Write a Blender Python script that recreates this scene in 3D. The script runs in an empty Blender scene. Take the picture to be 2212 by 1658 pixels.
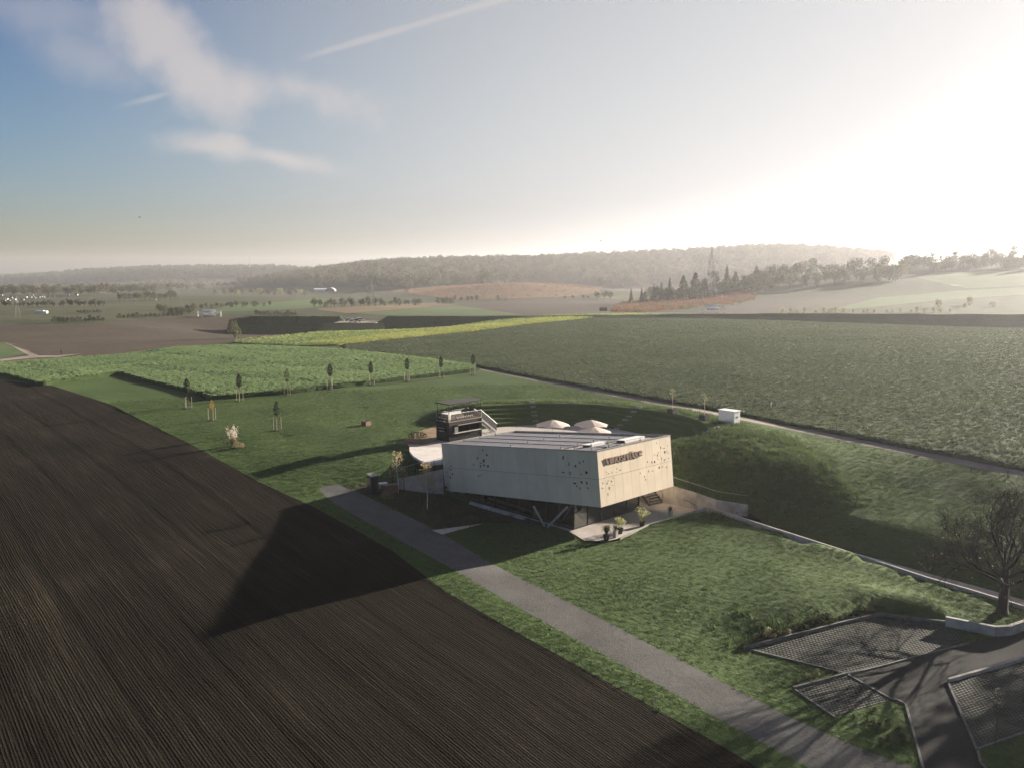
import bpy, math, random
import numpy as np
from mathutils import Vector, Matrix, Quaternion
from mathutils.geometry import delaunay_2d_cdt

S = bpy.context.scene
COL = S.collection
R = math.radians
rng = np.random.default_rng(7)
random.seed(7)

# ------------------------------------------------------------------ camera, sky, sun, exposure
CAM_H = 22.0
PITCH = math.atan(233.5 / 1850.0)
cam_d = bpy.data.cameras.new('drone_camera')
cam_d.sensor_width = 36.0
cam_d.lens = 1850.0 / 2212.0 * 36.0
cam_d.clip_start = 0.5
cam_d.clip_end = 20000
cam = bpy.data.objects.new('drone_camera', cam_d)
cam.location = (0, 0, CAM_H)
cam.rotation_euler = (math.pi / 2 - PITCH, 0, 0)
COL.objects.link(cam)
S.camera = cam

SUN_AZ, SUN_EL = R(53.5), R(13.6)          # azimuth clockwise from +Y
SUN_DIR = Vector((math.sin(SUN_AZ) * math.cos(SUN_EL), math.cos(SUN_AZ) * math.cos(SUN_EL), math.sin(SUN_EL)))
sun_d = bpy.data.lights.new('sun', 'SUN')
sun_d.energy = 5.0
sun_d.angle = R(0.5)
sun_d.color = (1.0, 0.90, 0.77)
sun = bpy.data.objects.new('sun', sun_d)
sun.rotation_euler = SUN_DIR.to_track_quat('Z', 'Y').to_euler()
sun.location = (60, 60, 60)
COL.objects.link(sun)

S.view_settings.view_transform = 'Standard'
S.view_settings.look = 'None'
S.view_settings.exposure = 1.85
S.view_settings.gamma = 1.0
S.view_settings.use_curve_mapping = False
S.render.engine = 'CYCLES'
S.cycles.use_denoising = True
S.cycles.max_bounces = 6
S.cycles.diffuse_bounces = 2
S.cycles.glossy_bounces = 3
S.cycles.transmission_bounces = 4
S.cycles.transparent_max_bounces = 8
S.cycles.volume_bounces = 1

W = bpy.data.worlds.new('World')
S.world = W
W.use_nodes = True


def pix_dir(u, v):
    x = (u - 1106.0) / 1850.0
    y = (829.0 - v) / 1850.0
    d = Vector((x, math.cos(PITCH) + y * math.sin(PITCH), -math.sin(PITCH) + y * math.cos(PITCH)))
    return d.normalized()


def build_world():
    nt = W.node_tree
    nt.nodes.clear()
    N, L = nt.nodes.new, nt.links.new
    out = N('ShaderNodeOutputWorld')
    bg = N('ShaderNodeBackground')
    bg.inputs['Strength'].default_value = 0.05
    sky = N('ShaderNodeTexSky')
    sky.sky_type = 'NISHITA'
    sky.sun_disc = False
    sky.sun_elevation = SUN_EL
    sky.sun_rotation = SUN_AZ
    sky.altitude = 250
    sky.air_density = 1.0
    sky.dust_density = 1.8
    sky.ozone_density = 3.0
    tc = N('ShaderNodeTexCoord')
    nrm = N('ShaderNodeVectorMath'); nrm.operation = 'NORMALIZE'
    L(tc.outputs['Generated'], nrm.inputs[0])
    D = nrm.outputs[0]

    def val(op, a, b=None, c=None, clamp=False):
        m = N('ShaderNodeMath'); m.operation = op; m.use_clamp = clamp
        for i, q in enumerate((a, b, c)):
            if q is None: continue
            if isinstance(q, (int, float)): m.inputs[i].default_value = q
            else: L(q, m.inputs[i])
        return m.outputs[0]

    def dot(v):
        m = N('ShaderNodeVectorMath'); m.operation = 'DOT_PRODUCT'
        L(D, m.inputs[0]); m.inputs[1].default_value = tuple(v)
        return m.outputs['Value']

    def smooth(x, a, b):
        m = N('ShaderNodeMapRange'); m.interpolation_type = 'SMOOTHSTEP'
        L(x, m.inputs['Value']); m.inputs['From Min'].default_value = a; m.inputs['From Max'].default_value = b
        return m.outputs['Result']

    # warped noise for cloud edges
    nz = N('ShaderNodeTexNoise'); nz.inputs['Scale'].default_value = 9.0; nz.inputs['Detail'].default_value = 7
    nz.inputs['Roughness'].default_value = 0.55
    L(D, nz.inputs['Vector'])
    nz2 = N('ShaderNodeTexNoise'); nz2.inputs['Scale'].default_value = 30.0; nz2.inputs['Detail'].default_value = 5
    L(D, nz2.inputs['Vector'])
    wob = val('ADD', val('MULTIPLY', val('SUBTRACT', nz.outputs['Fac'], 0.5), 2.6), val('MULTIPLY', val('SUBTRACT', nz2.outputs['Fac'], 0.5), 0.7))

    def blob(u, v, ru, rv, rot=0.0):
        c = pix_dir(u, v)
        right = c.cross(Vector((0, 0, 1))).normalized()
        upv = right.cross(c).normalized()
        a = R(rot)
        e1 = right * math.cos(a) + upv * math.sin(a)
        e2 = -right * math.sin(a) + upv * math.cos(a)
        x = val('DIVIDE', dot(e1), ru / 1850.0)
        y = val('DIVIDE', dot(e2), rv / 1850.0)
        r2 = val('ADD', val('MULTIPLY', x, x), val('MULTIPLY', y, y))
        front = smooth(dot(c), 0.5, 0.7)
        f = val('ADD', val('SUBTRACT', 1.0, val('SQRT', r2)), wob)
        return val('MULTIPLY', f, front)

    def mx(a, b): return val('MAXIMUM', a, b)
    body = mx(mx(blob(320, 65, 150, 85, -30), blob(440, 165, 170, 75, -32)),
              mx(blob(540, 190, 150, 70, 8), blob(650, 190, 130, 52, -12)))
    body = mx(body, mx(blob(470, 318, 150, 34, -2), blob(600, 340, 140, 26, -10)))
    thin = mx(blob(90, 20, 230, 60, 0), blob(190, 120, 120, 55, -15))
    m1 = val('MULTIPLY', smooth(body, -0.15, 0.95), 0.72)
    m2 = val('MULTIPLY', smooth(thin, -0.2, 1.1), 0.30)
    cm = mx(m1, m2)
    # two pieces of one contrail
    def trail(p, q, w, s):
        a, b = pix_dir(*p), pix_dir(*q)
        n = a.cross(b).normalized()
        e = (b - a).normalized()
        d = val('ABSOLUTE', dot(n))
        d = val('ADD', d, val('MULTIPLY', val('SUBTRACT', nz2.outputs['Fac'], 0.5), w / 1850 * 1.2))
        k = smooth(d, w / 1850.0, 0.15 * w / 1850.0)
        al = dot(e)
        lo, hi = a.dot(e), b.dot(e)
        k = val('MULTIPLY', k, smooth(al, lo - 0.02, lo + 0.03))
        k = val('MULTIPLY', k, smooth(al, hi + 0.02, hi - 0.03))
        return val('MULTIPLY', k, s)
    cm = mx(cm, mx(trail((660, 124), (1180, -30), 9, 0.42), trail((268, 228), (420, 186), 8, 0.30)))

    gam = N('ShaderNodeGamma'); gam.inputs['Gamma'].default_value = 2.5
    L(sky.outputs['Color'], gam.inputs['Color'])
    g0 = N('ShaderNodeVectorMath'); g0.operation = 'SCALE'; g0.inputs['Scale'].default_value = 0.24
    L(gam.outputs['Color'], g0.inputs[0])
    g1 = N('ShaderNodeVectorMath'); g1.operation = 'MULTIPLY_ADD'     # the bright aureole rolls off softly
    L(g0.outputs[0], g1.inputs[0]); g1.inputs[1].default_value = (1 / 4.5,) * 3; g1.inputs[2].default_value = (1, 1, 1)
    gs = N('ShaderNodeVectorMath'); gs.operation = 'DIVIDE'
    L(g0.outputs[0], gs.inputs[0]); L(g1.outputs[0], gs.inputs[1])
    skyc = N('ShaderNodeHueSaturation')
    L(smooth(dot(SUN_DIR), 0.05, 0.68), skyc.inputs['Saturation'])
    mr = skyc.inputs['Saturation'].links[0].from_node
    mr.inputs['To Min'].default_value = 0.92; mr.inputs['To Max'].default_value = 0.18
    tint = N('ShaderNodeVectorMath'); tint.operation = 'MULTIPLY'; tint.inputs[1].default_value = (1.09, 0.955, 0.99)
    L(gs.outputs[0], tint.inputs[0])
    L(tint.outputs[0], skyc.inputs['Color'])
    mix = N('ShaderNodeMix'); mix.data_type = 'RGBA'
    L(cm, mix.inputs['Factor'])
    L(skyc.outputs['Color'], mix.inputs['A'])
    mix.inputs['B'].default_value = (3.6, 3.3, 3.2, 1)
    L(mix.outputs['Result'], bg.inputs['Color'])
    L(bg.outputs[0], out.inputs['Surface'])


build_world()

# ------------------------------------------------------------------ materials


def mat_new(name):
    m = bpy.data.materials.new(name)
    m.use_nodes = True
    nt = m.node_tree
    nt.nodes.clear()
    out = nt.nodes.new('ShaderNodeOutputMaterial')
    return m, nt, out


def rgba(c): return (c[0], c[1], c[2], 1.0)


def plain(name, col, rough=0.6, metal=0.0, var=0.15, vscale=3.0, bump=0.0, bscale=20.0, spec=0.4, coords='Object', detail=5, col2=None, objvar=0.0):
    """Principled surface whose colour drifts with noise and which carries a little relief."""
    m, nt, out = mat_new(name)
    N, L = nt.nodes.new, nt.links.new
    b = N('ShaderNodeBsdfPrincipled')
    b.inputs['Roughness'].default_value = rough
    b.inputs['Metallic'].default_value = metal
    b.inputs['Specular IOR Level'].default_value = spec
    tc = N('ShaderNodeTexCoord')
    geo = N('ShaderNodeNewGeometry')
    vec = geo.outputs['Position'] if coords == 'World' else tc.outputs['Object']
    nz = N('ShaderNodeTexNoise'); nz.inputs['Scale'].default_value = vscale; nz.inputs['Detail'].default_value = detail
    L(vec, nz.inputs['Vector'])
    rp = N('ShaderNodeValToRGB')
    c2 = col2 if col2 else tuple(min(1, x * (1 + var)) for x in col)
    rp.color_ramp.elements[0].position = 0.35; rp.color_ramp.elements[1].position = 0.65
    rp.color_ramp.elements[0].color = rgba(tuple(x * (1 - var) for x in col))
    rp.color_ramp.elements[1].color = rgba(c2)
    L(nz.outputs['Fac'], rp.inputs['Fac'])
    oi = N('ShaderNodeObjectInfo')
    ov = N('ShaderNodeMath'); ov.operation = 'MULTIPLY_ADD'; ov.inputs[1].default_value = 2 * objvar; ov.inputs[2].default_value = 1 - objvar
    L(oi.outputs['Random'], ov.inputs[0])
    sc_ = N('ShaderNodeVectorMath'); sc_.operation = 'SCALE'
    L(rp.outputs['Color'], sc_.inputs[0]); L(ov.outputs[0], sc_.inputs['Scale'])
    L(sc_.outputs[0], b.inputs['Base Color'])
    if bump:
        n2 = N('ShaderNodeTexNoise'); n2.inputs['Scale'].default_value = bscale; n2.inputs['Detail'].default_value = 4
        L(vec, n2.inputs['Vector'])
        bp = N('ShaderNodeBump'); bp.inputs['Strength'].default_value = 1.0; bp.inputs['Distance'].default_value = bump
        L(n2.outputs['Fac'], bp.inputs['Height']); L(bp.outputs['Normal'], b.inputs['Normal'])
    L(b.outputs[0], out.inputs['Surface'])
    return m


def leafy(name, c1, c2, trans=0.35, rough=0.7, per='random'):
    """Leaf material: diffuse plus light passing through, colour varied from plant to plant and clump to clump."""
    m, nt, out = mat_new(name)
    N, L = nt.nodes.new, nt.links.new
    oi = N('ShaderNodeObjectInfo')
    geo = N('ShaderNodeNewGeometry')
    nz = N('ShaderNodeTexNoise'); nz.inputs['Scale'].default_value = 0.9; nz.inputs['Detail'].default_value = 3
    L(geo.outputs['Position'], nz.inputs['Vector'])
    ad = N('ShaderNodeMath'); ad.operation = 'ADD'
    L(oi.outputs['Random'], ad.inputs[0]); L(geo.outputs['Random Per Island'], ad.inputs[1])
    a2 = N('ShaderNodeMath'); a2.operation = 'MULTIPLY_ADD'; a2.inputs[1].default_value = 0.35
    L(ad.outputs[0], a2.inputs[0])
    sb = N('ShaderNodeMath'); sb.operation = 'MULTIPLY_ADD'; sb.inputs[1].default_value = 0.9; sb.inputs[2].default_value = -0.3
    L(nz.outputs['Fac'], sb.inputs[0])
    nb = N('ShaderNodeTexNoise'); nb.inputs['Scale'].default_value = 0.045; nb.inputs['Detail'].default_value = 5; nb.inputs['Roughness'].default_value = 0.65
    L(geo.outputs['Position'], nb.inputs['Vector'])
    nb2 = N('ShaderNodeMath'); nb2.operation = 'MULTIPLY_ADD'; nb2.inputs[1].default_value = 1.5; nb2.inputs[2].default_value = -0.75
    L(nb.outputs['Fac'], nb2.inputs[0])
    sb2 = N('ShaderNodeMath'); sb2.operation = 'ADD'; L(sb.outputs[0], sb2.inputs[0]); L(nb2.outputs[0], sb2.inputs[1])
    L(sb2.outputs[0], a2.inputs[2]); a2.use_clamp = True
    mx = N('ShaderNodeMix'); mx.data_type = 'RGBA'
    mx.inputs['A'].default_value = rgba(c1); mx.inputs['B'].default_value = rgba(c2)
    L(a2.outputs[0], mx.inputs['Factor'])
    d = N('ShaderNodeBsdfDiffuse'); t = N('ShaderNodeBsdfTranslucent')
    L(mx.outputs['Result'], d.inputs['Color'])
    L(mx.outputs['Result'], t.inputs['Color'])
    g = N('ShaderNodeBsdfGlossy'); g.inputs['Roughness'].default_value = 0.55
    ms = N('ShaderNodeMixShader'); ms.inputs[0].default_value = trans
    L(d.outputs[0], ms.inputs[1]); L(t.outputs[0], ms.inputs[2])
    m2 = N('ShaderNodeMixShader'); m2.inputs[0].default_value = 0.03
    L(ms.outputs[0], m2.inputs[1]); L(g.outputs[0], m2.inputs[2])
    L(m2.outputs[0], out.inputs['Surface'])
    return m


def ground_mat(name, c1, c2, scale=0.05, fine=1.2, bump=0.08, bscale=2.5, c3=None, rows=None, rowamp=0.0, rowper=3.0, rough=0.95, rowbump=0.7):
    """Field or meadow: broad drifts, fine speckle, optional working rows in a given direction."""
    m, nt, out = mat_new(name)
    N, L = nt.nodes.new, nt.links.new
    b = N('ShaderNodeBsdfPrincipled'); b.inputs['Roughness'].default_value = rough; b.inputs['Specular IOR Level'].default_value = 0.1
    geo = N('ShaderNodeNewGeometry')
    P = geo.outputs['Position']

    def noise(sc, det=6, vec=None, ro=0.6):
        n = N('ShaderNodeTexNoise'); n.inputs['Scale'].default_value = sc; n.inputs['Detail'].default_value = det
        n.inputs['Roughness'].default_value = ro
        L(vec if vec else P, n.inputs['Vector']); return n.outputs['Fac']

    def math_(op, a, b_=None, c=None):
        k = N('ShaderNodeMath'); k.operation = op
        for i, q in enumerate((a, b_, c)):
            if q is None: continue
            if isinstance(q, (int, float)): k.inputs[i].default_value = q
            else: L(q, k.inputs[i])
        return k.outputs[0]
    f = math_('ADD', math_('MULTIPLY', noise(scale, 4), 0.55), math_('MULTIPLY', noise(fine, 6), 0.45))
    h = noise(bscale, 5)
    if rows is not None:
        dx, dy = rows
        ln = math.hypot(dx, dy); dx /= ln; dy /= ln
        cmb = N('ShaderNodeCombineXYZ')
        da = N('ShaderNodeVectorMath'); da.operation = 'DOT_PRODUCT'; L(P, da.inputs[0]); da.inputs[1].default_value = (-dy, dx, 0)
        db = N('ShaderNodeVectorMath'); db.operation = 'DOT_PRODUCT'; L(P, db.inputs[0]); db.inputs[1].default_value = (dx, dy, 0)
        L(da.outputs['Value'], cmb.inputs[0])
        L(math_('MULTIPLY', db.outputs['Value'], 0.02), cmb.inputs[1])
        st = noise(1.0 / rowper * 2.2, 5, cmb.outputs[0], 0.75)
        st2 = noise(2.6, 2, cmb.outputs[0], 0.6)
        st = math_('ADD', math_('MULTIPLY', st, 0.62), math_('MULTIPLY', st2, 0.38))
        f = math_('ADD', math_('MULTIPLY', f, 1 - rowamp), math_('MULTIPLY', st, rowamp))
        h = math_('ADD', h, math_('MULTIPLY', st2, rowbump))
    rp = N('ShaderNodeValToRGB')
    el = rp.color_ramp.elements
    el[0].position = 0.38; el[0].color = rgba(c1)
    el[1].position = 0.62; el[1].color = rgba(c2)
    if c3:
        e = el.new(0.72); e.color = rgba(c3)
    L(f, rp.inputs['Fac'])
    L(rp.outputs['Color'], b.inputs['Base Color'])
    bp = N('ShaderNodeBump'); bp.inputs['Distance'].default_value = bump; bp.inputs['Strength'].default_value = 1.0
    L(h, bp.inputs['Height']); L(bp.outputs['Normal'], b.inputs['Normal'])
    L(b.outputs[0], out.inputs['Surface'])
    return m


FURROW = (21.0, -26.0)


def soil_mat():
    m, nt, out = mat_new('tilled_soil')
    N, L = nt.nodes.new, nt.links.new
    b = N('ShaderNodeBsdfPrincipled'); b.inputs['Roughness'].default_value = 0.95; b.inputs['Specular IOR Level'].default_value = 0.03
    geo = N('ShaderNodeNewGeometry'); P = geo.outputs['Position']
    ln = math.hypot(*FURROW); dx, dy = FURROW[0] / ln, FURROW[1] / ln

    def math_(op, a, b_=None, c=None):
        k = N('ShaderNodeMath'); k.operation = op
        for i, q in enumerate((a, b_, c)):
            if q is None: continue
            if isinstance(q, (int, float)): k.inputs[i].default_value = q
            else: L(q, k.inputs[i])
        return k.outputs[0]

    def noise(sc, det, vec, ro=0.6):
        n = N('ShaderNodeTexNoise'); n.inputs['Scale'].default_value = sc; n.inputs['Detail'].default_value = det
        n.inputs['Roughness'].default_value = ro
        L(vec, n.inputs['Vector']); return n.outputs['Fac']
    da = N('ShaderNodeVectorMath'); da.operation = 'DOT_PRODUCT'; L(P, da.inputs[0]); da.inputs[1].default_value = (-dy, dx, 0)
    db = N('ShaderNodeVectorMath'); db.operation = 'DOT_PRODUCT'; L(P, db.inputs[0]); db.inputs[1].default_value = (dx, dy, 0)
    warp = math_('MULTIPLY', math_('SUBTRACT', noise(0.15, 2, P), 0.5), 0.25)
    c = math_('ADD', da.outputs['Value'], warp)
    s = db.outputs['Value']
    cx = N('ShaderNodeCombineXYZ'); L(c, cx.inputs[0]); L(math_('MULTIPLY', s, 0.035), cx.inputs[1])
    st = noise(0.9, 4, cx.outputs[0], 0.75)
    st2 = noise(5.0, 2, cx.outputs[0], 0.6)
    big = noise(0.05, 3, P)
    grit = noise(7.0, 4, P)
    ridge = math_('SINE', math_('MULTIPLY', c, 2 * math.pi / 0.19))
    band = math_('SINE', math_('MULTIPLY', c, 2 * math.pi / 6.0))
    band = math_('POWER', math_('MULTIPLY_ADD', band, 0.5, 0.5), 14)
    f = math_('ADD', math_('MULTIPLY', st, 0.36), math_('MULTIPLY', st2, 0.30))
    f = math_('ADD', f, math_('MULTIPLY', big, 0.38))
    f = math_('ADD', f, math_('MULTIPLY', math_('SUBTRACT', grit, 0.5), 0.35))
    f = math_('ADD', f, math_('MULTIPLY', ridge, 0.030))
    f = math_('SUBTRACT', f, math_('MULTIPLY', band, 0.06))
    rp = N('ShaderNodeValToRGB'); el = rp.color_ramp.elements
    el[0].position = 0.36; el[0].color = (0.008, 0.0066, 0.0045, 1)
    el[1].position = 0.56; el[1].color = (0.019, 0.0155, 0.011, 1)
    e = el.new(0.68); e.color = (0.042, 0.035, 0.023, 1)
    e = el.new(0.76); e.color = (0.055, 0.055, 0.027, 1)
    L(f, rp.inputs['Fac']); L(rp.outputs['Color'], b.inputs['Base Color'])
    hgt = math_('ADD', math_('MULTIPLY', ridge, 0.013), math_('MULTIPLY', st2, 0.12))
    hgt = math_('ADD', hgt, math_('MULTIPLY', grit, 0.10))
    hgt = math_('SUBTRACT', hgt, math_('MULTIPLY', band, 0.06))
    bp = N('ShaderNodeBump'); bp.inputs['Distance'].default_value = 1.0; bp.inputs['Strength'].default_value = 0.8
    L(hgt, bp.inputs['Height']); L(bp.outputs['Normal'], b.inputs['Normal'])
    L(b.outputs[0], out.inputs['Surface'])
    return m


def glass_mat(name, tint=(0.55, 0.65, 0.62)):
    m, nt, out = mat_new(name)
    N, L = nt.nodes.new, nt.links.new
    fr = N('ShaderNodeFresnel'); fr.inputs['IOR'].default_value = 1.6
    t = N('ShaderNodeBsdfTransparent'); t.inputs['Color'].default_value = rgba(tint)
    g = N('ShaderNodeBsdfGlossy'); g.inputs['Roughness'].default_value = 0.03; g.inputs['Color'].default_value = (0.9, 0.95, 0.95, 1)
    ms = N('ShaderNodeMixShader')
    k = N('ShaderNodeMath'); k.operation = 'MULTIPLY_ADD'; k.inputs[1].default_value = 1.2; k.inputs[2].default_value = 0.16
    L(fr.outputs[0], k.inputs[0]); L(k.outputs[0], ms.inputs[0])
    L(t.outputs[0], ms.inputs[1]); L(g.outputs[0], ms.inputs[2])
    L(ms.outputs[0], out.inputs['Surface'])
    return m


def net_mat(name, col, alpha=0.7):
    m, nt, out = mat_new(name)
    N, L = nt.nodes.new, nt.links.new
    d = N('ShaderNodeBsdfDiffuse'); d.inputs['Color'].default_value = rgba(col)
    tl = N('ShaderNodeBsdfTranslucent'); tl.inputs['Color'].default_value = rgba(col)
    m0 = N('ShaderNodeMixShader'); m0.inputs[0].default_value = 0.4
    L(d.outputs[0], m0.inputs[1]); L(tl.outputs[0], m0.inputs[2])
    t = N('ShaderNodeBsdfTransparent')
    ms = N('ShaderNodeMixShader'); ms.inputs[0].default_value = alpha
    L(t.outputs[0], ms.inputs[1]); L(m0.outputs[0], ms.inputs[2])
    L(ms.outputs[0], out.inputs['Surface'])
    return m


M = {}
M['soil'] = soil_mat()
M['lawn'] = ground_mat('lawn_turf', (0.038, 0.064, 0.018), (0.072, 0.112, 0.032), 0.06, 1.6, 0.10, 3.0, (0.095, 0.125, 0.04), rows=(26, -14), rowamp=0.30, rowper=2.2)
M['rough_grass'] = ground_mat('rough_grass', (0.026, 0.04, 0.014), (0.052, 0.072, 0.024), 0.08, 0.9, 0.18, 1.6)
M['garden'] = ground_mat('garden_bed', (0.030, 0.034, 0.016), (0.060, 0.052, 0.03), 0.3, 2.0, 0.12, 3.0, (0.10, 0.08, 0.05))
M['mustard'] = ground_mat('mustard_ground', (0.018, 0.032, 0.010), (0.05, 0.08, 0.028), 0.05, 1.4, 0.2, 2.2)
M['beet'] = ground_mat('beet_ground', (0.026, 0.038, 0.018), (0.055, 0.072, 0.030), 0.03, 1.0, 0.22, 1.8, rows=(60, 28), rowamp=0.25, rowper=3.0)
M['yellow'] = ground_mat('blossom_strip', (0.20, 0.19, 0.025), (0.36, 0.33, 0.05), 0.04, 0.8, 0.2, 1.6)
M['strip_green'] = ground_mat('green_manure', (0.06, 0.09, 0.025), (0.13, 0.16, 0.045), 0.03, 0.6, 0.2, 1.5, rows=(60, 25), rowamp=0.5, rowper=7)
M['brown_field'] = ground_mat('brown_field', (0.045, 0.034, 0.024), (0.085, 0.066, 0.046), 0.012, 0.4, 0.08, 1.0)
M['far_brown'] = ground_mat('far_brown_field', (0.045, 0.034, 0.025), (0.075, 0.057, 0.042), 0.006, 0.2, 0.1, 0.6)
M['far_green'] = ground_mat('far_green_field', (0.060, 0.092, 0.036), (0.105, 0.14, 0.058), 0.008, 0.12, 0.1, 0.6, rows=(60, 10), rowamp=0.35, rowper=12)
M['stubble'] = ground_mat('stubble_field', (0.12, 0.085, 0.05), (0.19, 0.135, 0.08), 0.008, 0.2, 0.1, 0.6)
M['meadow'] = ground_mat('valley_meadow', (0.035, 0.045, 0.022), (0.085, 0.085, 0.045), 0.006, 0.06, 0.2, 0.4)
M['hillside'] = ground_mat('hillside_grass', (0.026, 0.040, 0.018), (0.055, 0.068, 0.032), 0.015, 0.2, 0.2, 0.6)
M['woodland'] = ground_mat('woodland_floor', (0.035, 0.036, 0.02), (0.06, 0.055, 0.032), 0.02, 0.2, 0.2, 0.4)
M['vine_soil'] = ground_mat('vineyard_slope', (0.13, 0.095, 0.065), (0.22, 0.15, 0.10), 0.01, 0.12, 0.2, 0.4, rows=(10, 30), rowamp=0.35, rowper=8)
M['gravel'] = ground_mat('gravel_track', (0.075, 0.072, 0.068), (0.14, 0.135, 0.125), 0.25, 5.0, 0.04, 9.0, (0.19, 0.18, 0.165), rows=FURROW, rowamp=0.14, rowper=2.6, rowbump=0.12)
M['farm_road'] = ground_mat('farm_road', (0.20, 0.165, 0.14), (0.30, 0.25, 0.21), 0.2, 3.0, 0.02, 8.0, rows=(20, -20), rowamp=0.3, rowper=1.5)
M['asphalt'] = ground_mat('asphalt', (0.026, 0.026, 0.025), (0.048, 0.047, 0.045), 0.25, 8.0, 0.01, 30.0)
M['concrete'] = ground_mat('light_concrete', (0.36, 0.32, 0.28), (0.50, 0.45, 0.40), 0.7, 4.0, 0.004, 20.0, rough=0.8)
M['slab'] = ground_mat('stage_concrete', (0.55, 0.50, 0.46), (0.70, 0.65, 0.60), 0.5, 2.5, 0.003, 20.0, rough=0.7)
M['wall_concrete'] = plain('fairfaced_concrete', (0.36, 0.33, 0.29), 0.85, var=0.22, vscale=0.9, bump=0.004, bscale=12, coords='World')
M['facade'] = plain('facade_panel', (0.69, 0.57, 0.425), 0.75, var=0.05, vscale=0.5, bump=0.002, bscale=30, coords='World', spec=0.3, objvar=0.045)
M['core'] = plain('dark_core', (0.02, 0.02, 0.02), 0.8)
M['sign'] = plain('corten_letters', (0.16, 0.085, 0.05), 0.7, var=0.2)
M['attic'] = plain('attic_flashing', (0.30, 0.29, 0.28), 0.45, metal=0.6)
M['roof_gravel'] = ground_mat('roof_gravel', (0.22, 0.18, 0.16), (0.48, 0.40, 0.35), 0.8, 9.0, 0.02, 16.0)
M['solar'] = plain('solar_cell', (0.115, 0.10, 0.115), 0.38, var=0.12, vscale=0.6, spec=0.6)
M['alu'] = plain('aluminium', (0.36, 0.36, 0.36), 0.45, metal=0.7)
M['white_metal'] = plain('white_sheet', (0.62, 0.60, 0.57), 0.5, var=0.06)
M['black_metal'] = plain('black_steel', (0.014, 0.014, 0.015), 0.5, var=0.2)
M['container'] = plain('container_paint', (0.006, 0.007, 0.008), 0.6, var=0.3, spec=0.2)
M['canopy_net'] = plain('black_canopy', (0.010, 0.010, 0.011), 0.9, var=0.3, vscale=4)
M['banner'] = net_mat('mesh_banner', (0.12, 0.10, 0.085), 0.55)
M['banner_dark'] = net_mat('dark_mesh_banner', (0.02, 0.02, 0.02), 0.8)
M['white'] = plain('white_paint', (0.78, 0.77, 0.74), 0.55, var=0.05)
M['parasol'] = leafy('parasol_cloth', (0.64, 0.56, 0.50), (0.70, 0.62, 0.56), 0.25)
M['glass'] = glass_mat('window_glass', (0.30, 0.40, 0.38))
M['frame'] = plain('dark_frame', (0.02, 0.022, 0.022), 0.4)
M['strut'] = plain('steel_strut', (0.42, 0.42, 0.40), 0.5, metal=0.2)
M['wood_deck'] = plain('wood_planks', (0.30, 0.22, 0.16), 0.8, var=0.3, vscale=2)
M['bark'] = plain('bark', (0.075, 0.058, 0.043), 0.9, var=0.35, vscale=8, bump=0.01)
M['bark_dark'] = plain('dark_bark', (0.014, 0.011, 0.009), 0.9, var=0.3, vscale=6)
M['birch_bark'] = plain('birch_bark', (0.62, 0.58, 0.52), 0.8, var=0.3, vscale=9)
M['stake'] = plain('peeled_stake', (0.42, 0.34, 0.25), 0.85, var=0.2)
M['leaf_dark'] = leafy('sapling_leaves', (0.020, 0.030, 0.010), (0.055, 0.065, 0.022), 0.3)
M['leaf_green'] = leafy('green_leaves', (0.035, 0.05, 0.017), (0.085, 0.10, 0.035), 0.35)
M['leaf_olive'] = leafy('olive_leaves', (0.07, 0.075, 0.035), (0.15, 0.14, 0.07), 0.4)
M['leaf_gold'] = leafy('autumn_leaves', (0.28, 0.16, 0.04), (0.50, 0.32, 0.08), 0.4)
M['leaf_birch'] = leafy('birch_leaves', (0.34, 0.26, 0.12), (0.62, 0.50, 0.30), 0.4)
M['leaf_rust'] = leafy('rust_leaves', (0.16, 0.075, 0.045), (0.30, 0.15, 0.085), 0.35)
M['vine_leaf'] = leafy('vine_leaves', (0.17, 0.105, 0.06), (0.30, 0.18, 0.10), 0.35)
M['leaf_pale'] = leafy('pale_shrub', (0.20, 0.19, 0.10), (0.36, 0.33, 0.19), 0.4)
M['needle'] = leafy('needles', (0.018, 0.026, 0.016), (0.045, 0.055, 0.032), 0.15)
M['wood_brown'] = leafy('autumn_wood', (0.06, 0.05, 0.03), (0.16, 0.12, 0.07), 0.3)
M['wood_green'] = leafy('wood_green', (0.035, 0.042, 0.02), (0.10, 0.095, 0.05), 0.3)
M['grass_blade'] = leafy('grass_blades', (0.042, 0.074, 0.020), (0.105, 0.150, 0.048), 0.45)
M['grass_dry'] = leafy('dry_grass', (0.16, 0.13, 0.06), (0.34, 0.27, 0.15), 0.4)
M['mustard_leaf'] = leafy('mustard_leaves', (0.09, 0.15, 0.055), (0.23, 0.31, 0.13), 0.5)
M['beet_leaf'] = leafy('beet_leaves', (0.042, 0.064, 0.030), (0.115, 0.138, 0.066), 0.35)
M['blossom'] = leafy('yellow_blossom', (0.22, 0.25, 0.055), (0.44, 0.45, 0.14), 0.4)
M['pampas'] = leafy('pampas_plume', (0.62, 0.52, 0.42), (0.85, 0.75, 0.64), 0.4)
M['pot_black'] = plain('black_pot', (0.016, 0.016, 0.016), 0.5)
M['pot_stone'] = plain('stone_pot', (0.42, 0.37, 0.31), 0.8)
M['terracotta'] = plain('corten_planter', (0.17, 0.09, 0.065), 0.8, var=0.25)
M['planter_dark'] = plain('dark_planter', (0.035, 0.03, 0.028), 0.7, var=0.25)
M['bamboo'] = leafy('bamboo_leaves', (0.30, 0.30, 0.12), (0.52, 0.50, 0.24), 0.4)
M['spiky'] = leafy('spiky_leaves', (0.020, 0.034, 0.020), (0.05, 0.07, 0.04), 0.2)
M['paver'] = plain('grass_paver', (0.066, 0.066, 0.054), 0.9, var=0.25, vscale=1.0, coords='World')
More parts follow.
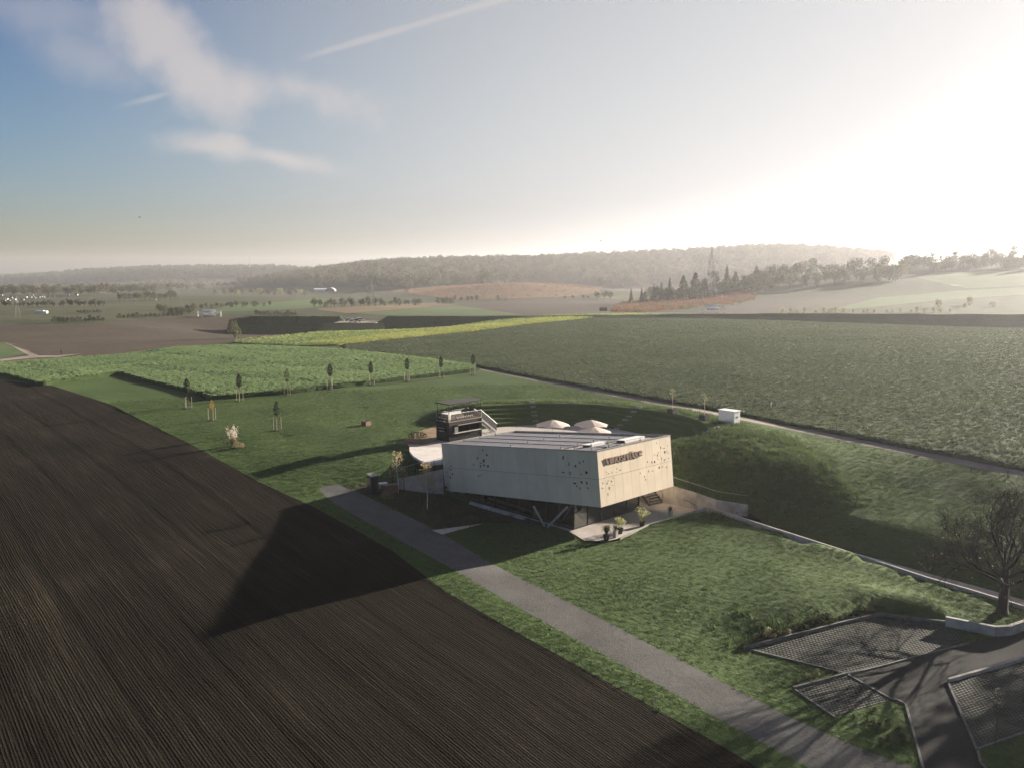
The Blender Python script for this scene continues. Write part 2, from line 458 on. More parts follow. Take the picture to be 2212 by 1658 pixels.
M['kerb'] = plain('kerb_stone', (0.12, 0.115, 0.105), 0.9, var=0.2, coords='World')
M['step_stone'] = plain('step_stone', (0.24, 0.235, 0.22), 0.85, var=0.2, coords='World')
M['dirt'] = ground_mat('bare_dirt', (0.15, 0.11, 0.065), (0.26, 0.19, 0.115), 0.4, 2.0, 0.1, 3.0)
M['pylon'] = plain('galvanised_steel', (0.40, 0.38, 0.36), 0.6, metal=0.2)
M['roof_tile'] = plain('roof_tile', (0.20, 0.10, 0.07), 0.8)
M['house_wall'] = plain('house_render', (0.38, 0.38, 0.37), 0.7, var=0.05)
M['skin'] = plain('skin', (0.45, 0.30, 0.22), 0.6)
M['cloth_dark'] = plain('dark_cloth', (0.02, 0.02, 0.022), 0.9)
M['car_white'] = plain('car_white', (0.75, 0.75, 0.74), 0.3, var=0.02)
M['car_grey'] = plain('car_grey', (0.22, 0.23, 0.24), 0.3, metal=0.4)
M['tyre'] = plain('tyre', (0.012, 0.012, 0.012), 0.8)
M['bird'] = plain('bird_feather', (0.015, 0.014, 0.013), 0.8)

# ------------------------------------------------------------------ mesh helpers


class MB:
    def __init__(self, off=(0, 0, 0)):
        self.v, self.f, self.mi = [], [], []
        self.off = Vector(off)
        self.cur = 0

    def add(self, vs, fs):
        b = len(self.v)
        self.v += [tuple(Vector(p) - self.off) for p in vs]
        self.f += [tuple(i + b for i in f) for f in fs]
        self.mi += [self.cur] * len(fs)
        return self

    def quad(self, a, b, c, d): return self.add([a, b, c, d], [(0, 1, 2, 3)])

    def hexa(self, lo, hi):
        """lo, hi: four corners each, counter-clockwise seen from above"""
        return self.add(list(lo) + list(hi), [(3, 2, 1, 0), (4, 5, 6, 7), (0, 1, 5, 4), (1, 2, 6, 5), (2, 3, 7, 6), (3, 0, 4, 7)])

    def box(self, c, s, rz=0.0):
        x, y, z = s[0] / 2, s[1] / 2, s[2] / 2
        cr, sr = math.cos(rz), math.sin(rz)
        pts = [(-x, -y), (x, -y), (x, y), (-x, y)]
        P = [(c[0] + px * cr - py * sr, c[1] + px * sr + py * cr) for px, py in pts]
        return self.hexa([(p[0], p[1], c[2] - z) for p in P], [(p[0], p[1], c[2] + z) for p in P])

    def prism(self, poly, z0, z1):
        n = len(poly)
        def zz(z, i): return z[i] if isinstance(z, (list, tuple)) else z
        area = sum(poly[i][0] * poly[(i + 1) % n][1] - poly[(i + 1) % n][0] * poly[i][1] for i in range(n))
        if area < 0:
            poly = poly[::-1]
            if isinstance(z0, (list, tuple)): z0 = z0[::-1]
            if isinstance(z1, (list, tuple)): z1 = z1[::-1]
        vs = [(poly[i][0], poly[i][1], zz(z0, i)) for i in range(n)] + [(poly[i][0], poly[i][1], zz(z1, i)) for i in range(n)]
        fs = [tuple(range(n))[::-1], tuple(range(n, 2 * n))] + [(i, (i + 1) % n, n + (i + 1) % n, n + i) for i in range(n)]
        return self.add(vs, fs)

    def tube(self, p, q, r0, r1=None, n=6, cap=True):
        p, q = Vector(p), Vector(q)
        r1 = r0 if r1 is None else r1
        d = (q - p)
        if d.length < 1e-6: return self
        d.normalize()
        a = d.orthogonal().normalized(); b = d.cross(a)
        vs = []
        for c, r in ((p, r0), (q, r1)):
            for i in range(n):
                t = 2 * math.pi * i / n
                vs.append(c + a * (r * math.cos(t)) + b * (r * math.sin(t)))
        fs = [(i, (i + 1) % n, n + (i + 1) % n, n + i) for i in range(n)]
        if cap:
            fs += [tuple(range(n))[::-1], tuple(range(n, 2 * n))]
        return self.add(vs, fs)

    def path(self, pts, r, n=5):
        for a, b in zip(pts[:-1], pts[1:]): self.tube(a, b, r, r, n)
        return self

    def lathe(self, c, prof, n=12):
        vs, fs = [], []
        for r, z in prof:
            for i in range(n):
                t = 2 * math.pi * i / n
                vs.append((c[0] + r * math.cos(t), c[1] + r * math.sin(t), c[2] + z))
        for k in range(len(prof) - 1):
            for i in range(n):
                fs.append((k * n + i, k * n + (i + 1) % n, (k + 1) * n + (i + 1) % n, (k + 1) * n + i))
        fs.append(tuple(range(n))[::-1])
        fs.append(tuple(range((len(prof) - 1) * n, len(prof) * n)))
        return self.add(vs, fs)

    def leaves(self, pts, size, rs, flat=0.0, squash=0.6):
        """one small quad per point, random orientation"""
        for p in pts:
            d = Vector((rs.normal(), rs.normal(), rs.normal() * (1 - flat))).normalized()
            e = d.orthogonal().normalized()
            e = (Quaternion(d, rs.uniform(0, 6.28)) @ e)
            s = size * rs.uniform(0.6, 1.4)
            a, b = d * s, e * (s * squash)
            p = Vector(p)
            self.add([p - a, p - b * 0.9, p + a, p + b * 0.9], [(0, 1, 2, 3)])
        return self

    def mesh(self, name, mats, smooth=False):
        me = bpy.data.meshes.new(name)
        me.from_pydata([tuple(p) for p in self.v], [], self.f)
        for m in (mats if isinstance(mats, (list, tuple)) else [mats]): me.materials.append(m)
        if any(self.mi): me.polygons.foreach_set('material_index', self.mi)
        if smooth: me.polygons.foreach_set('use_smooth', [True] * len(me.polygons))
        me.update()
        return me

    def build(self, name, mats, parent=None, smooth=False):
        return obj(name, self.mesh(name, mats, smooth), parent)


def obj(name, mesh, parent=None, loc=None, rot=None):
    o = bpy.data.objects.new(name, mesh)
    COL.objects.link(o)
    if parent is not None: o.parent = parent
    if loc is not None: o.location = loc
    if rot is not None: o.rotation_euler = rot
    return o


def tag(o, label=None, cat=None, group=None, kind=None):
    if label: o['label'] = label
    if cat: o['category'] = cat
    if group: o['group'] = group
    if kind: o['kind'] = kind
    return o


def thing(name, label, cat, loc=(0, 0, 0), rz=0.0, group=None):
    o = bpy.data.objects.new(name, None)
    o.empty_display_size = 0.3
    COL.objects.link(o)
    o.location = loc
    o.rotation_euler = (0, 0, rz)
    return tag(o, label, cat, group)


def dup(root, loc, rz=0.0, scale=1.0, label=None, group=None):
    r = root.copy(); COL.objects.link(r)
    r.location = loc; r.rotation_euler = (0, 0, rz)
    r.scale = (scale,) * 3 if isinstance(scale, (int, float)) else scale
    if label: r['label'] = label
    if group: r['group'] = group
    for ch in list(root.children):
        c = ch.copy(); COL.objects.link(c); c.parent = r
        for g in list(ch.children):
            d = g.copy(); COL.objects.link(d); d.parent = c
    return r


def structure(name, mesh, label=None, cat=None):
    o = obj(name, mesh)
    o['kind'] = 'structure'
    if label: o['label'] = label
    if cat: o['category'] = cat
    return o


# ------------------------------------------------------------------ terrain height
def sm(a, b, x):
    t = np.clip((np.asarray(x, float) - a) / (b - a), 0, 1)
    return t * t * (3 - 2 * t)


NEAR = np.array([
    (-91, 151, -.3), (-60, 150, 0), (-54, 142, 0), (-74, 124, -1), (-46, 75, -3.5), (-28, 44, -5.6), (-80, 90, -2.2), (-110, 110, -1.5),
    (-20, 58, -4.3), (-35, 95, -1.4), (-36.6, 110, -.4), (-21.5, 125, .3), (-30, 140, .3), (-10, 150, .6), (-7, 193, 1), (-50, 200, 0),
    (-100, 220, 0), (-150, 180, -.5), (-200, 120, -1.5), (20, 144, 1.4), (31, 128, 1.3), (38, 115, 1.2), (45, 103, .9), (54, 88, .05), (80, 100, .5),
    (60, 140, 1.5), (100, 160, 2), (40, 200, 2), (100, 220, 2.5), (0, 250, 1.2), (180, 160, 2), (150, 90, 0),
    (-19.5, 95, -1.5), (-7.4, 82, -3), (5, 65, -4), (12.6, 56, -4.7), (20.7, 47, -5.6), (0, 50, -4.9), (-10, 40, -5.4), (10, 35, -6.2), (30, 38, -6),
    (-13, 94, -2.0), (-9, 90.4, -2.9), (-8.4, 96.4, -3.1), (-5.7, 94.3, -3.5), (-2.9, 92.6, -3.6), (0.0, 89.0, -3.72), (3, 85.6, -3.72), (-9.2, 96.6, -2.6), (-13.5, 100, -.7), (-17, 104, -.3), (-12, 108, -.2),
    (9, 81.6, -3.9), (21, 90.3, -2.8), (33, 77, -4), (41, 66.5, -4.5), (15, 70, -3.9), (25, 72, -3.9), (25.6, 84.2, -3.38), (29.2, 80.2, -3.75), (36, 71.8, -4.3), (15, 61, -4.7), (29, 68, -4.2),
    (17.2, 59.6, -5), (29.4, 65.7, -5), (34, 63, -5), (23, 56, -5.2), (29.6, 55, -5.4), (31, 49, -5.6), (18.7, 53.8, -5.2), (40, 55, -5.4), (48, 58, -5),
    (31, 101, 1.25), (33.8, 96.5, .55), (35.8, 92, -.6), (37.5, 87.5, -1.7), (30, 92.5, -1.6), (31.5, 88, -2.7), (41, 92, -1.0), (45, 90, -.9), (26.5, 92.5, -2.0), (34.5, 80, -2.7), (44.5, 70, -3.3), (50, 78, -2.0), (60, 70, -2.4), (65, 50, -4.5), (28, 104, 1.95), (36, 104, 1.1), (19, 98, .0),
    (0, 110, 0), (5, 105, 0), (12, 104, 0), (2, 120, 0), (-5, 116, .1), (5, 22, -7), (-40, 25, -6), (50, 30, -6)], float)


def tps_fit(p):
    n = len(p)
    d = np.hypot(p[:, None, 0] - p[None, :, 0], p[:, None, 1] - p[None, :, 1])
    K = np.where(d > 0, d * d * np.log(d + 1e-9), 0) + np.eye(n) * 3e-4
    Q = np.c_[np.ones(n), p[:, :2]]
    A = np.block([[K, Q], [Q.T, np.zeros((3, 3))]])
    return np.linalg.solve(A, np.r_[p[:, 2], np.zeros(3)])


NEAR_S = NEAR * np.array([0.01, 0.01, 1])
TPS = tps_fit(NEAR_S)


def h_near(x, y):
    px, py = np.clip(x, -220, 220) * 0.01, np.clip(y, 15, 270) * 0.01
    d = np.hypot(px[..., None] - NEAR_S[:, 0], py[..., None] - NEAR_S[:, 1])
    return (d * d * np.log(d + 1e-9)) @ TPS[:-3] + TPS[-3] + TPS[-2] * px + TPS[-1] * py


TCOL = np.array([-1, -.6, -.45, -.3, -.15, 0, .15, .3, .45, .6, 1.0])
ROWS = [
    (180, [0, 0, 0, .2, .6, 1.1, 1.5, 2.0, 2.2, 2.2, 2.2], 0),
    (230, [0, 0, 0, .3, .6, 1.2, 1.8, 2.2, 2.5, 2.5, 2.5], 0),
    (300, [0, 0, 0, 0, .5, 1.5, 2, 2, 2, 1, 1], 0),
    (350, [-.5, -.5, -.5, -2, -1, 1.5, 2.2, 1.8, 1, -.8, -1], 0),
    (400, [-1, 0, 0, -6.5, -6.5, 1, 1.8, 1.2, -.8, -2, -2], 0),
    (440, [-1, 0, 0, -3, -3, 0, 1.8, 1.7, 0, 0, 0], 0),
    (520, [668, 668, 668, 668, 670, 672, 671, 668, 664, 662, 655], 1),
    (650, [656, 656, 656, 658, 662, 664, 655, 642, 635, 626, 605], 1),
    (800, [648, 648, 646, 648, 654, 652, 650, 606, 590, 581, 562], 1),
    (900, [644, 644, 642, 643, 646, 634, 645, 600, 574, 556, 545], 1),
    (1000, [640, 640, 638, 640, 640, 613, 630, 612, 580, 560, 550], 1),
    (1200, [636, 636, 635, 636, 630, 617, 630, 622, 600, 585, 580], 1),
    (1500, [632, 632, 631, 625, 610, 610, 616, 606, 600, 595, 590], 1),
    (1900, [630, 630, 626, 616, 580, 574, 564, 551, 566, 590, 595], 1),
    (2200, [628, 629, 622, 612, 586, 580, 570, 556, 570, 592, 595], 1),
    (3000, [606, 613, 597, 591, 600, 600, 600, 600, 600, 600, 600], 1),
    (3300, [600, 609, 591, 588, 598, 600, 600, 600, 600, 600, 600], 1),
    (4500, [602, 603, 604, 606, 606, 606, 606, 606, 606, 606, 606], 1),
    (7500, [601, 601, 601, 601, 601, 601, 601, 601, 601, 601, 601], 1)]
RY = np.array([r[0] for r in ROWS], float)
RZ = []
for yy, vals, isv in ROWS:
    vals = np.array(vals, float)
    if isv:
        vals = CAM_H + yy * np.tan(np.arctan((829 - vals) / 1850.0) - PITCH)
    RZ.append(vals)
RZ = np.array(RZ)


def cubic_w(f):
    return np.stack([-.5 * f ** 3 + f ** 2 - .5 * f, 1.5 * f ** 3 - 2.5 * f ** 2 + 1, -1.5 * f ** 3 + 2 * f ** 2 + .5 * f, .5 * f ** 3 - .5 * f ** 2], -1)


def h_far(x, y):
    yc = np.clip(y, RY[0], RY[-1] - 1)
    t = np.clip(x / np.maximum(y, 1), TCOL[0], TCOL[-1] - 1e-6)
    ti = np.clip(np.searchsorted(TCOL, t, 'right') - 1, 0, len(TCOL) - 2)
    tf = (t - TCOL[ti]) / (TCOL[ti + 1] - TCOL[ti])
    lx = np.log(yc); LR = np.log(RY)
    ri = np.clip(np.searchsorted(LR, lx, 'right') - 1, 0, len(RY) - 2)
    rf = (lx - LR[ri]) / (LR[ri + 1] - LR[ri])
    wt, wr = cubic_w(tf), cubic_w(rf)
    z = np.zeros_like(yc)
    for a in range(4):
        ra = np.clip(ri - 1 + a, 0, len(RY) - 1)
        s = 0
        for b in range(4):
            tb = np.clip(ti - 1 + b, 0, len(TCOL) - 1)
            s = s + RZ[ra, tb] * wt[..., b]
        z = z + s * wr[..., a]
    return z


PATH_PTS = np.array([(21.0, 90.3, -3.75), (26.05, 84.6, -4.3), (33.0, 77.0, -4.62), (36.5, 72.2, -4.6), (38.8, 69.6, -4.6), (41.3, 66.3, -4.65), (45.3, 60.9, -4.85)])


def path_side(x, y):
    """distance from the lawn edge of the footpath (positive on the path side) and the path level there"""
    best = np.full(np.shape(x), 1e9); zb = np.zeros(np.shape(x)); sg = np.ones(np.shape(x))
    for a, b in zip(PATH_PTS[:-1], PATH_PTS[1:]):
        ux, uy = b[0] - a[0], b[1] - a[1]; L2 = ux * ux + uy * uy
        t = np.clip(((x - a[0]) * ux + (y - a[1]) * uy) / L2, 0, 1)
        dx, dy = x - a[0] - ux * t, y - a[1] - uy * t
        d = np.hypot(dx, dy); s_ = np.where(ux * (y - a[1]) - uy * (x - a[0]) > 0, 1, -1)
        m = d < best
        best = np.where(m, d, best); zb = np.where(m, a[2] + (b[2] - a[2]) * t, zb); sg = np.where(m, s_, sg)
    return best * sg, zb


AMP_C = (5.0, 110.0)
AMP_R0, AMP_R1, AMP_N, AMP_H = 15.8, 21.6, 5, 2.5


def height(x, y):
    x = np.asarray(x, float); y = np.asarray(y, float)
    k = sm(185, 240, y)
    z = h_near(x, y) * (1 - k) + h_far(x, y) * k
    # grass amphitheatre behind the building
    r = np.hypot(x - AMP_C[0], y - AMP_C[1])
    th = np.degrees(np.arctan2(y - AMP_C[1], x - AMP_C[0]))
    win = sm(-16, -3, th) * (1 - sm(118, 135, th))
    step = (AMP_R1 - AMP_R0) / AMP_N
    q = (r - AMP_R0) / step
    fl = np.floor(q)
    prof = np.clip((fl + sm(0.0, 0.10, q - fl)) / AMP_N, 0, 1) * AMP_H
    prof = np.where(r < AMP_R0, 0, prof)
    m = win * (1 - sm(AMP_R1 + 1.2, AMP_R1 + 13, r))
    z = z * (1 - m) + prof * m
    # bank cut down to the footpath
    k2 = (x > 20) & (x < 60) & (y > 45) & (y < 105)
    if np.any(k2):
        d, zp = path_side(x, y)
        z = np.where(k2 & (d > -.2) & (d < 6.5), zp + (z - zp) * sm(2.35, 6.5, d), z)
    # grass bank dropping to the parking bay
    k3 = (x > 14) & (x < 38) & (y > 55) & (y < 76)
    if np.any(k3):
        db = np.full(np.shape(x), -1e9)
        for a, b in (((16.4, 59.2), (29.4, 65.7)), ((29.4, 65.7), (34.6, 63.8))):
            ux, uy = b[0] - a[0], b[1] - a[1]; ln = math.hypot(ux, uy)
            db = np.maximum(db, (-(uy) * (x - a[0]) + ux * (y - a[1])) / ln)
        z = np.where(k3, z + .75 * sm(.35, 1.6, db) * (1 - sm(2, 6.5, db)) * sm(16, 24, x) * (1 - sm(33.5, 36, x)), z)
    # small undulation
    z = z + 0.10 * np.sin(x * .31 + 1.7 * np.sin(y * .11)) * np.sin(y * .23 + 1.3 * np.sin(x * .17)) * sm(10, 25, np.hypot(x - 5, y - 100))
    z = z + np.where(y > 600, (y - 600) / 2500.0 * 3.0, 0) * np.sin(x * .013 + 2 * np.sin(y * .004)) * np.sin(y * .011 + x * .003)
    return z


def h1(x, y): return float(height(np.array([x]), np.array([y]))[0])


TT = np.geomspace(22, 8000, 520)


def gp(uv):
    """where the sight lines of picture points (2212 wide) meet the terrain"""
    out = []
    for u, v in uv:
        d = pix_dir(u, v)
        hor = math.hypot(d.x, d.y)
        t = TT / hor
        X, Y, Z = d.x * t, d.y * t, CAM_H + d.z * t
        below = Z < height(X, Y)
        if not below.any():
            i = len(t) - 1; out.append((X[i], Y[i])); continue
        i = int(np.argmax(below))
        lo, hi = t[max(i - 1, 0)], t[i]
        for _ in range(14):
            mid = .5 * (lo + hi)
            if CAM_H + d.z * mid < h1(d.x * mid, d.y * mid): hi = mid
            else: lo = mid
        out.append((d.x * hi, d.y * hi))
    return out


def at(u, v):
    x, y = gp([(u, v)])[0]
    return Vector((x, y, h1(x, y)))


def up(u, v, z):
    d = pix_dir(u, v)
    t = (z - CAM_H) / d.z
    return Vector((d.x * t, d.y * t, z))


def px_m(p):
    """metres per picture point at a place"""
    return (p[1] * math.cos(PITCH) + (CAM_H - p[2]) * math.sin(PITCH)) / 1850.0


def dens_poly(uv, step):
    out = []
    n = len(uv)
    for i in range(n):
        a, b = uv[i], uv[(i + 1) % n]
        k = max(1, int(math.hypot(b[0] - a[0], b[1] - a[1]) / step))
        for j in range(k):
            out.append((a[0] + (b[0] - a[0]) * j / k, a[1] + (b[1] - a[1]) * j / k))
    return out


# ------------------------------------------------------------------ zones of the ground (outlines in picture points, laid onto the terrain)
ZONES = []      # name, material key, world polygon, z rule


def zone(name, mat, uv, step=16, world=None, z=None):
    P = world if world else gp(dens_poly(uv, step))
    ZONES.append((name, mat, P, z))
    return P


OFFL, OFFR = -520, 2740
LAWN_UV = [(OFFL, 760), (0, 811), (89, 833), (200, 818), (258, 809), (323, 828), (400, 846), (459, 864), (618, 851), (726, 839), (887, 820), (1027, 803),
           (1040, 797), (1190, 830), (1371, 865), (1553, 898), (1700, 930), (1900, 968), (2212, 1032), (OFFR, 1160), (OFFR, 1900), (2400, 2300), (OFFL, 2300)]
zone('lawn', 'lawn', LAWN_UV, 30)
SOIL_UV = [(OFFL, 730), (0, 822), (115, 833), (240, 873), (330, 918), (415, 960), (560, 1040), (680, 1095), (745, 1130), (850, 1190), (960, 1275), (1100, 1355),
           (1300, 1465), (1560, 1610), (1640, 1658), (1900, 1800), (2100, 2300), (OFFL, 2300)]
zone('tilled_field', 'soil', SOIL_UV, 40)
CROP_UV = [(OFFL, 765), (0, 811), (89, 833), (200, 818), (258, 809), (323, 828), (400, 846), (459, 864), (618, 851), (726, 839), (887, 820), (1027, 803),
           (1027, 794), (901, 777), (739, 759), (645, 754), (510, 749), (385, 754), (269, 770), (0, 789), (OFFL, 822)]
CROP_UV[-1] = (OFFL, 750); CROP_UV[0] = (OFFL, 775)
CROP = zone('mustard_field', 'mustard', CROP_UV, 20)
BEET_UV = [(745, 757), (745, 746), (860, 734), (1021, 718), (1142, 702), (1263, 690), (1384, 683), (1532, 680), (1700, 684), (2000, 696), (2212, 708), (OFFR, 728),
           (OFFR, 1120), (2212, 1016), (1900, 955), (1700, 917), (1553, 888), (1371, 856), (1190, 823), (1036, 793), (901, 774)]
BEET = zone('beet_field', 'beet', BEET_UV, 24)
STRIP_UV = [(510, 745), (510, 739), (645, 726), (860, 705), (1106, 691), (1209, 683), (1425, 680), (1384, 683), (1263, 690), (1142, 702), (1021, 718), (860, 734), (745, 746), (640, 750)]
STRIP = zone('flower_strip', 'strip_green', STRIP_UV, 20)
YEL_UV = [(650, 746), (699, 740), (860, 723), (1106, 699), (1209, 686), (1400, 681), (1384, 683), (1263, 690), (1142, 702), (1021, 718), (860, 734), (745, 746)]
YELLOW = zone('yellow_blossom_strip', 'yellow', YEL_UV, 20)
zone('brown_field', 'brown_field', [(OFFL, 745), (0, 784), (269, 766), (385, 751), (508, 738), (645, 725), (760, 714), (640, 712), (560, 690), (525, 684), (404, 684), (161, 700), (0, 697), (OFFL, 690)], 24)
zone('left_meadow', 'far_green', [(0, 739), (62, 763), (0, 775), (-300, 770), (-300, 720)], 20)
zone('farm_track', 'farm_road', [(8, 738), (84, 768), (126, 768), (180, 763), (126, 771), (80, 772), (0, 780), (0, 776), (64, 768)], 20)
zone('farm_road', 'farm_road', [(1029, 793), (1128, 813), (1344, 851), (1553, 889), (1605, 899), (1700, 918), (1900, 956), (2212, 1017), (OFFR, 1122), (OFFR, 1140), (2212, 1031), (1900, 967),
                                (1659, 917), (1553, 897), (1371, 864), (1190, 829), (1040, 799)], 24)
zone('gravel_track', 'gravel', [(688, 1055), (700, 1049), (720, 1046), (737, 1047), (790, 1070), (945, 1145), (1060, 1215), (1250, 1310), (1500, 1440), (1700, 1545), (1870, 1620), (2000, 1665), (2250, 1790),
                                (2050, 1800), (1750, 1658), (1640, 1600), (1480, 1510), (1300, 1410), (1100, 1300), (990, 1235), (800, 1130), (720, 1085), (695, 1063)], 24)
# far patchwork
zone('far_green_field', 'far_green', [(510, 658), (591, 653), (677, 646), (726, 646), (683, 664), (640, 668), (510, 673), (440, 672)], 14)
zone('stubble_field', 'stubble', [(683, 667), (807, 661), (941, 654), (982, 659), (753, 677), (699, 671)], 14)
zone('pale_green_field', 'far_green', [(761, 677), (982, 660), (1021, 664), (1106, 677), (1129, 680), (1021, 682), (860, 682)], 14)
zone('far_brown_field', 'far_brown', [(1021, 650), (1150, 644), (1277, 642), (1352, 649), (1347, 664), (1290, 672), (1134, 679), (1069, 672), (1021, 664), (985, 658)], 14)
zone('green_wedge', 'far_green', [(1290, 641), (1355, 639), (1352, 648), (1300, 643)], 12)
zone('vineyard', 'vine_soil', [(842, 629), (968, 618), (1106, 612), (1156, 612), (1242, 614), (1301, 620), (1298, 632), (1236, 640), (1129, 644), (1021, 646), (968, 645), (898, 636)], 14)
zone('hillside', 'hillside', [(1352, 652), (1420, 640), (1600, 606), (1800, 578), (1940, 560), (2212, 538), (OFFR, 520), (OFFR, 690), (2212, 678), (1616, 676), (1316, 674)], 20)
zone('upper_green_field', 'far_green', [(1980, 599), (2020, 590), (2212, 584), (OFFR, 580), (OFFR, 610), (2212, 617), (2090, 623), (2047, 615), (1999, 604)], 16)
zone('lower_green_field', 'far_green', [(1805, 666), (1899, 643), (2074, 628), (2212, 621), (OFFR, 612), (OFFR, 622), (2212, 636), (2015, 650), (1886, 663), (1818, 669)], 16)
zone('hill_brown_field', 'far_brown', [(1616, 655), (1638, 647), (1886, 643), (1805, 667), (1697, 673), (1616, 676), (1480, 677)], 14)
# site
TERR_Z = -3.75
G1 = up(1239, 1143, TERR_Z); G2 = up(1379, 1098, TERR_Z)
LAWN_EDGE = [up(1262, 1166, -3.75), up(1305, 1168, -3.75), up(1339, 1160.5, -3.7), up(1402, 1131, -3.45), up(1445, 1119, -3.25), up(1525, 1094.5, -2.75)]
KERB_R = [up(1525, 1094.5, -2.75), up(1659, 1138, -3.35), up(1872, 1206, -4.08), up(2007, 1250, -4.3), up(2098, 1276, -4.4), up(2212, 1311, -4.5), up(2420, 1376, -4.7)]
WALL_R = [Vector((14.2, 99.6, .12)), Vector((17.43, 95.82, -1.35)), Vector((18.39, 94.82, -1.6)), Vector((20.54, 92.97, -1.95)), Vector((22.55, 91.74, -2.42)), Vector((25.68, 90.81, -2.7))]
terr_poly = [(p.x, p.y) for p in LAWN_EDGE] + [(p.x, p.y) for p in reversed(WALL_R)] + [(12.1, 98.1), (11.2, 96.7), (1.4, 106.4), (-7.2, 98.6), (-7.9, 97.6), (-6.6, 97.0), (-2.9, 93.3), (1.3, 89.1), (5.9, 84.4)]
zone('terrace', 'concrete', None, world=terr_poly, z=lambda x, y: TERR_Z + 0 * x)


def path_z(x, y):
    xs = [p.x for p in KERB_R]; zs = [TERR_Z, -4.3, -4.62, -4.6, -4.6, -4.65, -4.85]
    return np.interp(x, xs, zs)


path_poly = [(p.x, p.y) for p in KERB_R]
off = []
for i, p in enumerate(KERB_R):
    q = KERB_R[min(i + 1, len(KERB_R) - 1)] - KERB_R[max(i - 1, 0)]
    n = Vector((-q.y, q.x)).normalized()
    wd = 2.3
    off.append((p.x + n.x * wd, p.y + n.y * wd))
off[0] = (WALL_R[-1].x, WALL_R[-1].y)
path_poly += off[::-1]
zone('footpath', 'concrete', None, world=path_poly, z=path_z)
patio_poly = [(-13.2, 108.8), (-14.3, 112.5), (-12.5, 116), (-8, 119), (-3, 123.0)]
for a in range(112, -4, -6):
    patio_poly.append((AMP_C[0] + 15.6 * math.cos(R(a)), AMP_C[1] + 15.6 * math.sin(R(a))))
patio_poly += [(19.0, 99.0), (16.5, 98.2), (14.3, 99.9), (11.9, 98.3), (11.0, 97.1), (1.5, 106.6), (-7.4, 98.8), (-8.7, 99.4), (-9.2, 108.2)]
zone('patio', 'concrete', None, world=patio_poly, z=lambda x, y: 0.03 + 0 * x)
GARDEN_UV = [(738, 1049), (792, 1070), (945, 1143), (1050, 1128), (1190, 1134), (1120, 1112), (1010, 1085), (958, 1066), (900, 1052), (850, 1038), (800, 1040)]
zone('garden_bed', 'garden', GARDEN_UV, 16)
zone('concrete_ramp', 'concrete', [(933, 1144), (1046, 1129), (955, 1153)], 12)
zone('dirt_bank', 'dirt', [(862, 958), (905, 930), (945, 917), (945, 950), (915, 962)], 10)
PA_UV = [(1616, 1401), (1900, 1330), (2042, 1348), (2094, 1388), (1831, 1455)]
PB_UV = [(1716, 1488), (1831, 1457), (1927, 1511), (1804, 1549)]
PC_UV = [(2048, 1473), (2212, 1426), (2400, 1372), (2400, 1560), (2212, 1582), (2110, 1619)]
park_z = lambda x, y: -5.05 - 0.035 * (62 - y) + 0 * x
zone('car_park_asphalt', 'asphalt', [(1831, 1456), (2094, 1388), (2150, 1373), (2212, 1360), (2400, 1320), (2400, 1372), (2212, 1426), (2048, 1473), (2110, 1619), (2127, 1662), (2160, 1760), (2020, 1760), (1992, 1655), (1956, 1521), (1937, 1512), (1927, 1511)], 20)
PA = zone('paved_bay', 'rough_grass', PA_UV, 18)
PB = zone('paved_bay', 'rough_grass', PB_UV, 18)
PC = zone('paved_bay', 'rough_grass', PC_UV, 18)


RISE = {'mustard_field': .75, 'beet_field': .40, 'flower_strip': .45, 'yellow_blossom_strip': .45}


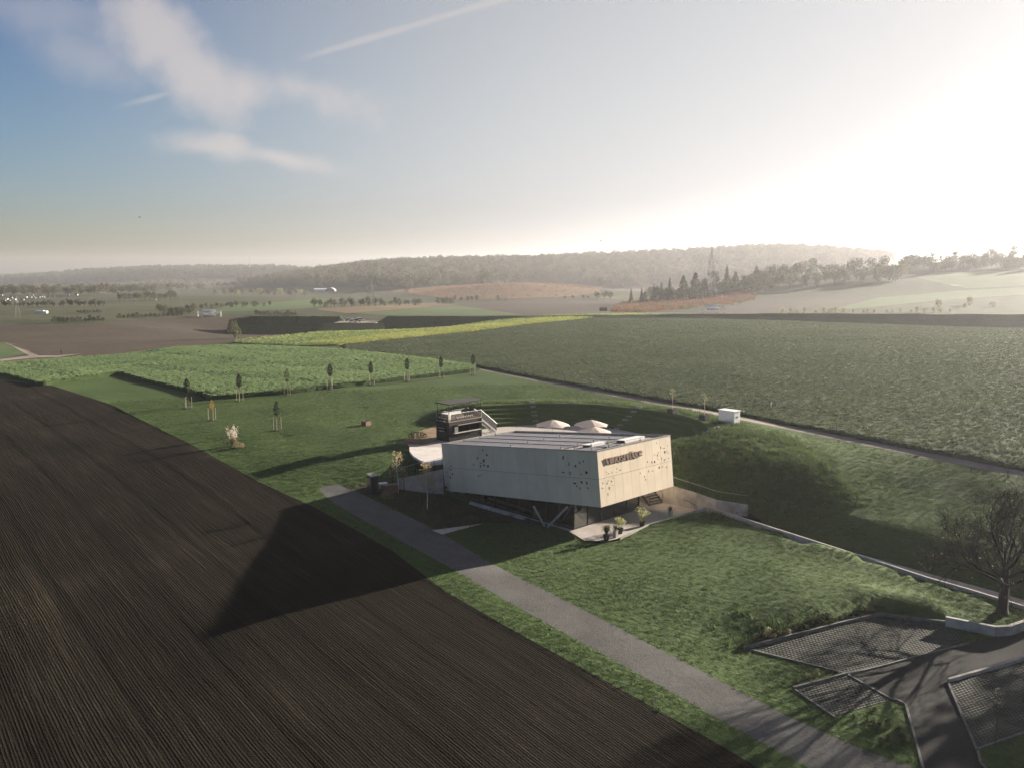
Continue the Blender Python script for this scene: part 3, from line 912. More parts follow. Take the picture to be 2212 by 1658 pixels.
def build_terrain():
    # polar point set, finer towards the camera, plus rings that follow the amphitheatre rows
    pts = []
    rr = np.geomspace(27, 5250, 320)
    tt = np.linspace(-.94, .94, 150)
    TG, RG = np.meshgrid(tt, rr)
    TG = TG + rng.uniform(-.3, .3, TG.shape) * (tt[1] - tt[0])
    Y = RG * (1 + rng.uniform(-.004, .004, RG.shape)); X = TG * Y
    pts = np.c_[X.ravel(), Y.ravel()]
    r = np.hypot(pts[:, 0] - AMP_C[0], pts[:, 1] - AMP_C[1])
    th = np.degrees(np.arctan2(pts[:, 1] - AMP_C[1], pts[:, 0] - AMP_C[0]))
    pts = pts[~((r > AMP_R0 - .6) & (r < AMP_R1 + .6) & (th > -22) & (th < 140))]
    st = (AMP_R1 - AMP_R0) / AMP_N
    ring = []
    for i in range(AMP_N + 1):
        for f in (0.0, .03, .07, .11, .6):
            ring.append(AMP_R0 + (i + f) * st)
    ang = np.radians(np.arange(-22, 140, 1.6))
    AA, RR = np.meshgrid(ang, np.array(ring) + .001)
    pts = np.r_[pts, np.c_[AMP_C[0] + RR.ravel() * np.cos(AA.ravel()), AMP_C[1] + RR.ravel() * np.sin(AA.ravel())]]
    verts = [Vector((float(a), float(b))) for a, b in pts]
    faces = []
    for name, mat, P, z in ZONES:
        if sum(P[i][0] * P[(i + 1) % len(P)][1] - P[(i + 1) % len(P)][0] * P[i][1] for i in range(len(P))) < 0:
            P = P[::-1]
        base = len(verts)
        verts += [Vector((float(p[0]), float(p[1]))) for p in P]
        faces.append(list(range(base, base + len(P))))
    res = delaunay_2d_cdt(verts, [], faces, 0, 1e-4)
    vo, fo, origf = res[0], res[2], res[5]
    V = np.array([(p.x, p.y) for p in vo])
    Z = height(V[:, 0], V[:, 1])
    by = {}
    for f, of in zip(fo, origf):
        k = max(of) if of else -1
        by.setdefault(k, []).append(f)
    meshes = {}
    for k, fl in by.items():
        fl = np.array(fl)
        if k < 0:
            # open valley: woodland floor on the hills, meadow elsewhere
            cx = V[fl].mean(1)
            t = cx[:, 0] / cx[:, 1]
            near = cx[:, 1] < 430
            wood = (cx[:, 1] > 1350) & (t > -.24) | (cx[:, 1] > 2500)
            sets = [('verge', 'rough_grass', near, None), ('woodland_floor', 'woodland', wood & ~near, None), ('meadow', 'meadow', ~wood & ~near, None)]
        else:
            nm, mk, P, zr = ZONES[k]
            sets = [(nm, mk, np.ones(len(fl), bool), zr)]
        for nm, mk, sel, zr in sets:
            ff = fl[sel]
            if not len(ff): continue
            rise = RISE.get(nm, 0.0)
            idx, inv = np.unique(ff.ravel(), return_inverse=True)
            xy = V[idx]; z = (Z[idx] if zr is None else zr(xy[:, 0], xy[:, 1])) + rise
            tri = inv.reshape(-1, 3)
            a, b, c = xy[tri[:, 0]], xy[tri[:, 1]], xy[tri[:, 2]]
            cr = (b[:, 0] - a[:, 0]) * (c[:, 1] - a[:, 1]) - (b[:, 1] - a[:, 1]) * (c[:, 0] - a[:, 0])
            tri[cr < 0] = tri[cr < 0][:, ::-1]
            me = bpy.data.meshes.new(nm)
            vl, fl_ = np.c_[xy, z].tolist(), tri.tolist()
            if rise:
                es = {}
                for t_ in fl_:
                    for i in range(3): es[(t_[i], t_[(i + 1) % 3])] = 1
                nv = len(vl)
                vl = vl + [(p[0], p[1], p[2] - rise - .02) for p in vl]
                fl_ = fl_ + [(j, i, i + nv, j + nv) for (i, j) in es if (j, i) not in es]
            me.from_pydata(vl, [], fl_)
            me.materials.append(M[mk])
            me.polygons.foreach_set('use_smooth', [True] * len(me.polygons))
            me.update()
            structure(nm, me)
            meshes.setdefault(nm, []).append((np.c_[xy, z], tri))
    return meshes


TERR = build_terrain()

# ------------------------------------------------------------------ scatter (ground cover that nobody could count)
LIB = {}


def lib(name, mesh):
    c = bpy.data.collections.new(name)
    ms = mesh if isinstance(mesh, (list, tuple)) else [mesh]
    for i, m in enumerate(ms):
        c.objects.link(bpy.data.objects.new(name + '_piece', m))
    LIB[name] = c
    return c


def scatter(name, V, T, dens, coll, seed, smin, smax, tilt=0.2):
    """ground cover grown on the given piece of terrain; dens = plants per square metre at each vertex"""
    me = bpy.data.meshes.new(name)
    me.from_pydata(V.tolist(), [], T.tolist())
    a = me.attributes.new('dens', 'FLOAT', 'POINT')
    a.data.foreach_set('value', np.asarray(dens, dtype=np.float32))
    o = obj(name, me)
    o['kind'] = 'stuff'
    ng = bpy.data.node_groups.new(name, 'GeometryNodeTree')
    ng.interface.new_socket('Geometry', in_out='INPUT', socket_type='NodeSocketGeometry')
    ng.interface.new_socket('Geometry', in_out='OUTPUT', socket_type='NodeSocketGeometry')
    N, L = ng.nodes.new, ng.links.new
    gi, go = N('NodeGroupInput'), N('NodeGroupOutput')
    dp = N('GeometryNodeDistributePointsOnFaces')
    na = N('GeometryNodeInputNamedAttribute'); na.data_type = 'FLOAT'; na.inputs['Name'].default_value = 'dens'
    ci = N('GeometryNodeCollectionInfo'); ci.inputs['Collection'].default_value = coll
    ci.inputs['Separate Children'].default_value = True; ci.inputs['Reset Children'].default_value = True
    ip = N('GeometryNodeInstanceOnPoints'); ip.inputs['Pick Instance'].default_value = True
    r1 = N('FunctionNodeRandomValue'); r1.data_type = 'FLOAT_VECTOR'
    r1.inputs[0].default_value = (-tilt, -tilt, 0); r1.inputs[1].default_value = (tilt, tilt, 6.283)
    r2 = N('FunctionNodeRandomValue'); r2.data_type = 'FLOAT'
    r2.inputs[2].default_value = smin; r2.inputs[3].default_value = smax; r2.inputs['Seed'].default_value = 3
    r3 = N('FunctionNodeRandomValue'); r3.data_type = 'INT'
    r3.inputs[4].default_value = 0; r3.inputs[5].default_value = max(0, len(coll.objects) - 1); r3.inputs['Seed'].default_value = 5
    dp.inputs['Seed'].default_value = seed
    L(gi.outputs[0], dp.inputs['Mesh'])
    L([s for s in na.outputs if s.enabled][0], dp.inputs['Density'])
    L(dp.outputs['Points'], ip.inputs['Points'])
    L(ci.outputs[0], ip.inputs['Instance'])
    L(r1.outputs[0], ip.inputs['Rotation'])
    L(r2.outputs[1], ip.inputs['Scale'])
    L(r3.outputs[2], ip.inputs['Instance Index'])
    L(ip.outputs[0], go.inputs[0])
    md = o.modifiers.new('growth', 'NODES'); md.node_group = ng
    return o


def merged(names):
    Vs, Ts, b = [], [], 0
    for n in names:
        for V, T in TERR.get(n, []):
            Vs.append(V); Ts.append(T + b); b += len(V)
    return np.concatenate(Vs), np.concatenate(Ts)


def tuft(n, h, spread, w, seed, mat, droop=0.4):
    rs = np.random.default_rng(seed)
    m = MB()
    for i in range(n):
        a = rs.uniform(0, 6.28); r = spread * math.sqrt(rs.uniform())
        p = Vector((r * math.cos(a), r * math.sin(a), -0.02))
        b = rs.uniform(0, 6.28); l = h * rs.uniform(.6, 1.2)
        tip = p + Vector((math.cos(b) * l * droop, math.sin(b) * l * droop, l))
        s = Vector((-math.sin(b), math.cos(b), 0)) * w
        m.add([p - s, p + s, tip], [(0, 1, 2)])
    return m.mesh('tuft', mat)


def leafclump(n, r, h, size, seed, mat, z0=0.05, extra=None):
    rs = np.random.default_rng(seed)
    m = MB()
    pts = []
    for i in range(n):
        a = rs.uniform(0, 6.28); q = r * math.sqrt(rs.uniform())
        pts.append((q * math.cos(a), q * math.sin(a), z0 + (h - z0) * rs.uniform() * (1 - .4 * q / r)))
    m.leaves(pts, size, rs, 0.3, 0.55)
    return m.mesh('clump', mat)


lib('grass', [tuft(22, .13, .20, .014, s, M['grass_blade'], .8) for s in (1, 2, 3)])
lib('rough', [tuft(30, .32, .36, .02, s, M['grass_blade'], .6) for s in (4, 5, 6, 7)] + [tuft(22, .30, .34, .018, 6, M['leaf_olive'], .6)])
lib('mustard', [leafclump(30, .42, .36, .085, s, M['mustard_leaf'], -.25) for s in (1, 2, 3)])
lib('beet', [leafclump(22, .40, .22, .095, s, M['beet_leaf'], -.12) for s in (4, 5, 6)])
lib('beet_tall', [leafclump(24, .5, .55, .11, s, M['beet_leaf'], .05) for s in (14, 15)])
lib('blossom', [leafclump(16, .5, .75, .13, s, M['blossom'], .3) for s in (7, 8)] + [leafclump(10, .5, .6, .15, 9, M['mustard_leaf'], .1)])
lib('green_manure', [leafclump(12, .5, .6, .16, s, M['mustard_leaf'], .1) for s in (10, 11)] + [leafclump(8, .4, .7, .12, 12, M['blossom'], .3)])
lib('shrublets', [leafclump(22, .4, .55, .09, s, M[k], .03) for s, k in ((21, 'leaf_pale'), (22, 'leaf_green'), (23, 'leaf_olive'), (24, 'leaf_green'))])

V, T = merged(['lawn'])
d = np.hypot(V[:, 0], V[:, 1])
noise_patch = 0.75 + 0.5 * np.sin(V[:, 0] * .7 + 2 * np.sin(V[:, 1] * .31)) * np.sin(V[:, 1] * .55 + 1.5 * np.sin(V[:, 0] * .23))
r = np.hypot(V[:, 0] - AMP_C[0], V[:, 1] - AMP_C[1]); th = np.degrees(np.arctan2(V[:, 1] - AMP_C[1], V[:, 0] - AMP_C[0]))
dens = 7.0 * noise_patch * (1 - ((r < 21.8) & (th > -8) & (th < 128))) * (d < 165) * (np.abs(V[:, 0] / V[:, 1]) < .72)
tag(scatter('lawn_grass', V, T, dens, LIB['grass'], 1, .8, 1.3), 'short mown green grass covering the lawns around the pavilion', 'grass')
# rougher grass on the steep banks
r = np.hypot(V[:, 0] - AMP_C[0], V[:, 1] - AMP_C[1]); th = np.degrees(np.arctan2(V[:, 1] - AMP_C[1], V[:, 0] - AMP_C[0]))
bank = ((V[:, 0] > 17) & (V[:, 0] < 37) & (V[:, 1] > 88) & (V[:, 1] < 108) & (th < -2)) | ((r > 20) & (r < 26) & (th > -20) & (th < 130))
lot = np.array([min(abs(V[i, 1] - 62), 9) for i in range(len(V))])
slope2 = ((V[:, 0] > 15) & (V[:, 0] < 36) & (V[:, 1] > 58) & (V[:, 1] < 68) & (V[:, 2] < -4.25) & (V[:, 1] > 46.5 + .74 * V[:, 0]))
tag(scatter('rough_bank_grass', V, T, bank * np.where((r < 22) & (th > -3), 0, 3.2) + slope2 * .8, LIB['rough'], 2, .7, 1.7), 'rough long grass on the steep banks of the mound', 'grass')
V, T = merged(['garden_bed'])
tag(scatter('garden_plants', V, T, np.full(len(V), 1.6), LIB['rough'], 8, .4, 1.0), 'low dry plants in the shaded garden bed', 'ground cover')
V, T = merged(['mustard_field'])
lanes = np.abs(np.sin((V[:, 0] * .67 + V[:, 1] * .74) * math.pi / 19 + .6 * np.sin(V[:, 0] * .05))) > .24
tag(scatter('mustard_crop', V, T, np.where(lanes, 3.4, .5) * (np.abs(V[:, 0] / V[:, 1]) < .75), LIB['mustard'], 3, .75, 1.25), 'tall bright green mustard crop filling the field behind the lawn', 'crop')
V, T = merged(['beet_field'])
dd = np.hypot(V[:, 0], V[:, 1])
wild = np.clip(np.sin(V[:, 0] * .11 + 2 * np.sin(V[:, 1] * .05)) * np.sin(V[:, 1] * .13) + .35 * np.sin(V[:, 0] * .6) * np.sin(V[:, 1] * .5), 0, 1)
tag(scatter('beet_crop', V, T, np.clip(2.2 * 170 / dd, .55, 2.4) * (np.abs(V[:, 0] / V[:, 1]) < .75), LIB['beet'], 4, .8, 1.35), 'dark green beet leaves covering the wide field on the right', 'crop')
tag(scatter('crop_weeds', V, T, .22 * wild * (dd < 330) * (np.abs(V[:, 0] / V[:, 1]) < .75), LIB['beet_tall'], 5, .6, 1.1), 'taller pale weeds standing up out of the beet field', 'weeds')
V, T = merged(['flower_strip'])
tag(scatter('green_manure', V, T, np.full(len(V), .9), LIB['green_manure'], 6, .8, 1.4), 'light green flowering cover crop beside the yellow strip', 'crop')
V, T = merged(['yellow_blossom_strip'])
tag(scatter('yellow_blossom', V, T, np.full(len(V), 1.3), LIB['blossom'], 7, .8, 1.4), 'bright yellow flowering strip along the beet field', 'flowers')

# ------------------------------------------------------------------ trees


def branches(m, p, d, length, r, depth, rs, spread=.5, tips=None, n0=6, up_bias=.25, kids=(2, 4), shrink=.7):
    segs = 3
    q = p.copy()
    for i in range(segs):
        d = (d + Vector((rs.normal(), rs.normal(), rs.normal())) * .09 + Vector((0, 0, up_bias * .12))).normalized()
        q2 = q + d * (length / segs)
        ra, rb = r * (1 - .32 * i / segs), r * (1 - .32 * (i + 1) / segs)
        m.tube(q, q2, ra, rb, n0 if depth > 2 else (4 if depth > 1 else 3), cap=False)
        if depth > 0 and i >= 1 - (depth > 3):
            for k in range(int(rs.integers(kids[0] - 1, kids[1])) if i < segs - 1 else int(rs.integers(kids[0], kids[1] + 1))):
                ax = d.orthogonal().normalized(); ax = Quaternion(d, rs.uniform(0, 6.28)) @ ax
                nd = (d * rs.uniform(.55, 1.0) + ax * spread * rs.uniform(.6, 1.4) + Vector((0, 0, up_bias))).normalized()
                branches(m, q2, nd, length * shrink * rs.uniform(.75, 1.1), rb * rs.uniform(.5, .72), depth - 1, rs, spread, tips, n0, up_bias, kids, shrink)
        q = q2
    if depth == 0 and tips is not None: tips.append(q.copy())


def crown_pts(n, rs, blobs):
    """points through the outer shell of a cluster of lobes"""
    pts = []
    w = np.array([b[3] ** 2 for b in blobs]); w = w / w.sum()
    while len(pts) < n:
        b = blobs[int(rs.choice(len(blobs), p=w))]
        v = rs.normal(size=3); v /= np.linalg.norm(v)
        q = np.array(b[:3]) + v * b[3] * (rs.uniform(.35, 1.0) ** .5) * np.array((1, 1, .85))
        if q[2] > 0.02: pts.append(q)
    return pts


def round_blobs(rs, h, w, base, k=9):
    """lobes of a broad-leaved crown of height h and half-width w that starts at height base"""
    out = []
    for i in range(k):
        a = rs.uniform(0, 6.28); f = rs.uniform(0, 1)
        z = base + (h - base) * (.2 + .68 * f)
        q = w * .62 * math.sqrt(max(0, 1 - (2 * f - .9) ** 2)) * rs.uniform(.6, 1.1)
        out.append((q * math.cos(a), q * math.sin(a), z, w * rs.uniform(.32, .5)))
    out.append((0, 0, base + (h - base) * .55, w * .5))
    return out


def tree_parts(kind, seed):
    """unit-height tree: (trunk mesh, crown mesh)"""
    rs = np.random.default_rng(seed)
    tr, cr = MB(), MB()
    if kind == 'round':
        tr.tube((0, 0, -.03), (0.01, 0, .5), .028, .014, 6)
        for i in range(5):
            a = rs.uniform(0, 6.28)
            tr.tube((0, 0, .2 + .06 * i), (.22 * math.cos(a), .22 * math.sin(a), .5 + .06 * i), .012, .004, 4)
        cr.leaves(crown_pts(620, rs, round_blobs(rs, 1.0, .46, .12)), .040, rs)
    elif kind == 'bush':
        for i in range(4):
            a = rs.uniform(0, 6.28)
            tr.tube((0, 0, -.03), (.3 * math.cos(a), .3 * math.sin(a), .5), .02, .006, 4)
        cr.leaves(crown_pts(460, rs, round_blobs(rs, .95, .62, .0, 8)), .055, rs)
    elif kind == 'conifer':
        tr.tube((0, 0, -.03), (0, 0, .97), .022, .004, 5)
        for i in range(15):
            z = .10 + .86 * i / 14; rad = .25 * (1 - z) ** .8 * rs.uniform(.8, 1.15) + .012
            for k in range(9):
                a = 6.28 * k / 9 + rs.uniform(-.3, .3); l = rad * rs.uniform(.7, 1.15)
                p = Vector((0, 0, z)); q = Vector((l * math.cos(a), l * math.sin(a), z - l * .35))
                s = Vector((-math.sin(a), math.cos(a), 0)) * (l * .32 + .008)
                mid = p.lerp(q, .55)
                cr.add([p, mid - s - Vector((0, 0, .012)), q, mid + s - Vector((0, 0, .012))], [(0, 1, 2, 3)])
                cr.add([p + Vector((0, 0, .02)), mid - s * .6 + Vector((0, 0, .025)), q, mid + s * .6 - Vector((0, 0, .03))], [(0, 1, 2, 3)])
    elif kind == 'dense_conifer':
        tr.tube((0, 0, -.03), (0, 0, .9), .025, .005, 5)
        pts = []
        while len(pts) < 900:
            z = rs.uniform(.03, 1.0); rad = .30 * (1 - z) ** .62 * (1 + .16 * math.sin(z * 21))
            a = rs.uniform(0, 6.28); q = rad * rs.uniform(.55, 1.0)
            pts.append((q * math.cos(a), q * math.sin(a), z))
        cr.leaves(pts, .032, rs)
    elif kind == 'pine':
        tr.tube((0, 0, -.03), (.01, 0, .8), .022, .012, 6)
        for i in range(9):
            a = rs.uniform(0, 6.28); z = .62 + .035 * i
            tr.tube((0, 0, z - .06), (.17 * math.cos(a), .17 * math.sin(a), z), .008, .003, 4)
            cr.leaves(crown_pts(60, rs, [(.16 * math.cos(a), .16 * math.sin(a), z + .02, .10)]), .024, rs)
        cr.leaves(crown_pts(70, rs, [(0, 0, .93, .08)]), .024, rs)
    elif kind == 'bare':
        tips = []
        branches(tr, Vector((0, 0, -.03)), Vector((0, 0, 1)), .30, .026, 4, rs, .62, tips, 5, .16, (2, 3), .72)
        tw = []
        for t in tips:
            for k in range(2):
                e = t + Vector((rs.normal(), rs.normal(), abs(rs.normal()))) * .035
                cr.tube(t, e, .0022, .001, 3, False)
    elif kind == 'column':      # narrow young crown
        tr.tube((0, 0, -.02), (0, 0, .62), .011, .007, 6)
        pts = []
        while len(pts) < 560:
            f = rs.uniform(0, 1); rad = .098 * math.sin(math.pi * (f * .86 + .12)) ** .8 * rs.uniform(.5, 1.15)
            a = rs.uniform(0, 6.28)
            pts.append((rad * math.cos(a), rad * math.sin(a), .52 + .47 * f))
        cr.leaves(pts, .025, rs)
        for k in range(7):
            a = rs.uniform(0, 6.28)
            tr.tube((0, 0, .5 + .03 * k), (.06 * math.cos(a), .06 * math.sin(a), .62 + .045 * k), .004, .0015, 3)
    return tr, cr


TREES = {}


def tree_kind(key, kind, seeds, bark, leaf):
    TREES[key] = []
    for s in seeds:
        tr, cr = tree_parts(kind, s)
        TREES[key].append((tr.mesh('trunk', M[bark]), cr.mesh('crown', M[leaf])))


tree_kind('round_green', 'round', (1, 2, 3), 'bark', 'wood_green')
tree_kind('round_olive', 'round', (4, 5), 'bark', 'leaf_olive')
tree_kind('round_brown', 'round', (6, 7), 'bark', 'wood_brown')
tree_kind('round_dark', 'round', (8, 9), 'bark', 'leaf_dark')
tree_kind('bush_dark', 'bush', (11, 12), 'bark', 'leaf_dark')
tree_kind('bush_green', 'bush', (13, 14), 'bark', 'leaf_green')
tree_kind('bush_pale', 'bush', (15, 16), 'bark', 'leaf_pale')
tree_kind('bush_gold', 'bush', (17,), 'bark', 'leaf_olive')
tree_kind('conifer', 'conifer', (21, 22), 'bark', 'needle')
tree_kind('fir', 'dense_conifer', (23, 24), 'bark', 'needle')
tree_kind('pine', 'pine', (25,), 'bark', 'needle')
tree_kind('bare', 'bare', (26, 27), 'bark', 'bark')

# woods on the far hills: one mass
lib('wood_trees', [pr[1] for k in ('round_green', 'round_brown', 'round_olive') for pr in TREES[k]])
lib('far_wood_trees', [pr[1] for k in ('round_green', 'round_dark', 'fir') for pr in TREES[k]])
V, T = merged(['woodland_floor', 'meadow'])
t = V[:, 0] / V[:, 1]
nz = .5 + .5 * np.sin(V[:, 0] * .012 + 2 * np.sin(V[:, 1] * .008)) * np.sin(V[:, 1] * .014 + np.sin(V[:, 0] * .01))
front = 1380 + 160 * np.sin(t * 14) + 120 * np.sin(t * 31 + 1)
ctr = (V[:, 1] > front) & (V[:, 1] < 2350) & (t > -.27 + .04 * np.sin(V[:, 1] * .01)) & (t < .62)
tag(scatter('hill_woods', V, T, ctr * .0075 * (.6 + .6 * nz), LIB['wood_trees'], 11, 10, 25, .05), 'brownish autumn woods covering the long hill in the haze', 'woods')
lw = (V[:, 1] > 2550) & (V[:, 1] < 4700) & (t < .02)
tag(scatter('distant_woods', V, T, lw * .0042, LIB['far_wood_trees'], 12, 16, 28, .05), 'dark blue wooded ridge far off at the left', 'woods')
mid = (V[:, 1] > 950) & (V[:, 1] < 2500) & (t < -.12) & (nz > .62)
tag(scatter('valley_groves', V, T, mid * .004, LIB['wood_trees'], 13, 8, 15, .05), 'scattered groves of trees across the far valley', 'woods')
V, T = merged(['hillside'])
t = V[:, 0] / V[:, 1]

# ------------------------------------------------------------------ trees one can tell apart
TREE_COUNT = 0


LOOK = {'round_green': 'green', 'round_olive': 'olive', 'round_brown': 'brownish', 'round_dark': 'dark', 'bush_dark': 'dark low', 'bush_green': 'green bushy', 'bush_pale': 'pale',
        'bush_gold': 'golden', 'conifer': 'spruce-like', 'fir': 'dense', 'pine': 'pine', 'bare': 'leafless'}
MARKS = [(20, 'at the far left edge'), (95, 'right below the white houses'), (165, 'right of the white houses'), (230, 'above the left brown field'), (300, 'left of the dense tree clump'),
         (395, 'by the left pylon'), (455, 'above the left sign gantry'), (508, 'above the lone golden bush tree'), (555, 'under the radio mast'), (630, 'left of the white hall'), (706, 'below the white hall'),
         (762, 'above the road gap'), (804, 'at the foot of the middle pylon'), (870, 'right of the middle pylon'), (950, 'left end of the vineyard'), (1040, 'below the vineyard'), (1140, 'below the vineyard crest'),
         (1240, 'right end of the vineyard'), (1303, 'above the small barn'), (1363, 'beside the lone small spruce'), (1430, 'between the slim spruces'), (1500, 'at the broad dark conifer'), (1540, 'behind the bare-stemmed pine'),
         (1585, 'right of the tall pylon'), (1633, 'at the pointed fir'), (1665, 'below the slim spruce'), (1718, 'around the broad fir'), (1775, 'right of the broad fir'), (1830, 'below the crest spruce'), (1880, 'at the gap in the wood'),
         (1932, 'under the lone skyline tree'), (1980, 'at the pointed hedge tree'), (2030, 'left of the leafless hedge tree'), (2065, 'right of the leafless hedge tree'), (2130, 'under the tall hedge trees'), (2200, 'at the right edge')]
LABELS = {}


def single_out(label, key, u, hpx, mid):
    """say which one: look, size and the landmark it stands at"""
    place = min(MARKS, key=lambda q: abs(q[0] - u))[1]
    size = 'small' if hpx < mid * .85 else 'tall' if hpx > mid * 1.15 else 'middling'
    base = f"{size} {LOOK[key]} {label}, {place}"
    return base


def plant(key, u, v, hpx, label, group=None, name=None, cat='tree', wide=1.0, pos=None, mid=None):
    global TREE_COUNT
    if mid: label = single_out(label, key, u, hpx, mid)
    p = pos if pos is not None else at(u, v)
    h = hpx * px_m(p)
    pr = TREES[key][TREE_COUNT % len(TREES[key])]
    TREE_COUNT += 1
    nm = name or {'conifer': 'spruce_tree', 'fir': 'fir_tree', 'pine': 'pine_tree', 'bare': 'bare_tree'}.get(key, 'bush' if key.startswith('bush') else 'broadleaf_tree')
    o = thing(nm, label, 'bush' if nm == 'bush' else cat, (p.x, p.y, p.z - .05), rng.uniform(0, 6.28), group)
    o.scale = (h * wide, h * wide, h)
    obj('trunk', pr[0], o)
    obj('crown', pr[1], o)
    return o


# right-hand hill: conifers that stand out
for key, u, v, h, lab in [
    ('conifer', 1363, 653, 30, 'small spruce standing alone at the left end of the hill wood'),
    ('conifer', 1386, 655, 34, 'spruce just right of the lone small spruce by the hill wood'),
    ('fir', 1393, 657, 26, 'small dark fir in front of the spruces at the wood edge'),
    ('conifer', 1412, 652, 38, 'slim spruce left of the tall pair at the wood edge'),
    ('conifer', 1428, 650, 42, 'spruce with open branches left of the tallest spruce in front'),
    ('conifer', 1446, 650, 51, 'tall open spruce in the middle of the front wood edge'),
    ('fir', 1475, 650, 54, 'tall dense fir left of the broad dark conifer'),
    ('fir', 1501, 650, 60, 'broad dark conifer, the widest at the wood edge'),
    ('fir', 1522, 648, 46, 'narrow pointed cypress right of the broad dark conifer'),
    ('pine', 1540, 640, 54, 'pine with a bare stem in front of the large pylon'),
    ('conifer', 1569, 630, 58, 'spruce taller than the wood around it right of the pylon'),
    ('fir', 1588, 631, 44, 'dark fir right of the spruce beside the pylon'),
    ('fir', 1633, 618, 42, 'pointed dark fir in the middle of the hill wood'),
    ('conifer', 1663, 612, 38, 'slim spruce rising above the grey wood'),
    ('fir', 1718, 604, 34, 'broad fir among pale bushes on the hill wood'),
    ('conifer', 1830, 590, 28, 'small spruce on the crest left of the gap in the wood')]:
    plant(key, u, v, h, lab, 'conifers on the right hill')
rs = np.random.default_rng(31)
for i in range(38):
    u = 1402 + i * 8.2 + rs.uniform(-4, 4)
    v = 660 - (u - 1380) * .135 + rs.uniform(-7, 2)
    plant(['bush_green', 'round_dark', 'round_dark', 'round_green'][i % 4], u, v, rs.uniform(18, 33), 'tree in the front of the hill wood', 'trees along the front of the hill wood', mid=26)
for i in range(62):
    u = 1600 + i * 5.9 + rs.uniform(-5, 5)
    v = 632 - (u - 1600) * .06 - rs.uniform(0, 28)
    plant(['round_dark', 'round_green', 'bush_green', 'round_brown', 'round_dark', 'round_olive'][i % 6], u, v, rs.uniform(20, 36), 'tree in the hill wood', 'trees inside the hill wood', mid=29)
for u, v, h in [(1700, 596, 30), (1655, 604, 32), (1690, 598, 28)]:
    plant('bare', u, v, h, {1700: 'upper leafless tree of the hill wood, right of the slim spruce', 1655: 'leafless tree of the hill wood beside the slim spruce', 1690: 'lower leafless tree of the hill wood, left of the other'}[u], 'bare trees in the hill wood')
plant('bare', 1932, 566, 34, 'round bare tree alone on the skyline of the right hill')
plant('fir', 1977, 568, 22, 'dark pointed tree right of the lone bare skyline tree')
for i in range(62):
    u = 1945 + i * 4.9 + rs.uniform(-4, 4)
    v = 592 - (u - 1940) * .032 + rs.uniform(-18, 0)
    plant(['round_dark', 'bush_green', 'round_dark', 'bush_dark'][i % 4], u, v, rs.uniform(17, 30), 'tree in the hill top hedge', 'hedge trees on the right hill top', mid=24)
for u, v, h in [(2125, 560, 30), (2140, 560, 27), (2190, 560, 28)]:
    plant('round_dark', u, v, h, 'bigger dark tree standing up from the hill top hedge', 'taller trees in the hill top hedge')
plant('bare', 2058, 566, 26, 'leafless tree rising from the hill top hedge')
for i in range(22):
    u = 1690 + i * 17 + rs.uniform(-6, 6)
    plant('bush_pale', u, 676.5 - .004 * (u - 1690), rs.uniform(6, 14), 'bush behind the long embankment', 'pale bushes behind the embankment', mid=10)
for u, v, h in [(2028, 664, 20), (2094, 660, 18), (2144, 664, 14), (2084, 665, 10)]:
    plant('bush_pale', u, v, h, 'taller pale bush on the dark slope at the right', 'taller pale bushes on the right slope')

# hedgerows and trees of the valley, left and centre
for i in range(22):
    u = 680 + i * 10.8 + rs.uniform(-4, 4)
    plant(['round_green', 'round_dark', 'bush_green'][i % 3], u, 664 - (u - 680) * .02, rs.uniform(12, 22), 'tree in the valley row', 'row of trees across the valley', mid=17)
for u in (946, 956, 966, 974):
    plant('bush_dark', u, 657, 15, 'dark bush in the clump at the brown field corner', 'dark bush clump by the brown field')
for u, h in ((983, 14), (996, 11), (1010, 12), (1019, 12), (1030, 13), (1076, 12), (1092, 6)):
    plant('round_dark' if u < 1040 else 'bush_green', u, 652 - (u - 983) * .01, h, 'small separate tree below the vineyard, ' + {983: 'next to the dark bush clump', 996: 'second from the dark bush clump', 1010: 'third from the dark bush clump', 1019: 'fourth from the dark bush clump', 1030: 'fifth from the dark bush clump', 1076: 'rounder and standing alone', 1092: 'the lowest of the row'}[u], 'small trees below the vineyard')
plant('round_green', 795, 640, 22, 'tall green tree beside the pylon in the middle of the valley')
for u, h in ((1220, 8), (1238, 9), (1260, 10), (1290, 20), (1305, 22), (1318, 20), (1270, 8)):
    plant('round_green', u, 646 if u < 1280 else 648, h, 'hazy tree at the right end of the vineyard, ' + {1220: 'leftmost and lowest', 1238: 'second from the left', 1260: 'third from the left', 1270: 'low, just left of the tall ones', 1290: 'left of the tall three', 1305: 'tallest, middle of the tall three', 1318: 'right of the tall three'}[u], 'trees at the end of the vineyard')
for u, v, h, k in [(346, 679, 24, 'round_olive'), (357, 679, 22, 'round_olive'), (370, 680, 18, 'bush_dark'), (382, 680, 17, 'bush_dark'), (394, 680, 18, 'bush_dark'), (406, 679, 20, 'bush_dark'), (418, 678, 23, 'round_olive')]:
    plant(k, u, v, h, {346: 'olive tree at the left end of the dense clump left of the gantry', 357: 'second olive tree of the dense clump left of the gantry', 370: 'lower dark bush in the dense clump, beside the olive trees', 382: 'dark bush in the middle of the dense clump', 394: 'dark bush right of the middle of the dense clump', 406: 'taller dark bush in the dense clump near the gantry', 418: 'olive tree at the right end of the dense clump, by the gantry'}[u], 'clump beside the left gantry')
for i in range(14):
    u = 432 + i * 11.5
    plant(['bush_green', 'round_green'][i % 2], u + rs.uniform(-4, 4), 666 - i * .35, rs.uniform(9, 15), 'bush in the hedge above the gantry', 'hedge above the left gantry', mid=12)
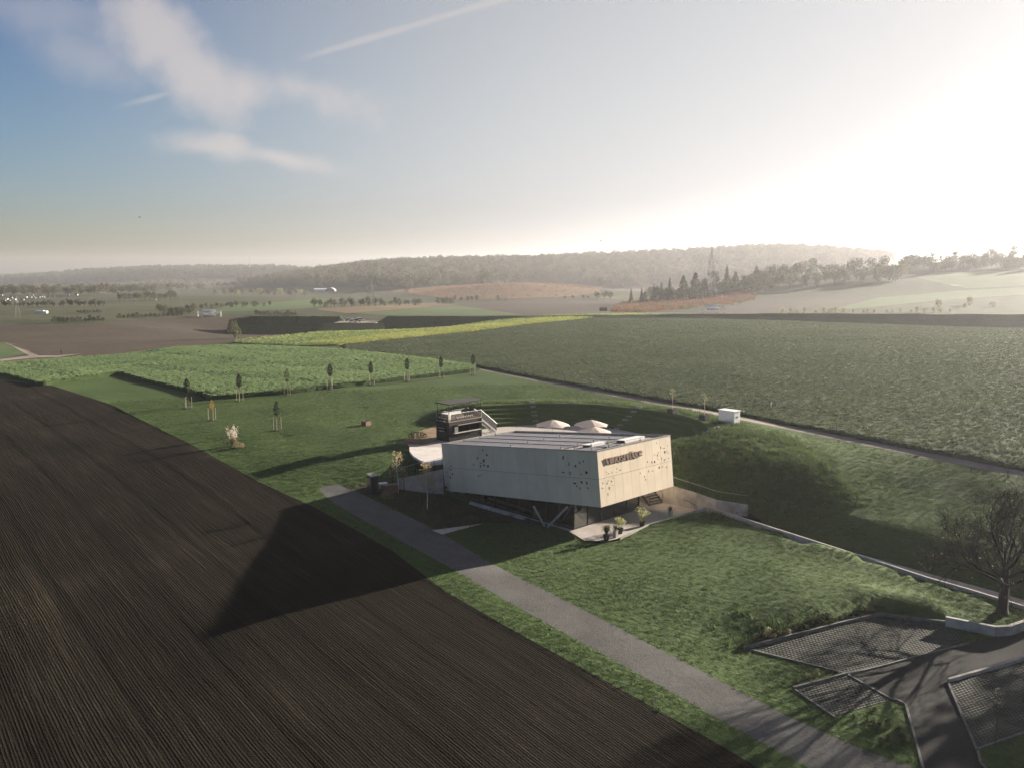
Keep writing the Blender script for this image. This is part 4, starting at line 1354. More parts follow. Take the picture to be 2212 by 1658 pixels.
for i in range(12):
    u = 118 + i * 9.5
    plant('bush_dark', u, 697 - i * .3, rs.uniform(9, 15), 'bush at the brown field edge', 'bushes at the edge of the brown field', mid=12)
for i in range(15):
    u = 258 + i * 9.6
    plant('bush_dark', u, 688 - i * .4, rs.uniform(7, 12), 'bush of the gantry hedge', 'low hedge left of the gantry', mid=9.5)
for i in range(8):
    plant('bush_dark', 168 + i * 7, 676, rs.uniform(6, 9), ['first', 'second', 'third', 'fourth', 'fifth', 'sixth', 'seventh', 'last'][i] + ' dark bush from the left in the short hedge in the dark field', 'short hedge in the dark field')
for i in range(24):
    u = 4 + i * 9.5 + rs.uniform(-3, 3)
    plant(['round_dark', 'round_green'][i % 2], u, 664 - (u * .004), rs.uniform(11, 20), 'tree of the village line', 'trees below the village', mid=15.5)
for i in range(12):
    u = 258 + i * 11
    plant(['round_green', 'round_olive', 'round_olive'][i % 3], u, 652 - .3 * i, rs.uniform(16, 24), 'tree of the village grove', 'grove right of the village', mid=20)
for i in range(20):
    u = 462 + i * 11 + rs.uniform(-4, 4)
    plant(['round_olive', 'bush_pale', 'round_olive', 'round_green'][i % 4], u, 638 + rs.uniform(-3, 4), rs.uniform(10, 17), 'sunlit tree in the open wood', 'pale trees before the hall', mid=13.5)
for i in range(12):
    u = 555 + i * 7.5
    plant('bush_dark', u, 681.5, rs.uniform(6, 14), 'bush on the road embankment', 'bushes on the road embankment', mid=10)
plant('bush_gold', 508, 731, 40, 'lone golden green bush tree standing in the brown field', None, 'bush_tree', 'tree', .72)

# rusty undergrowth below the hill wood
V, T = merged(['hillside'])
lib('rust', [leafclump(40, 1.6, 2.0, .3, s, M['leaf_rust'], .1) for s in (31, 32)] + [leafclump(40, 1.5, 2.2, .3, 33, M['leaf_olive'], .1)])
u_ = 1106 + V[:, 0] / V[:, 1] / .992 * 1850
dep = V[:, 1] * math.cos(PITCH) - (V[:, 2] - CAM_H) * math.sin(PITCH)
v_ = 829 - 1850 * (V[:, 1] * math.sin(PITCH) + (V[:, 2] - CAM_H) * math.cos(PITCH)) / dep
rust = (u_ > 1320) & (u_ < 1625) & (v_ > 668 - (u_ - 1320) * .105 - 9) & (v_ < 684 - (u_ - 1320) * .105) & (V[:, 1] < 800)
tag(scatter('rusty_undergrowth', V, T, rust * .16, LIB['rust'], 14, .7, 1.2), 'rust brown scrub on the slope below the hill wood', 'scrub')
vin = merged(['vineyard'])
lib('vine', [leafclump(26, 1.2, 1.7, .3, s, M['vine_leaf'], .2) for s in (41, 42, 43)])
tag(scatter('vines', vin[0], vin[1], np.full(len(vin[0]), .035), LIB['vine'], 15, .7, 1.2), 'orange autumn vines on the vineyard knoll', 'vines')

# ------------------------------------------------------------------ embankments of the motorway


def bankmesh(us, vs, y0, w_top=3.0, front=8.0, seed=1):
    """long grassy earth bank whose crest follows the sight line of the given picture points at distance y0"""
    rs_ = np.random.default_rng(seed)
    m = MB()
    rows = []
    n = 60
    for i in range(n + 1):
        u = us[0] + (us[-1] - us[0]) * i / n
        v = np.interp(u, us, vs)
        d = pix_dir(u, v)
        yy = np.interp(u, [500, 2212], y0) if isinstance(y0, (list, tuple)) else y0
        k = yy / d.y
        x, z = d.x * k, CAM_H + d.z * k
        z += rs_.uniform(-.12, .12)
        row = []
        for f, zz in ((-front - 3, None), (-front * .55, .5), (-w_top / 2, 1), (w_top / 2, 1), (front * .6, .5), (front + 3, None)):
            gx, gy = x, yy + f
            gz = h1(gx, gy)
            row.append((gx, gy, gz - .6 if zz is None else gz + (z - gz) * zz + rs_.uniform(-.1, .1)))
        rows.append(row)
    vsx = [p for row in rows for p in row]
    fs = []
    k = len(rows[0])
    for i in range(n):
        for j in range(k - 1):
            fs.append((i * k + j, (i + 1) * k + j, (i + 1) * k + j + 1, i * k + j + 1))
    m.add(vsx, fs)
    return m


for us, vs, yy, lab in [((498, 545, 700, 735, 752), (690, 683, 683, 684, 700), 416, 'dark grassy embankment left of the road gap'),
                        ((806, 828, 1106, 1532, 1700, 2212, 2760), (702, 683, 682.5, 678, 677, 679, 680), (416, 398), 'long dark grassy embankment right of the road gap')]:
    b = bankmesh(us, vs, yy, seed=len(us))
    me = b.mesh('embankment', M['rough_grass'])
    me.polygons.foreach_set('use_smooth', [False] * len(me.polygons))
    structure('embankment', me, lab)

# ------------------------------------------------------------------ the pavilion
# a rectangular block tilted down towards its left end
BX1 = Vector((math.cos(R(-45.4)) * math.cos(R(6.2)), math.sin(R(-45.4)) * math.cos(R(6.2)), math.sin(R(6.2))))
BX2 = Vector((-math.sin(R(-45.4)), math.cos(R(-45.4)), 0))
BX3 = BX1.cross(BX2).normalized()
BL, BW, BH = 23.8, 12.27, 5.52
B_t = Vector((8.3, 82.2, 5.0)); A_t = B_t - BX1 * BL; C_t = B_t + BX2 * BW; D_t = A_t + BX2 * BW
A_b, B_b, C_b, D_b = [p - BX3 * BH for p in (A_t, B_t, C_t, D_t)]
BASE = Vector((G1.x, G1.y, TERR_Z))
pav = thing('wine_pavilion', 'cream panelled pavilion floating over a glazed ground floor, brown letters on its lit side', 'building', BASE)


def pw(a, b, c, d, s, t):
    """bilinear point: a top-left, b top-right, c bottom-right, d bottom-left"""
    return a.lerp(b, s).lerp(d.lerp(c, s), t)


def holes_from(lst, tl, tr, br, bl, seed):
    """openings read off the facade: picture boxes to facade fractions, as slightly skewed quads"""
    rs_ = np.random.default_rng(seed)
    out = []
    for x, y, w, h in lst:
        s = (x - (tl[0] + bl[0]) / 2) / ((tr[0] + br[0]) / 2 - (tl[0] + bl[0]) / 2)
        for _ in range(4):
            yt = tl[1] + (tr[1] - tl[1]) * s; yb = bl[1] + (br[1] - bl[1]) * s
            t = (y - yt) / (yb - yt)
            x0 = tl[0] + (bl[0] - tl[0]) * t; x1 = tr[0] + (br[0] - tr[0]) * t
            s = (x - x0) / (x1 - x0)
        ds, dt = .5 * w / (x1 - x0), .5 * h / (yb - yt)
        j = lambda: rs_.uniform(.55, 1.15)
        out.append([(s - ds * j(), t - dt * j()), (s + ds * j(), t - dt * j()), (s + ds * j(), t + dt * j()), (s - ds * j(), t + dt * j())])
    return out


H_LEFT = [(290, 608, 12, 14), (300, 655, 10, 30), (312, 637, 16, 12), (312, 668, 12, 20), (272, 687, 11, 14), (325, 700, 14, 18), (278, 720, 10, 20), (305, 729, 12, 20), (276, 780, 14, 9),
          (605, 510, 11, 16), (640, 552, 15, 26), (558, 576, 13, 26), (613, 597, 18, 28), (586, 618, 16, 12), (584, 642, 14, 22), (612, 634, 20, 16), (648, 640, 18, 20), (522, 629, 10, 16),
          (565, 720, 12, 17), (590, 714, 17, 10), (1243, 572, 12, 28), (1280, 625, 18, 28), (1330, 638, 13, 24), (1355, 612, 16, 20), (1386, 600, 13, 17), (1243, 691, 20, 10), (1293, 697, 10, 30),
          (1370, 707, 20, 6), (1407, 692, 22, 28), (1325, 780, 20, 12), (1372, 772, 26, 26), (1410, 776, 12, 30), (1340, 803, 12, 18), (1368, 824, 20, 26), (1417, 818, 14, 16)]
H_RIGHT = [(1660, 40, 20, 42), (1760, 158, 42, 70), (1865, 172, 50, 20), (1960, 108, 20, 46), (1880, 272, 34, 76), (1940, 262, 16, 70), (1975, 302, 22, 24), (1700, 290, 38, 26), (1680, 355, 40, 60),
           (1760, 300, 18, 30), (1595, 350, 48, 22), (1676, 455, 24, 40), (1712, 472, 16, 20), (1790, 418, 32, 24), (1792, 460, 24, 26), (1860, 470, 24, 70), (1902, 455, 16, 24), (1982, 425, 18, 70),
           (1408, 525, 24, 52), (1525, 530, 24, 86), (1600, 520, 36, 66), (1722, 668, 38, 68), (1800, 652, 50, 22), (1918, 655, 22, 48), (1436, 768, 26, 62), (1535, 760, 44, 26), (632, 705, 28, 34),
           (720, 735, 54, 22), (625, 785, 36, 22), (380, 785, 26, 48), (385, 852, 22, 22), (428, 820, 26, 52), (515, 803, 20, 80), (1216, 820, 18, 78), (1323, 915, 28, 42), (1355, 988, 50, 26),
           (545, 940, 34, 26), (425, 1010, 46, 26), (508, 1025, 28, 44), (400, 1078, 28, 44), (302, 1065, 18, 80), (292, 1195, 26, 38), (450, 1200, 36, 72), (525, 1130, 50, 16), (422, 1360, 18, 84)]


def facade(a, b, c, d, cols_up, cols_dn, holes):
    """two rows of cladding panels with open joints; openings are cut right through"""
    nrm = (b - a).cross(d - a).normalized()
    if nrm.dot(a - (A_t + C_t) / 2) < 0: nrm = -nrm
    L1, L2 = (b - a).length, (d - a).length
    g1, g2 = .011 / L1, .013 / L2
    for row, cols in ((0, cols_up), (1, cols_dn)):
        t0, t1 = (0.0, .497) if row == 0 else (.503, 1.0)
        for s0, s1 in zip(cols[:-1], cols[1:]):
            q0, q1 = s0 + g1, s1 - g1
            loops = [[(q0, t0 + g2 * (row == 0)), (q1, t0 + g2 * (row == 0)), (q1, t1), (q0, t1)]]
            for hq in holes:
                cs = sum(p[0] for p in hq) / 4; ct = sum(p[1] for p in hq) / 4
                if s0 < cs < s1 and t0 < ct < t1:
                    e1, e2 = .03 / L1, .03 / L2
                    loops.append([(min(max(p[0], q0 + e1), q1 - e1), min(max(p[1], t0 + 2 * e2), t1 - e2)) for p in hq])
            vs, fcs = [], []
            for lp in loops:
                ar = sum(lp[i][0] * lp[(i + 1) % 4][1] - lp[(i + 1) % 4][0] * lp[i][1] for i in range(4))
                if ar < 0: lp = lp[::-1]
                fcs.append(list(range(len(vs), len(vs) + 4)))
                vs += [Vector(p) for p in lp]
            res = delaunay_2d_cdt(vs, [], fcs, 1, 1e-7)
            m = MB(BASE)
            P = [pw(a, b, c, d, p[0], p[1]) for p in res[0]]
            n = len(P)
            tris = [f for f, of in zip(res[2], res[5]) if max(of) == 0]
            edges = {}
            for f in tris:
                for i in range(len(f)):
                    e = (f[i], f[(i + 1) % len(f)])
                    edges[e] = 1
            V3 = [p for p in P] + [p - nrm * .07 for p in P]
            # face direction
            f0 = tris[0]
            nn = (P[f0[1]] - P[f0[0]]).cross(P[f0[2]] - P[f0[0]])
            flip = nn.dot(nrm) < 0
            F = []
            for f in tris:
                F.append(tuple(f[::-1]) if flip else tuple(f))
                F.append(tuple(i + n for i in (f if flip else f[::-1])))
            for (i, j) in edges:
                if (j, i) not in edges:
                    F.append((j, i, i + n, j + n) if not flip else (i, j, j + n, i + n))
            m.add(V3, F)
            m.build('facade_panel', M['facade'], pav)


def cols(xs, x0, x1): return [0.0] + [(x - x0) / (x1 - x0) for x in xs] + [1.0]


CL_UP = cols([280, 330, 382, 440, 500, 562, 625, 690, 755, 820, 888, 957, 1030, 1110, 1190, 1270, 1345, 1418], 228, 1475)
CL_DN = cols([292, 350, 400, 460, 516, 580, 640, 708, 770, 838, 905, 975, 1046, 1120, 1200, 1285, 1362, 1432], 240, 1492)
CR_UP = cols([300, 510, 715, 925, 1130, 1340, 1520, 1740, 1905], 160, 2040)
CR_DN = cols([350, 570, 775, 990, 1195, 1400, 1590, 1780, 1950], 210, 2090)
facade(A_t, B_t, B_b, A_b, CL_UP, CL_DN, holes_from(H_LEFT, (228, 460), (1478, 520), (1508, 975), (250, 830), 1))
facade(B_t, C_t, C_b, B_b, CR_UP, CR_DN, holes_from(H_RIGHT, (160, 255), (2041, -161), (2101, 1136), (261, 1689), 2))
facade(C_t, D_t, D_b, C_b, [i / 12 for i in range(13)], [i / 12 for i in range(13)], [])
facade(D_t, A_t, A_b, D_b, [i / 9 for i in range(10)], [i / 9 for i in range(10)], [])


def inset(pts, d):
    c = sum(pts, Vector()) / 4
    out = []
    n = len(pts)
    for i in range(n):
        p, q, r = pts[i - 1], pts[i], pts[(i + 1) % n]
        e1 = (q - p); e1.z = 0; e1.normalize(); e2 = (r - q); e2.z = 0; e2.normalize()
        n1, n2 = Vector((-e1.y, e1.x, 0)), Vector((-e2.y, e2.x, 0))
        if n1.dot(c - q) < 0: n1 = -n1
        if n2.dot(c - q) < 0: n2 = -n2
        k = d / max(.3, 1 + n1.dot(n2))
        out.append(q + (n1 + n2) * k)
    return out


TOP = [A_t, B_t, C_t, D_t]; BOT = [A_b, B_b, C_b, D_b]
it, ib = inset(TOP, .28), inset(BOT, .28)
m = MB(BASE); m.hexa([p + Vector((0, 0, .05)) for p in ib], [p - Vector((0, 0, .30)) for p in it]); m.build('inner_shell', M['core'], pav)
m = MB(BASE); o1 = inset(BOT, .08); m.hexa([p + Vector((0, 0, -.03)) for p in o1], [p + Vector((0, 0, .045)) for p in o1]); m.build('soffit', M['wall_concrete'], pav)
m = MB(BASE); o2 = inset(TOP, .26); m.hexa([p - Vector((0, 0, .29)) for p in o2], [p - Vector((0, 0, .16)) for p in o2]); m.build('roof', M['roof_gravel'], pav)
m = MB(BASE)
o_out, o_in = inset(TOP, -.04), inset(TOP, .25)
for i in range(4):
    j = (i + 1) % 4
    m.hexa([o_out[i] - Vector((0, 0, .02)), o_out[j] - Vector((0, 0, .02)), o_in[j] - Vector((0, 0, .15)), o_in[i] - Vector((0, 0, .15))],
           [o_out[i] + Vector((0, 0, .05)), o_out[j] + Vector((0, 0, .05)), o_in[j] + Vector((0, 0, .05)), o_in[i] + Vector((0, 0, .05))])
m.build('attic_flashing', M['attic'], pav)

# roof: rows of solar modules, roof lights, anchor posts
rz1 = math.atan2(BX1.y, BX1.x)
ROT = Matrix((BX1, BX2, BX3)).transposed()


def roof_pt(s, d, h=0.0): return A_t + BX1 * s + BX2 * d + BX3 * (h - .16)


mod = MB(); mod.box((0, 0, 0), (1.70, 2.50, .04)); mod_me = mod.mesh('solar_module', M['solar'])
fr = MB()
for sx in (-.5, .5): fr.box((sx * 1.70, 0, .003), (.02, 2.54, .045))
for sy in (-.5, .5): fr.box((0, sy * 2.52, .003), (1.66, .02, .045))
fr_me = fr.mesh('module_frame', M['attic'])
posts = MB(BASE)
for r_ in range(4):
    d = 1.62 + r_ * 2.62
    ss = [.75 + 1.735 * (k + .5) for k in range(6)] + [11.45 + 1.735 * (k + .5) for k in range(4 if r_ < 2 else 5)]
    if r_ == 0: ss.append(21.55)
    if r_ == 1: ss.append(21.75)
    for s_ in ss:
        p = roof_pt(s_, d, .12)
        e_ = (ROT @ Matrix.Rotation(R(-1.2), 3, 'X')).to_euler()
        o = obj('solar_module', mod_me, pav, p - BASE, e_)
        obj('module_frame', fr_me, o)
    for s_ in (11.28, 18.6, .55, 20.5, 22.8):
        posts.tube(roof_pt(s_, d - 1.2), roof_pt(s_, d - 1.2, .42), .06, .045, 5)
        posts.tube(roof_pt(s_ - .2, d - 1.2, .1), roof_pt(s_ + .2, d - 1.2, .1), .05, .05, 4)
posts.build('anchor_posts', M['alu'], pav)


def roof_box(m, s0, s1, d0, d1, h0, h1_):
    m.hexa([roof_pt(s0, d0, h0), roof_pt(s1, d0, h0), roof_pt(s1, d1, h0), roof_pt(s0, d1, h0)], [roof_pt(s0, d0, h1_), roof_pt(s1, d0, h1_), roof_pt(s1, d1, h1_), roof_pt(s0, d1, h1_)])


for s0, s1, d0, d1 in ((19.55, 20.45, 2.8, 5.5), (20.9, 21.9, 6.7, 10.2)):
    m = MB(BASE); roof_box(m, s0, s1, d0, d1, .0, .26)
    o = m.build('roof_light', M['frame'], pav)
    m = MB(BASE); roof_box(m, s0 - .06, s1 + .06, d0 - .02, d1 + .06, .263, .31); m.build('roof_light_lid', M['white'], o)
    m = MB(BASE); roof_box(m, s1 + .003, s1 + .035, d0 + .05, d1, .02, .24); m.build('roof_light_glazing', M['white_metal'], o)

# lettering on the lit side
sign = MB()


def letter(strokes, w, x):
    """strokes: list of (polyline, width) in a box of height 1"""
    m = MB(BASE)
    SX0, SX1, T0, T1 = .088, .585, .155, .268
    nr = (C_t - B_t).cross(B_b - B_t).normalized()
    if nr.dot(B_t - (A_t + C_t) / 2) < 0: nr = -nr
    dep = 0.0

    def P(px, py, dd):
        s = SX0 + (SX1 - SX0) * (x + px) / LET_W
        t = T1 - (T1 - T0) * py
        return pw(B_t, C_t, C_b, B_b, s, t) + nr * dd
    for pl, wd in strokes:
        for (ax, ay), (bx, by) in zip(pl[:-1], pl[1:]):
            dx, dy = bx - ax, by - ay
            l = math.hypot(dx, dy)
            nx, ny = -dy / l * wd / 2, dx / l * wd / 2
            dep += .0015
            q = [(ax + nx, ay + ny), (bx + nx, by + ny), (bx - nx, by - ny), (ax - nx, ay - ny)]
            m.hexa([P(a, b, .03) for a, b in q], [P(a, b, .09 + dep) for a, b in q])
    m.build('letter', M['sign'], pav)


def arc(cx, cy, rx, ry, a0, a1, n=10):
    return [(cx + rx * math.cos(R(a0 + (a1 - a0) * i / n)), cy + ry * math.sin(R(a0 + (a1 - a0) * i / n))) for i in range(n + 1)]


TK, TN = .21, .07
GLY = [('V', .62, [([(.10, 1), (.34, 0)], TK), ([(.58, 1), (.36, 0)], TN)]),
       ('I', .24, [([(.12, 0), (.12, 1)], TK)]),
       ('N', .52, [([(.11, 0), (.11, 1)], TK), ([(.14, 1), (.44, 0)], TN), ([(.46, 0), (.46, 1)], TN + .03)]),
       ('O', .66, [(arc(.33, .5, .24, .40, 0, 360, 14), .19)]),
       ('S', .42, [(arc(.21, .73, .14, .18, 20, 270, 7), .16), (arc(.21, .27, .14, .20, 90, -160, 7), .16)]),
       ('P', .46, [([(.11, 0), (.11, 1)], TK), (arc(.2, .74, .19, .20, 90, -90, 7), .11)]),
       ('H', .52, [([(.11, 0), (.11, 1)], TK), ([(.11, .45), (.46, .45)], TN), ([(.44, 0), (.44, 1)], .13)]),
       ('A', .62, [([(.06, 0), (.30, 1)], TN), ([(.52, 0), (.30, 1)], TK), ([(.16, .32), (.46, .32)], TN), ([(.16, 1.12), (.16, 1.22)], .09), ([(.42, 1.12), (.42, 1.22)], .09)]),
       ('R', .48, [([(.11, 0), (.11, 1)], TK), (arc(.2, .74, .19, .20, 90, -90, 7), .11), ([(.18, .5), (.42, 0)], .15)]),
       ('e', .66, [(arc(.34, .52, .22, .38, 10, 325, 14), .20), ([(.14, .52), (.54, .56)], .09)])]
LET_W = sum(g[1] + .03 for g in GLY)
xx = 0.0
for ch, w, st in GLY:
    letter(st, w, xx); xx += w + .03

# glazed ground floor
ab = (B_t - A_t); ab.z = 0; ab.normalize()
bc = (G2 - G1); bc.z = 0; glen = bc.length; bc.normalize()
nL = Vector((-ab.y, ab.x, 0))
W1 = G1 - ab * 15.5


def under(p):
    """height of the box underside above a place"""
    P0, P1, P2 = A_b, B_b, C_b
    n = (P1 - P0).cross(P2 - P0)
    return P0.z - (n.x * (p.x - P0.x) + n.y * (p.y - P0.y)) / n.z


def glazing(p, q, n, name='glass_pane'):
    for i in range(n):
        a = p.lerp(q, i / n); b = p.lerp(q, (i + 1) / n)
        t = (q - p).normalized(); nn = Vector((-t.y, t.x, 0)) * .012
        za, zb = under(a) - .05, under(b) - .05
        m = MB(BASE)
        a2, b2 = a + t * .05, b - t * .05
        m.hexa([(a2 - nn).to_3d().xy.to_3d() + Vector((0, 0, TERR_Z + .10)), (b2 - nn).xy.to_3d() + Vector((0, 0, TERR_Z + .10)), (b2 + nn).xy.to_3d() + Vector((0, 0, TERR_Z + .10)), (a2 + nn).xy.to_3d() + Vector((0, 0, TERR_Z + .10))],
               [(a2 - nn).xy.to_3d() + Vector((0, 0, za)), (b2 - nn).xy.to_3d() + Vector((0, 0, zb)), (b2 + nn).xy.to_3d() + Vector((0, 0, zb)), (a2 + nn).xy.to_3d() + Vector((0, 0, za))])
        m.build(name, M['glass'], pav)
    for i in range(n + 1):
        a = p.lerp(q, i / n)
        m = MB(BASE)
        m.box((a.x, a.y, (TERR_Z + under(a)) / 2), (.10, .16, under(a) - TERR_Z - .06), math.atan2((q - p).y, (q - p).x))
        m.build('mullion', M['frame'], pav)
    m = MB(BASE)
    c = (p + q) / 2
    m.box((c.x, c.y, TERR_Z + .05), ((q - p).length, .12, .095), math.atan2((q - p).y, (q - p).x))
    m.build('base_rail', M['frame'], pav)


glazing(W1, G1, 8)
glazing(G1, G2, 5)
G3 = G2 + Vector((-bc.y, bc.x, 0)) * 4.0
glazing(G2, G3, 2)
m = MB(BASE)
Dg, Cg, Ag = D_b, C_b, A_b
bk = [Vector((13.2, 94.7, 0)), Vector((1.35, 106.5, 0)), Vector((.6, 105.8, 0)), Vector((12.5, 94.0, 0))]
m.prism([(p.x, p.y) for p in bk], TERR_Z - .1, [under(p) - .06 for p in bk])
m.build('rear_wall', M['wall_concrete'], pav)
m = MB(BASE)
bk = [Vector((1.2, 106.3, 0)), Vector((-7.4, 98.5, 0)), Vector((-6.9, 97.9, 0)), Vector((1.7, 105.7, 0))]
m.prism([(p.x, p.y) for p in bk], TERR_Z - .1, [under(p) - .06 for p in bk])
m.build('end_wall', M['wall_concrete'], pav)
m = MB(BASE); m.prism([(13.2, 94.9), (12.1, 98.2), (11.8, 98.1), (12.9, 94.8)], TERR_Z - .1, [-.75, 0.02, 0.02, -.75]); m.build('stair_wall', M['wall_concrete'], pav)
# inner bar core and tables seen through the glass
cc = G1 + bc * 5.2 + Vector((-bc.y, bc.x, 0)) * 3.4
m = MB(BASE); m.box((cc.x, cc.y, TERR_Z + 1.35), (3.2, 1.8, 2.7), math.atan2(bc.y, bc.x)); m.build('service_core', M['strut'], pav)
m = MB(BASE); c2 = W1.lerp(G1, .55) + nL * 2.4; m.box((c2.x, c2.y, TERR_Z + .55), (4.2, .7, 1.1), rz1); m.build('counter', M['wood_deck'], pav)
m = MB(BASE); fl = [G1 + Vector((0, .1, 0)), G2, G3, W1 + nL * 6, W1]; m.prism([(p.x, p.y) for p in fl], TERR_Z + .004, TERR_Z + .02); m.build('floor', M['asphalt'], pav)
# sloping steel struts in front of the glass
foot = G1 - ab * 2.6 - nL * 1.35; foot.z = TERR_Z
for f, tu, tv in ((foot + ab * -.18, 1153, 1080), (foot + ab * .18, 1225.5, 1088)):
    tp = up(tu, tv, -.5)
    m = MB(BASE); m.tube(f, (tp.x, tp.y, under(tp) + .05), .12, .12, 10); m.build('strut', M['strut'], pav)
tp = up(1057, 1069, -.2); ft = up(1046.5, 1092, -1.9)
m = MB(BASE); m.tube(ft, (tp.x, tp.y, under(tp) + .05), .12, .12, 10); m.build('strut', M['strut'], pav)

# ------------------------------------------------------------------ walls, stairs, railings round the pavilion


def wall_line(name, pts, zb, th, mat, label, cat='wall', steps=1):
    """wall along world points whose z is the top edge; zb bottom heights"""
    b0 = Vector((pts[0].x, pts[0].y, zb[0]))
    t = thing(name, label, cat, b0)
    for i in range(len(pts) - 1):
        p, q = pts[i], pts[i + 1]
        d = (q - p); d.z = 0; L_ = d.length; d.normalize()
        n = Vector((-d.y, d.x, 0)) * (th / 2)
        m = MB(b0)
        g = d * .006
        m.hexa([Vector((*(p + g - n).xy, zb[i])), Vector((*(q - g - n).xy, zb[i + 1])), Vector((*(q - g + n).xy, zb[i + 1])), Vector((*(p + g + n).xy, zb[i]))],
               [Vector((*(p + g - n).xy, p.z)), Vector((*(q - g - n).xy, q.z)), Vector((*(q - g + n).xy, q.z)), Vector((*(p + g + n).xy, p.z))])
        m.build('wall_segment', M[mat], t)
    return t


def subdiv(pts, n):
    out = []
    for a, b in zip(pts[:-1], pts[1:]):
        for i in range(n): out.append(a.lerp(b, i / n))
    return out + [pts[-1]]


rw = subdiv(WALL_R, 2)
wall_line('retaining_wall', rw, [TERR_Z - .2] * len(rw), .3, 'wall_concrete', 'long fair-faced concrete retaining wall stepping down right of the terrace stairs')
lw = subdiv(LAWN_EDGE[2:], 2)
wall_line('garden_wall', [p + Vector((0, 0, .03)) for p in lw], [TERR_Z - .3] * len(lw), .14, 'wall_concrete', 'low concrete edge wall holding the front lawn along the terrace')
kr = subdiv(KERB_R, 3)
wall_line('path_wall', [p + Vector((0, 0, .16)) for p in kr], [min(p.z, TERR_Z) - .7 for p in kr], .20, 'concrete', 'long pale concrete edge between front lawn and footpath', 'wall')
lw2 = [up(858, 1034, -.75), up(905, 1025, -.45), up(957, 1012.5, -.1)]
wall_line('retaining_wall', lw2, [-2.6, -2.9, -3.3], .25, 'wall_concrete', 'grey concrete retaining wall left of the pavilion behind the birch')
lw3 = subdiv([up(1016, 1083, -3.3), up(1133, 1115.5, -3.42)], 3)
wall_line('garden_wall', [p + Vector((0, 0, .02)) for p in lw3], [-4.2] * 4, .45, 'concrete', 'low pale concrete wall along the left glass front')

s0, s1 = Vector((15.53, 94.23, TERR_Z)), Vector((17.2, 95.6, TERR_Z))
sd = Vector((-(s1 - s0).y, (s1 - s0).x, 0)).normalized()
st = thing('terrace_stairs', 'dark open stairs rising from the terrace under the lit corner', 'stairs', s0)
for i in range(16):
    m = MB(s0)
    a, b = s0 + sd * (.29 * i), s1 + sd * (.29 * i)
    z = TERR_Z + .235 * (i + 1)
    m.hexa([(a.x, a.y, z - .05), (b.x, b.y, z - .05), (b.x + sd.x * .30, b.y + sd.y * .30, z - .05), (a.x + sd.x * .30, a.y + sd.y * .30, z - .05)],
           [(a.x, a.y, z), (b.x, b.y, z), (b.x + sd.x * .30, b.y + sd.y * .30, z), (a.x + sd.x * .30, a.y + sd.y * .30, z)])
    m.build('tread', M['step_stone'], st)
for e in (s0, s1):
    m = MB(s0); m.hexa([(e.x - .03, e.y, TERR_Z), (e.x + .03, e.y, TERR_Z), (e.x + .03 + sd.x * 4.6, e.y + sd.y * 4.6, -.2), (e.x - .03 + sd.x * 4.6, e.y + sd.y * 4.6, -.2)],
                       [(e.x - .03, e.y, TERR_Z + .25), (e.x + .03, e.y, TERR_Z + .25), (e.x + .03 + sd.x * 4.6, e.y + sd.y * 4.6, .1), (e.x - .03 + sd.x * 4.6, e.y + sd.y * 4.6, .1)])
    m.build('stringer', M['black_metal'], st)
m = MB(s0)
for e in (s0, s1):
    m.tube((e.x, e.y, TERR_Z + .15), (e.x, e.y, TERR_Z + 1.1), .022, .022, 6)
    m.tube((e.x, e.y, TERR_Z + 1.1), (e.x + sd.x * 4.6, e.y + sd.y * 4.6, .95), .022, .022, 6)
m.build('handrail', M['black_metal'], st)
hr = thing('wall_handrail', 'black handrail running down the concrete retaining wall', 'handrail', up(1464, 1091, TERR_Z))
ha, hb = WALL_R[0].lerp(WALL_R[1], .75), WALL_R[3].copy()
wn = Vector((hb.y - ha.y, -(hb.x - ha.x), 0)).normalized() * .22
m = MB(hr.location); pa, pb = Vector((ha.x + wn.x, ha.y + wn.y, -1.9)), Vector((hb.x + wn.x, hb.y + wn.y, TERR_Z + .5))
m.tube(pa, pb, .028, .028, 6); m.build('rail', M['black_metal'], hr)
m = MB(hr.location)
for f in (.1, .5, .9):
    c = pa.lerp(pb, f); m.tube(c, c - wn * .75, .015, .015, 5)
m.build('bracket', M['black_metal'], hr)

# fence on the retaining wall and by the stage


def post_fence(name, label, pts, hgt, n, wires, mat='black_metal', r=.025):
    t = thing(name, label, 'fence', pts[0])
    P = []
    seg = [(b - a).length for a, b in zip(pts[:-1], pts[1:])]
    tot = sum(seg)
    for i in range(n):
        d = tot * i / (n - 1); k = 0
        while k < len(seg) - 1 and d > seg[k]: d -= seg[k]; k += 1
        P.append(pts[k].lerp(pts[k + 1], min(1, d / seg[k])))
    for p in P:
        m = MB(pts[0]); m.tube(p - Vector((0, 0, .05)), p + Vector((0, 0, hgt)), r, r, 6); m.build('post', M[mat], t)
    for w in wires:
        m = MB(pts[0])
        for a, b in zip(P[:-1], P[1:]): m.tube(a + Vector((0, 0, hgt * w)), b + Vector((0, 0, hgt * w)), .010 if w < .99 else .018, None, 4)
        m.build('rail' if w > .99 else 'wire', M['strut' if w > .99 else mat], t)
    return t


post_fence('wall_railing', 'thin wire railing on top of the long retaining wall', [p + Vector((-.05, .05, 0)) for p in WALL_R[1:]], 1.0, 7, (1.0, .5), 'black_metal', .018)
post_fence('garden_fence', 'thin black post fence beside the pale stage', [up(851, 1034, -.7), up(872, 1034, -.55), up(896, 1025, -.45), up(936, 1017, -.25), up(955, 1011, -.1)], 1.3, 7, (1.0,), 'black_metal', .03)
post_fence('terrace_wire', 'thin black barrier line across the pale terrace', [up(1379, 1098, TERR_Z), up(1445, 1117, TERR_Z)], .12, 4, (1.0,), 'black_metal', .02)

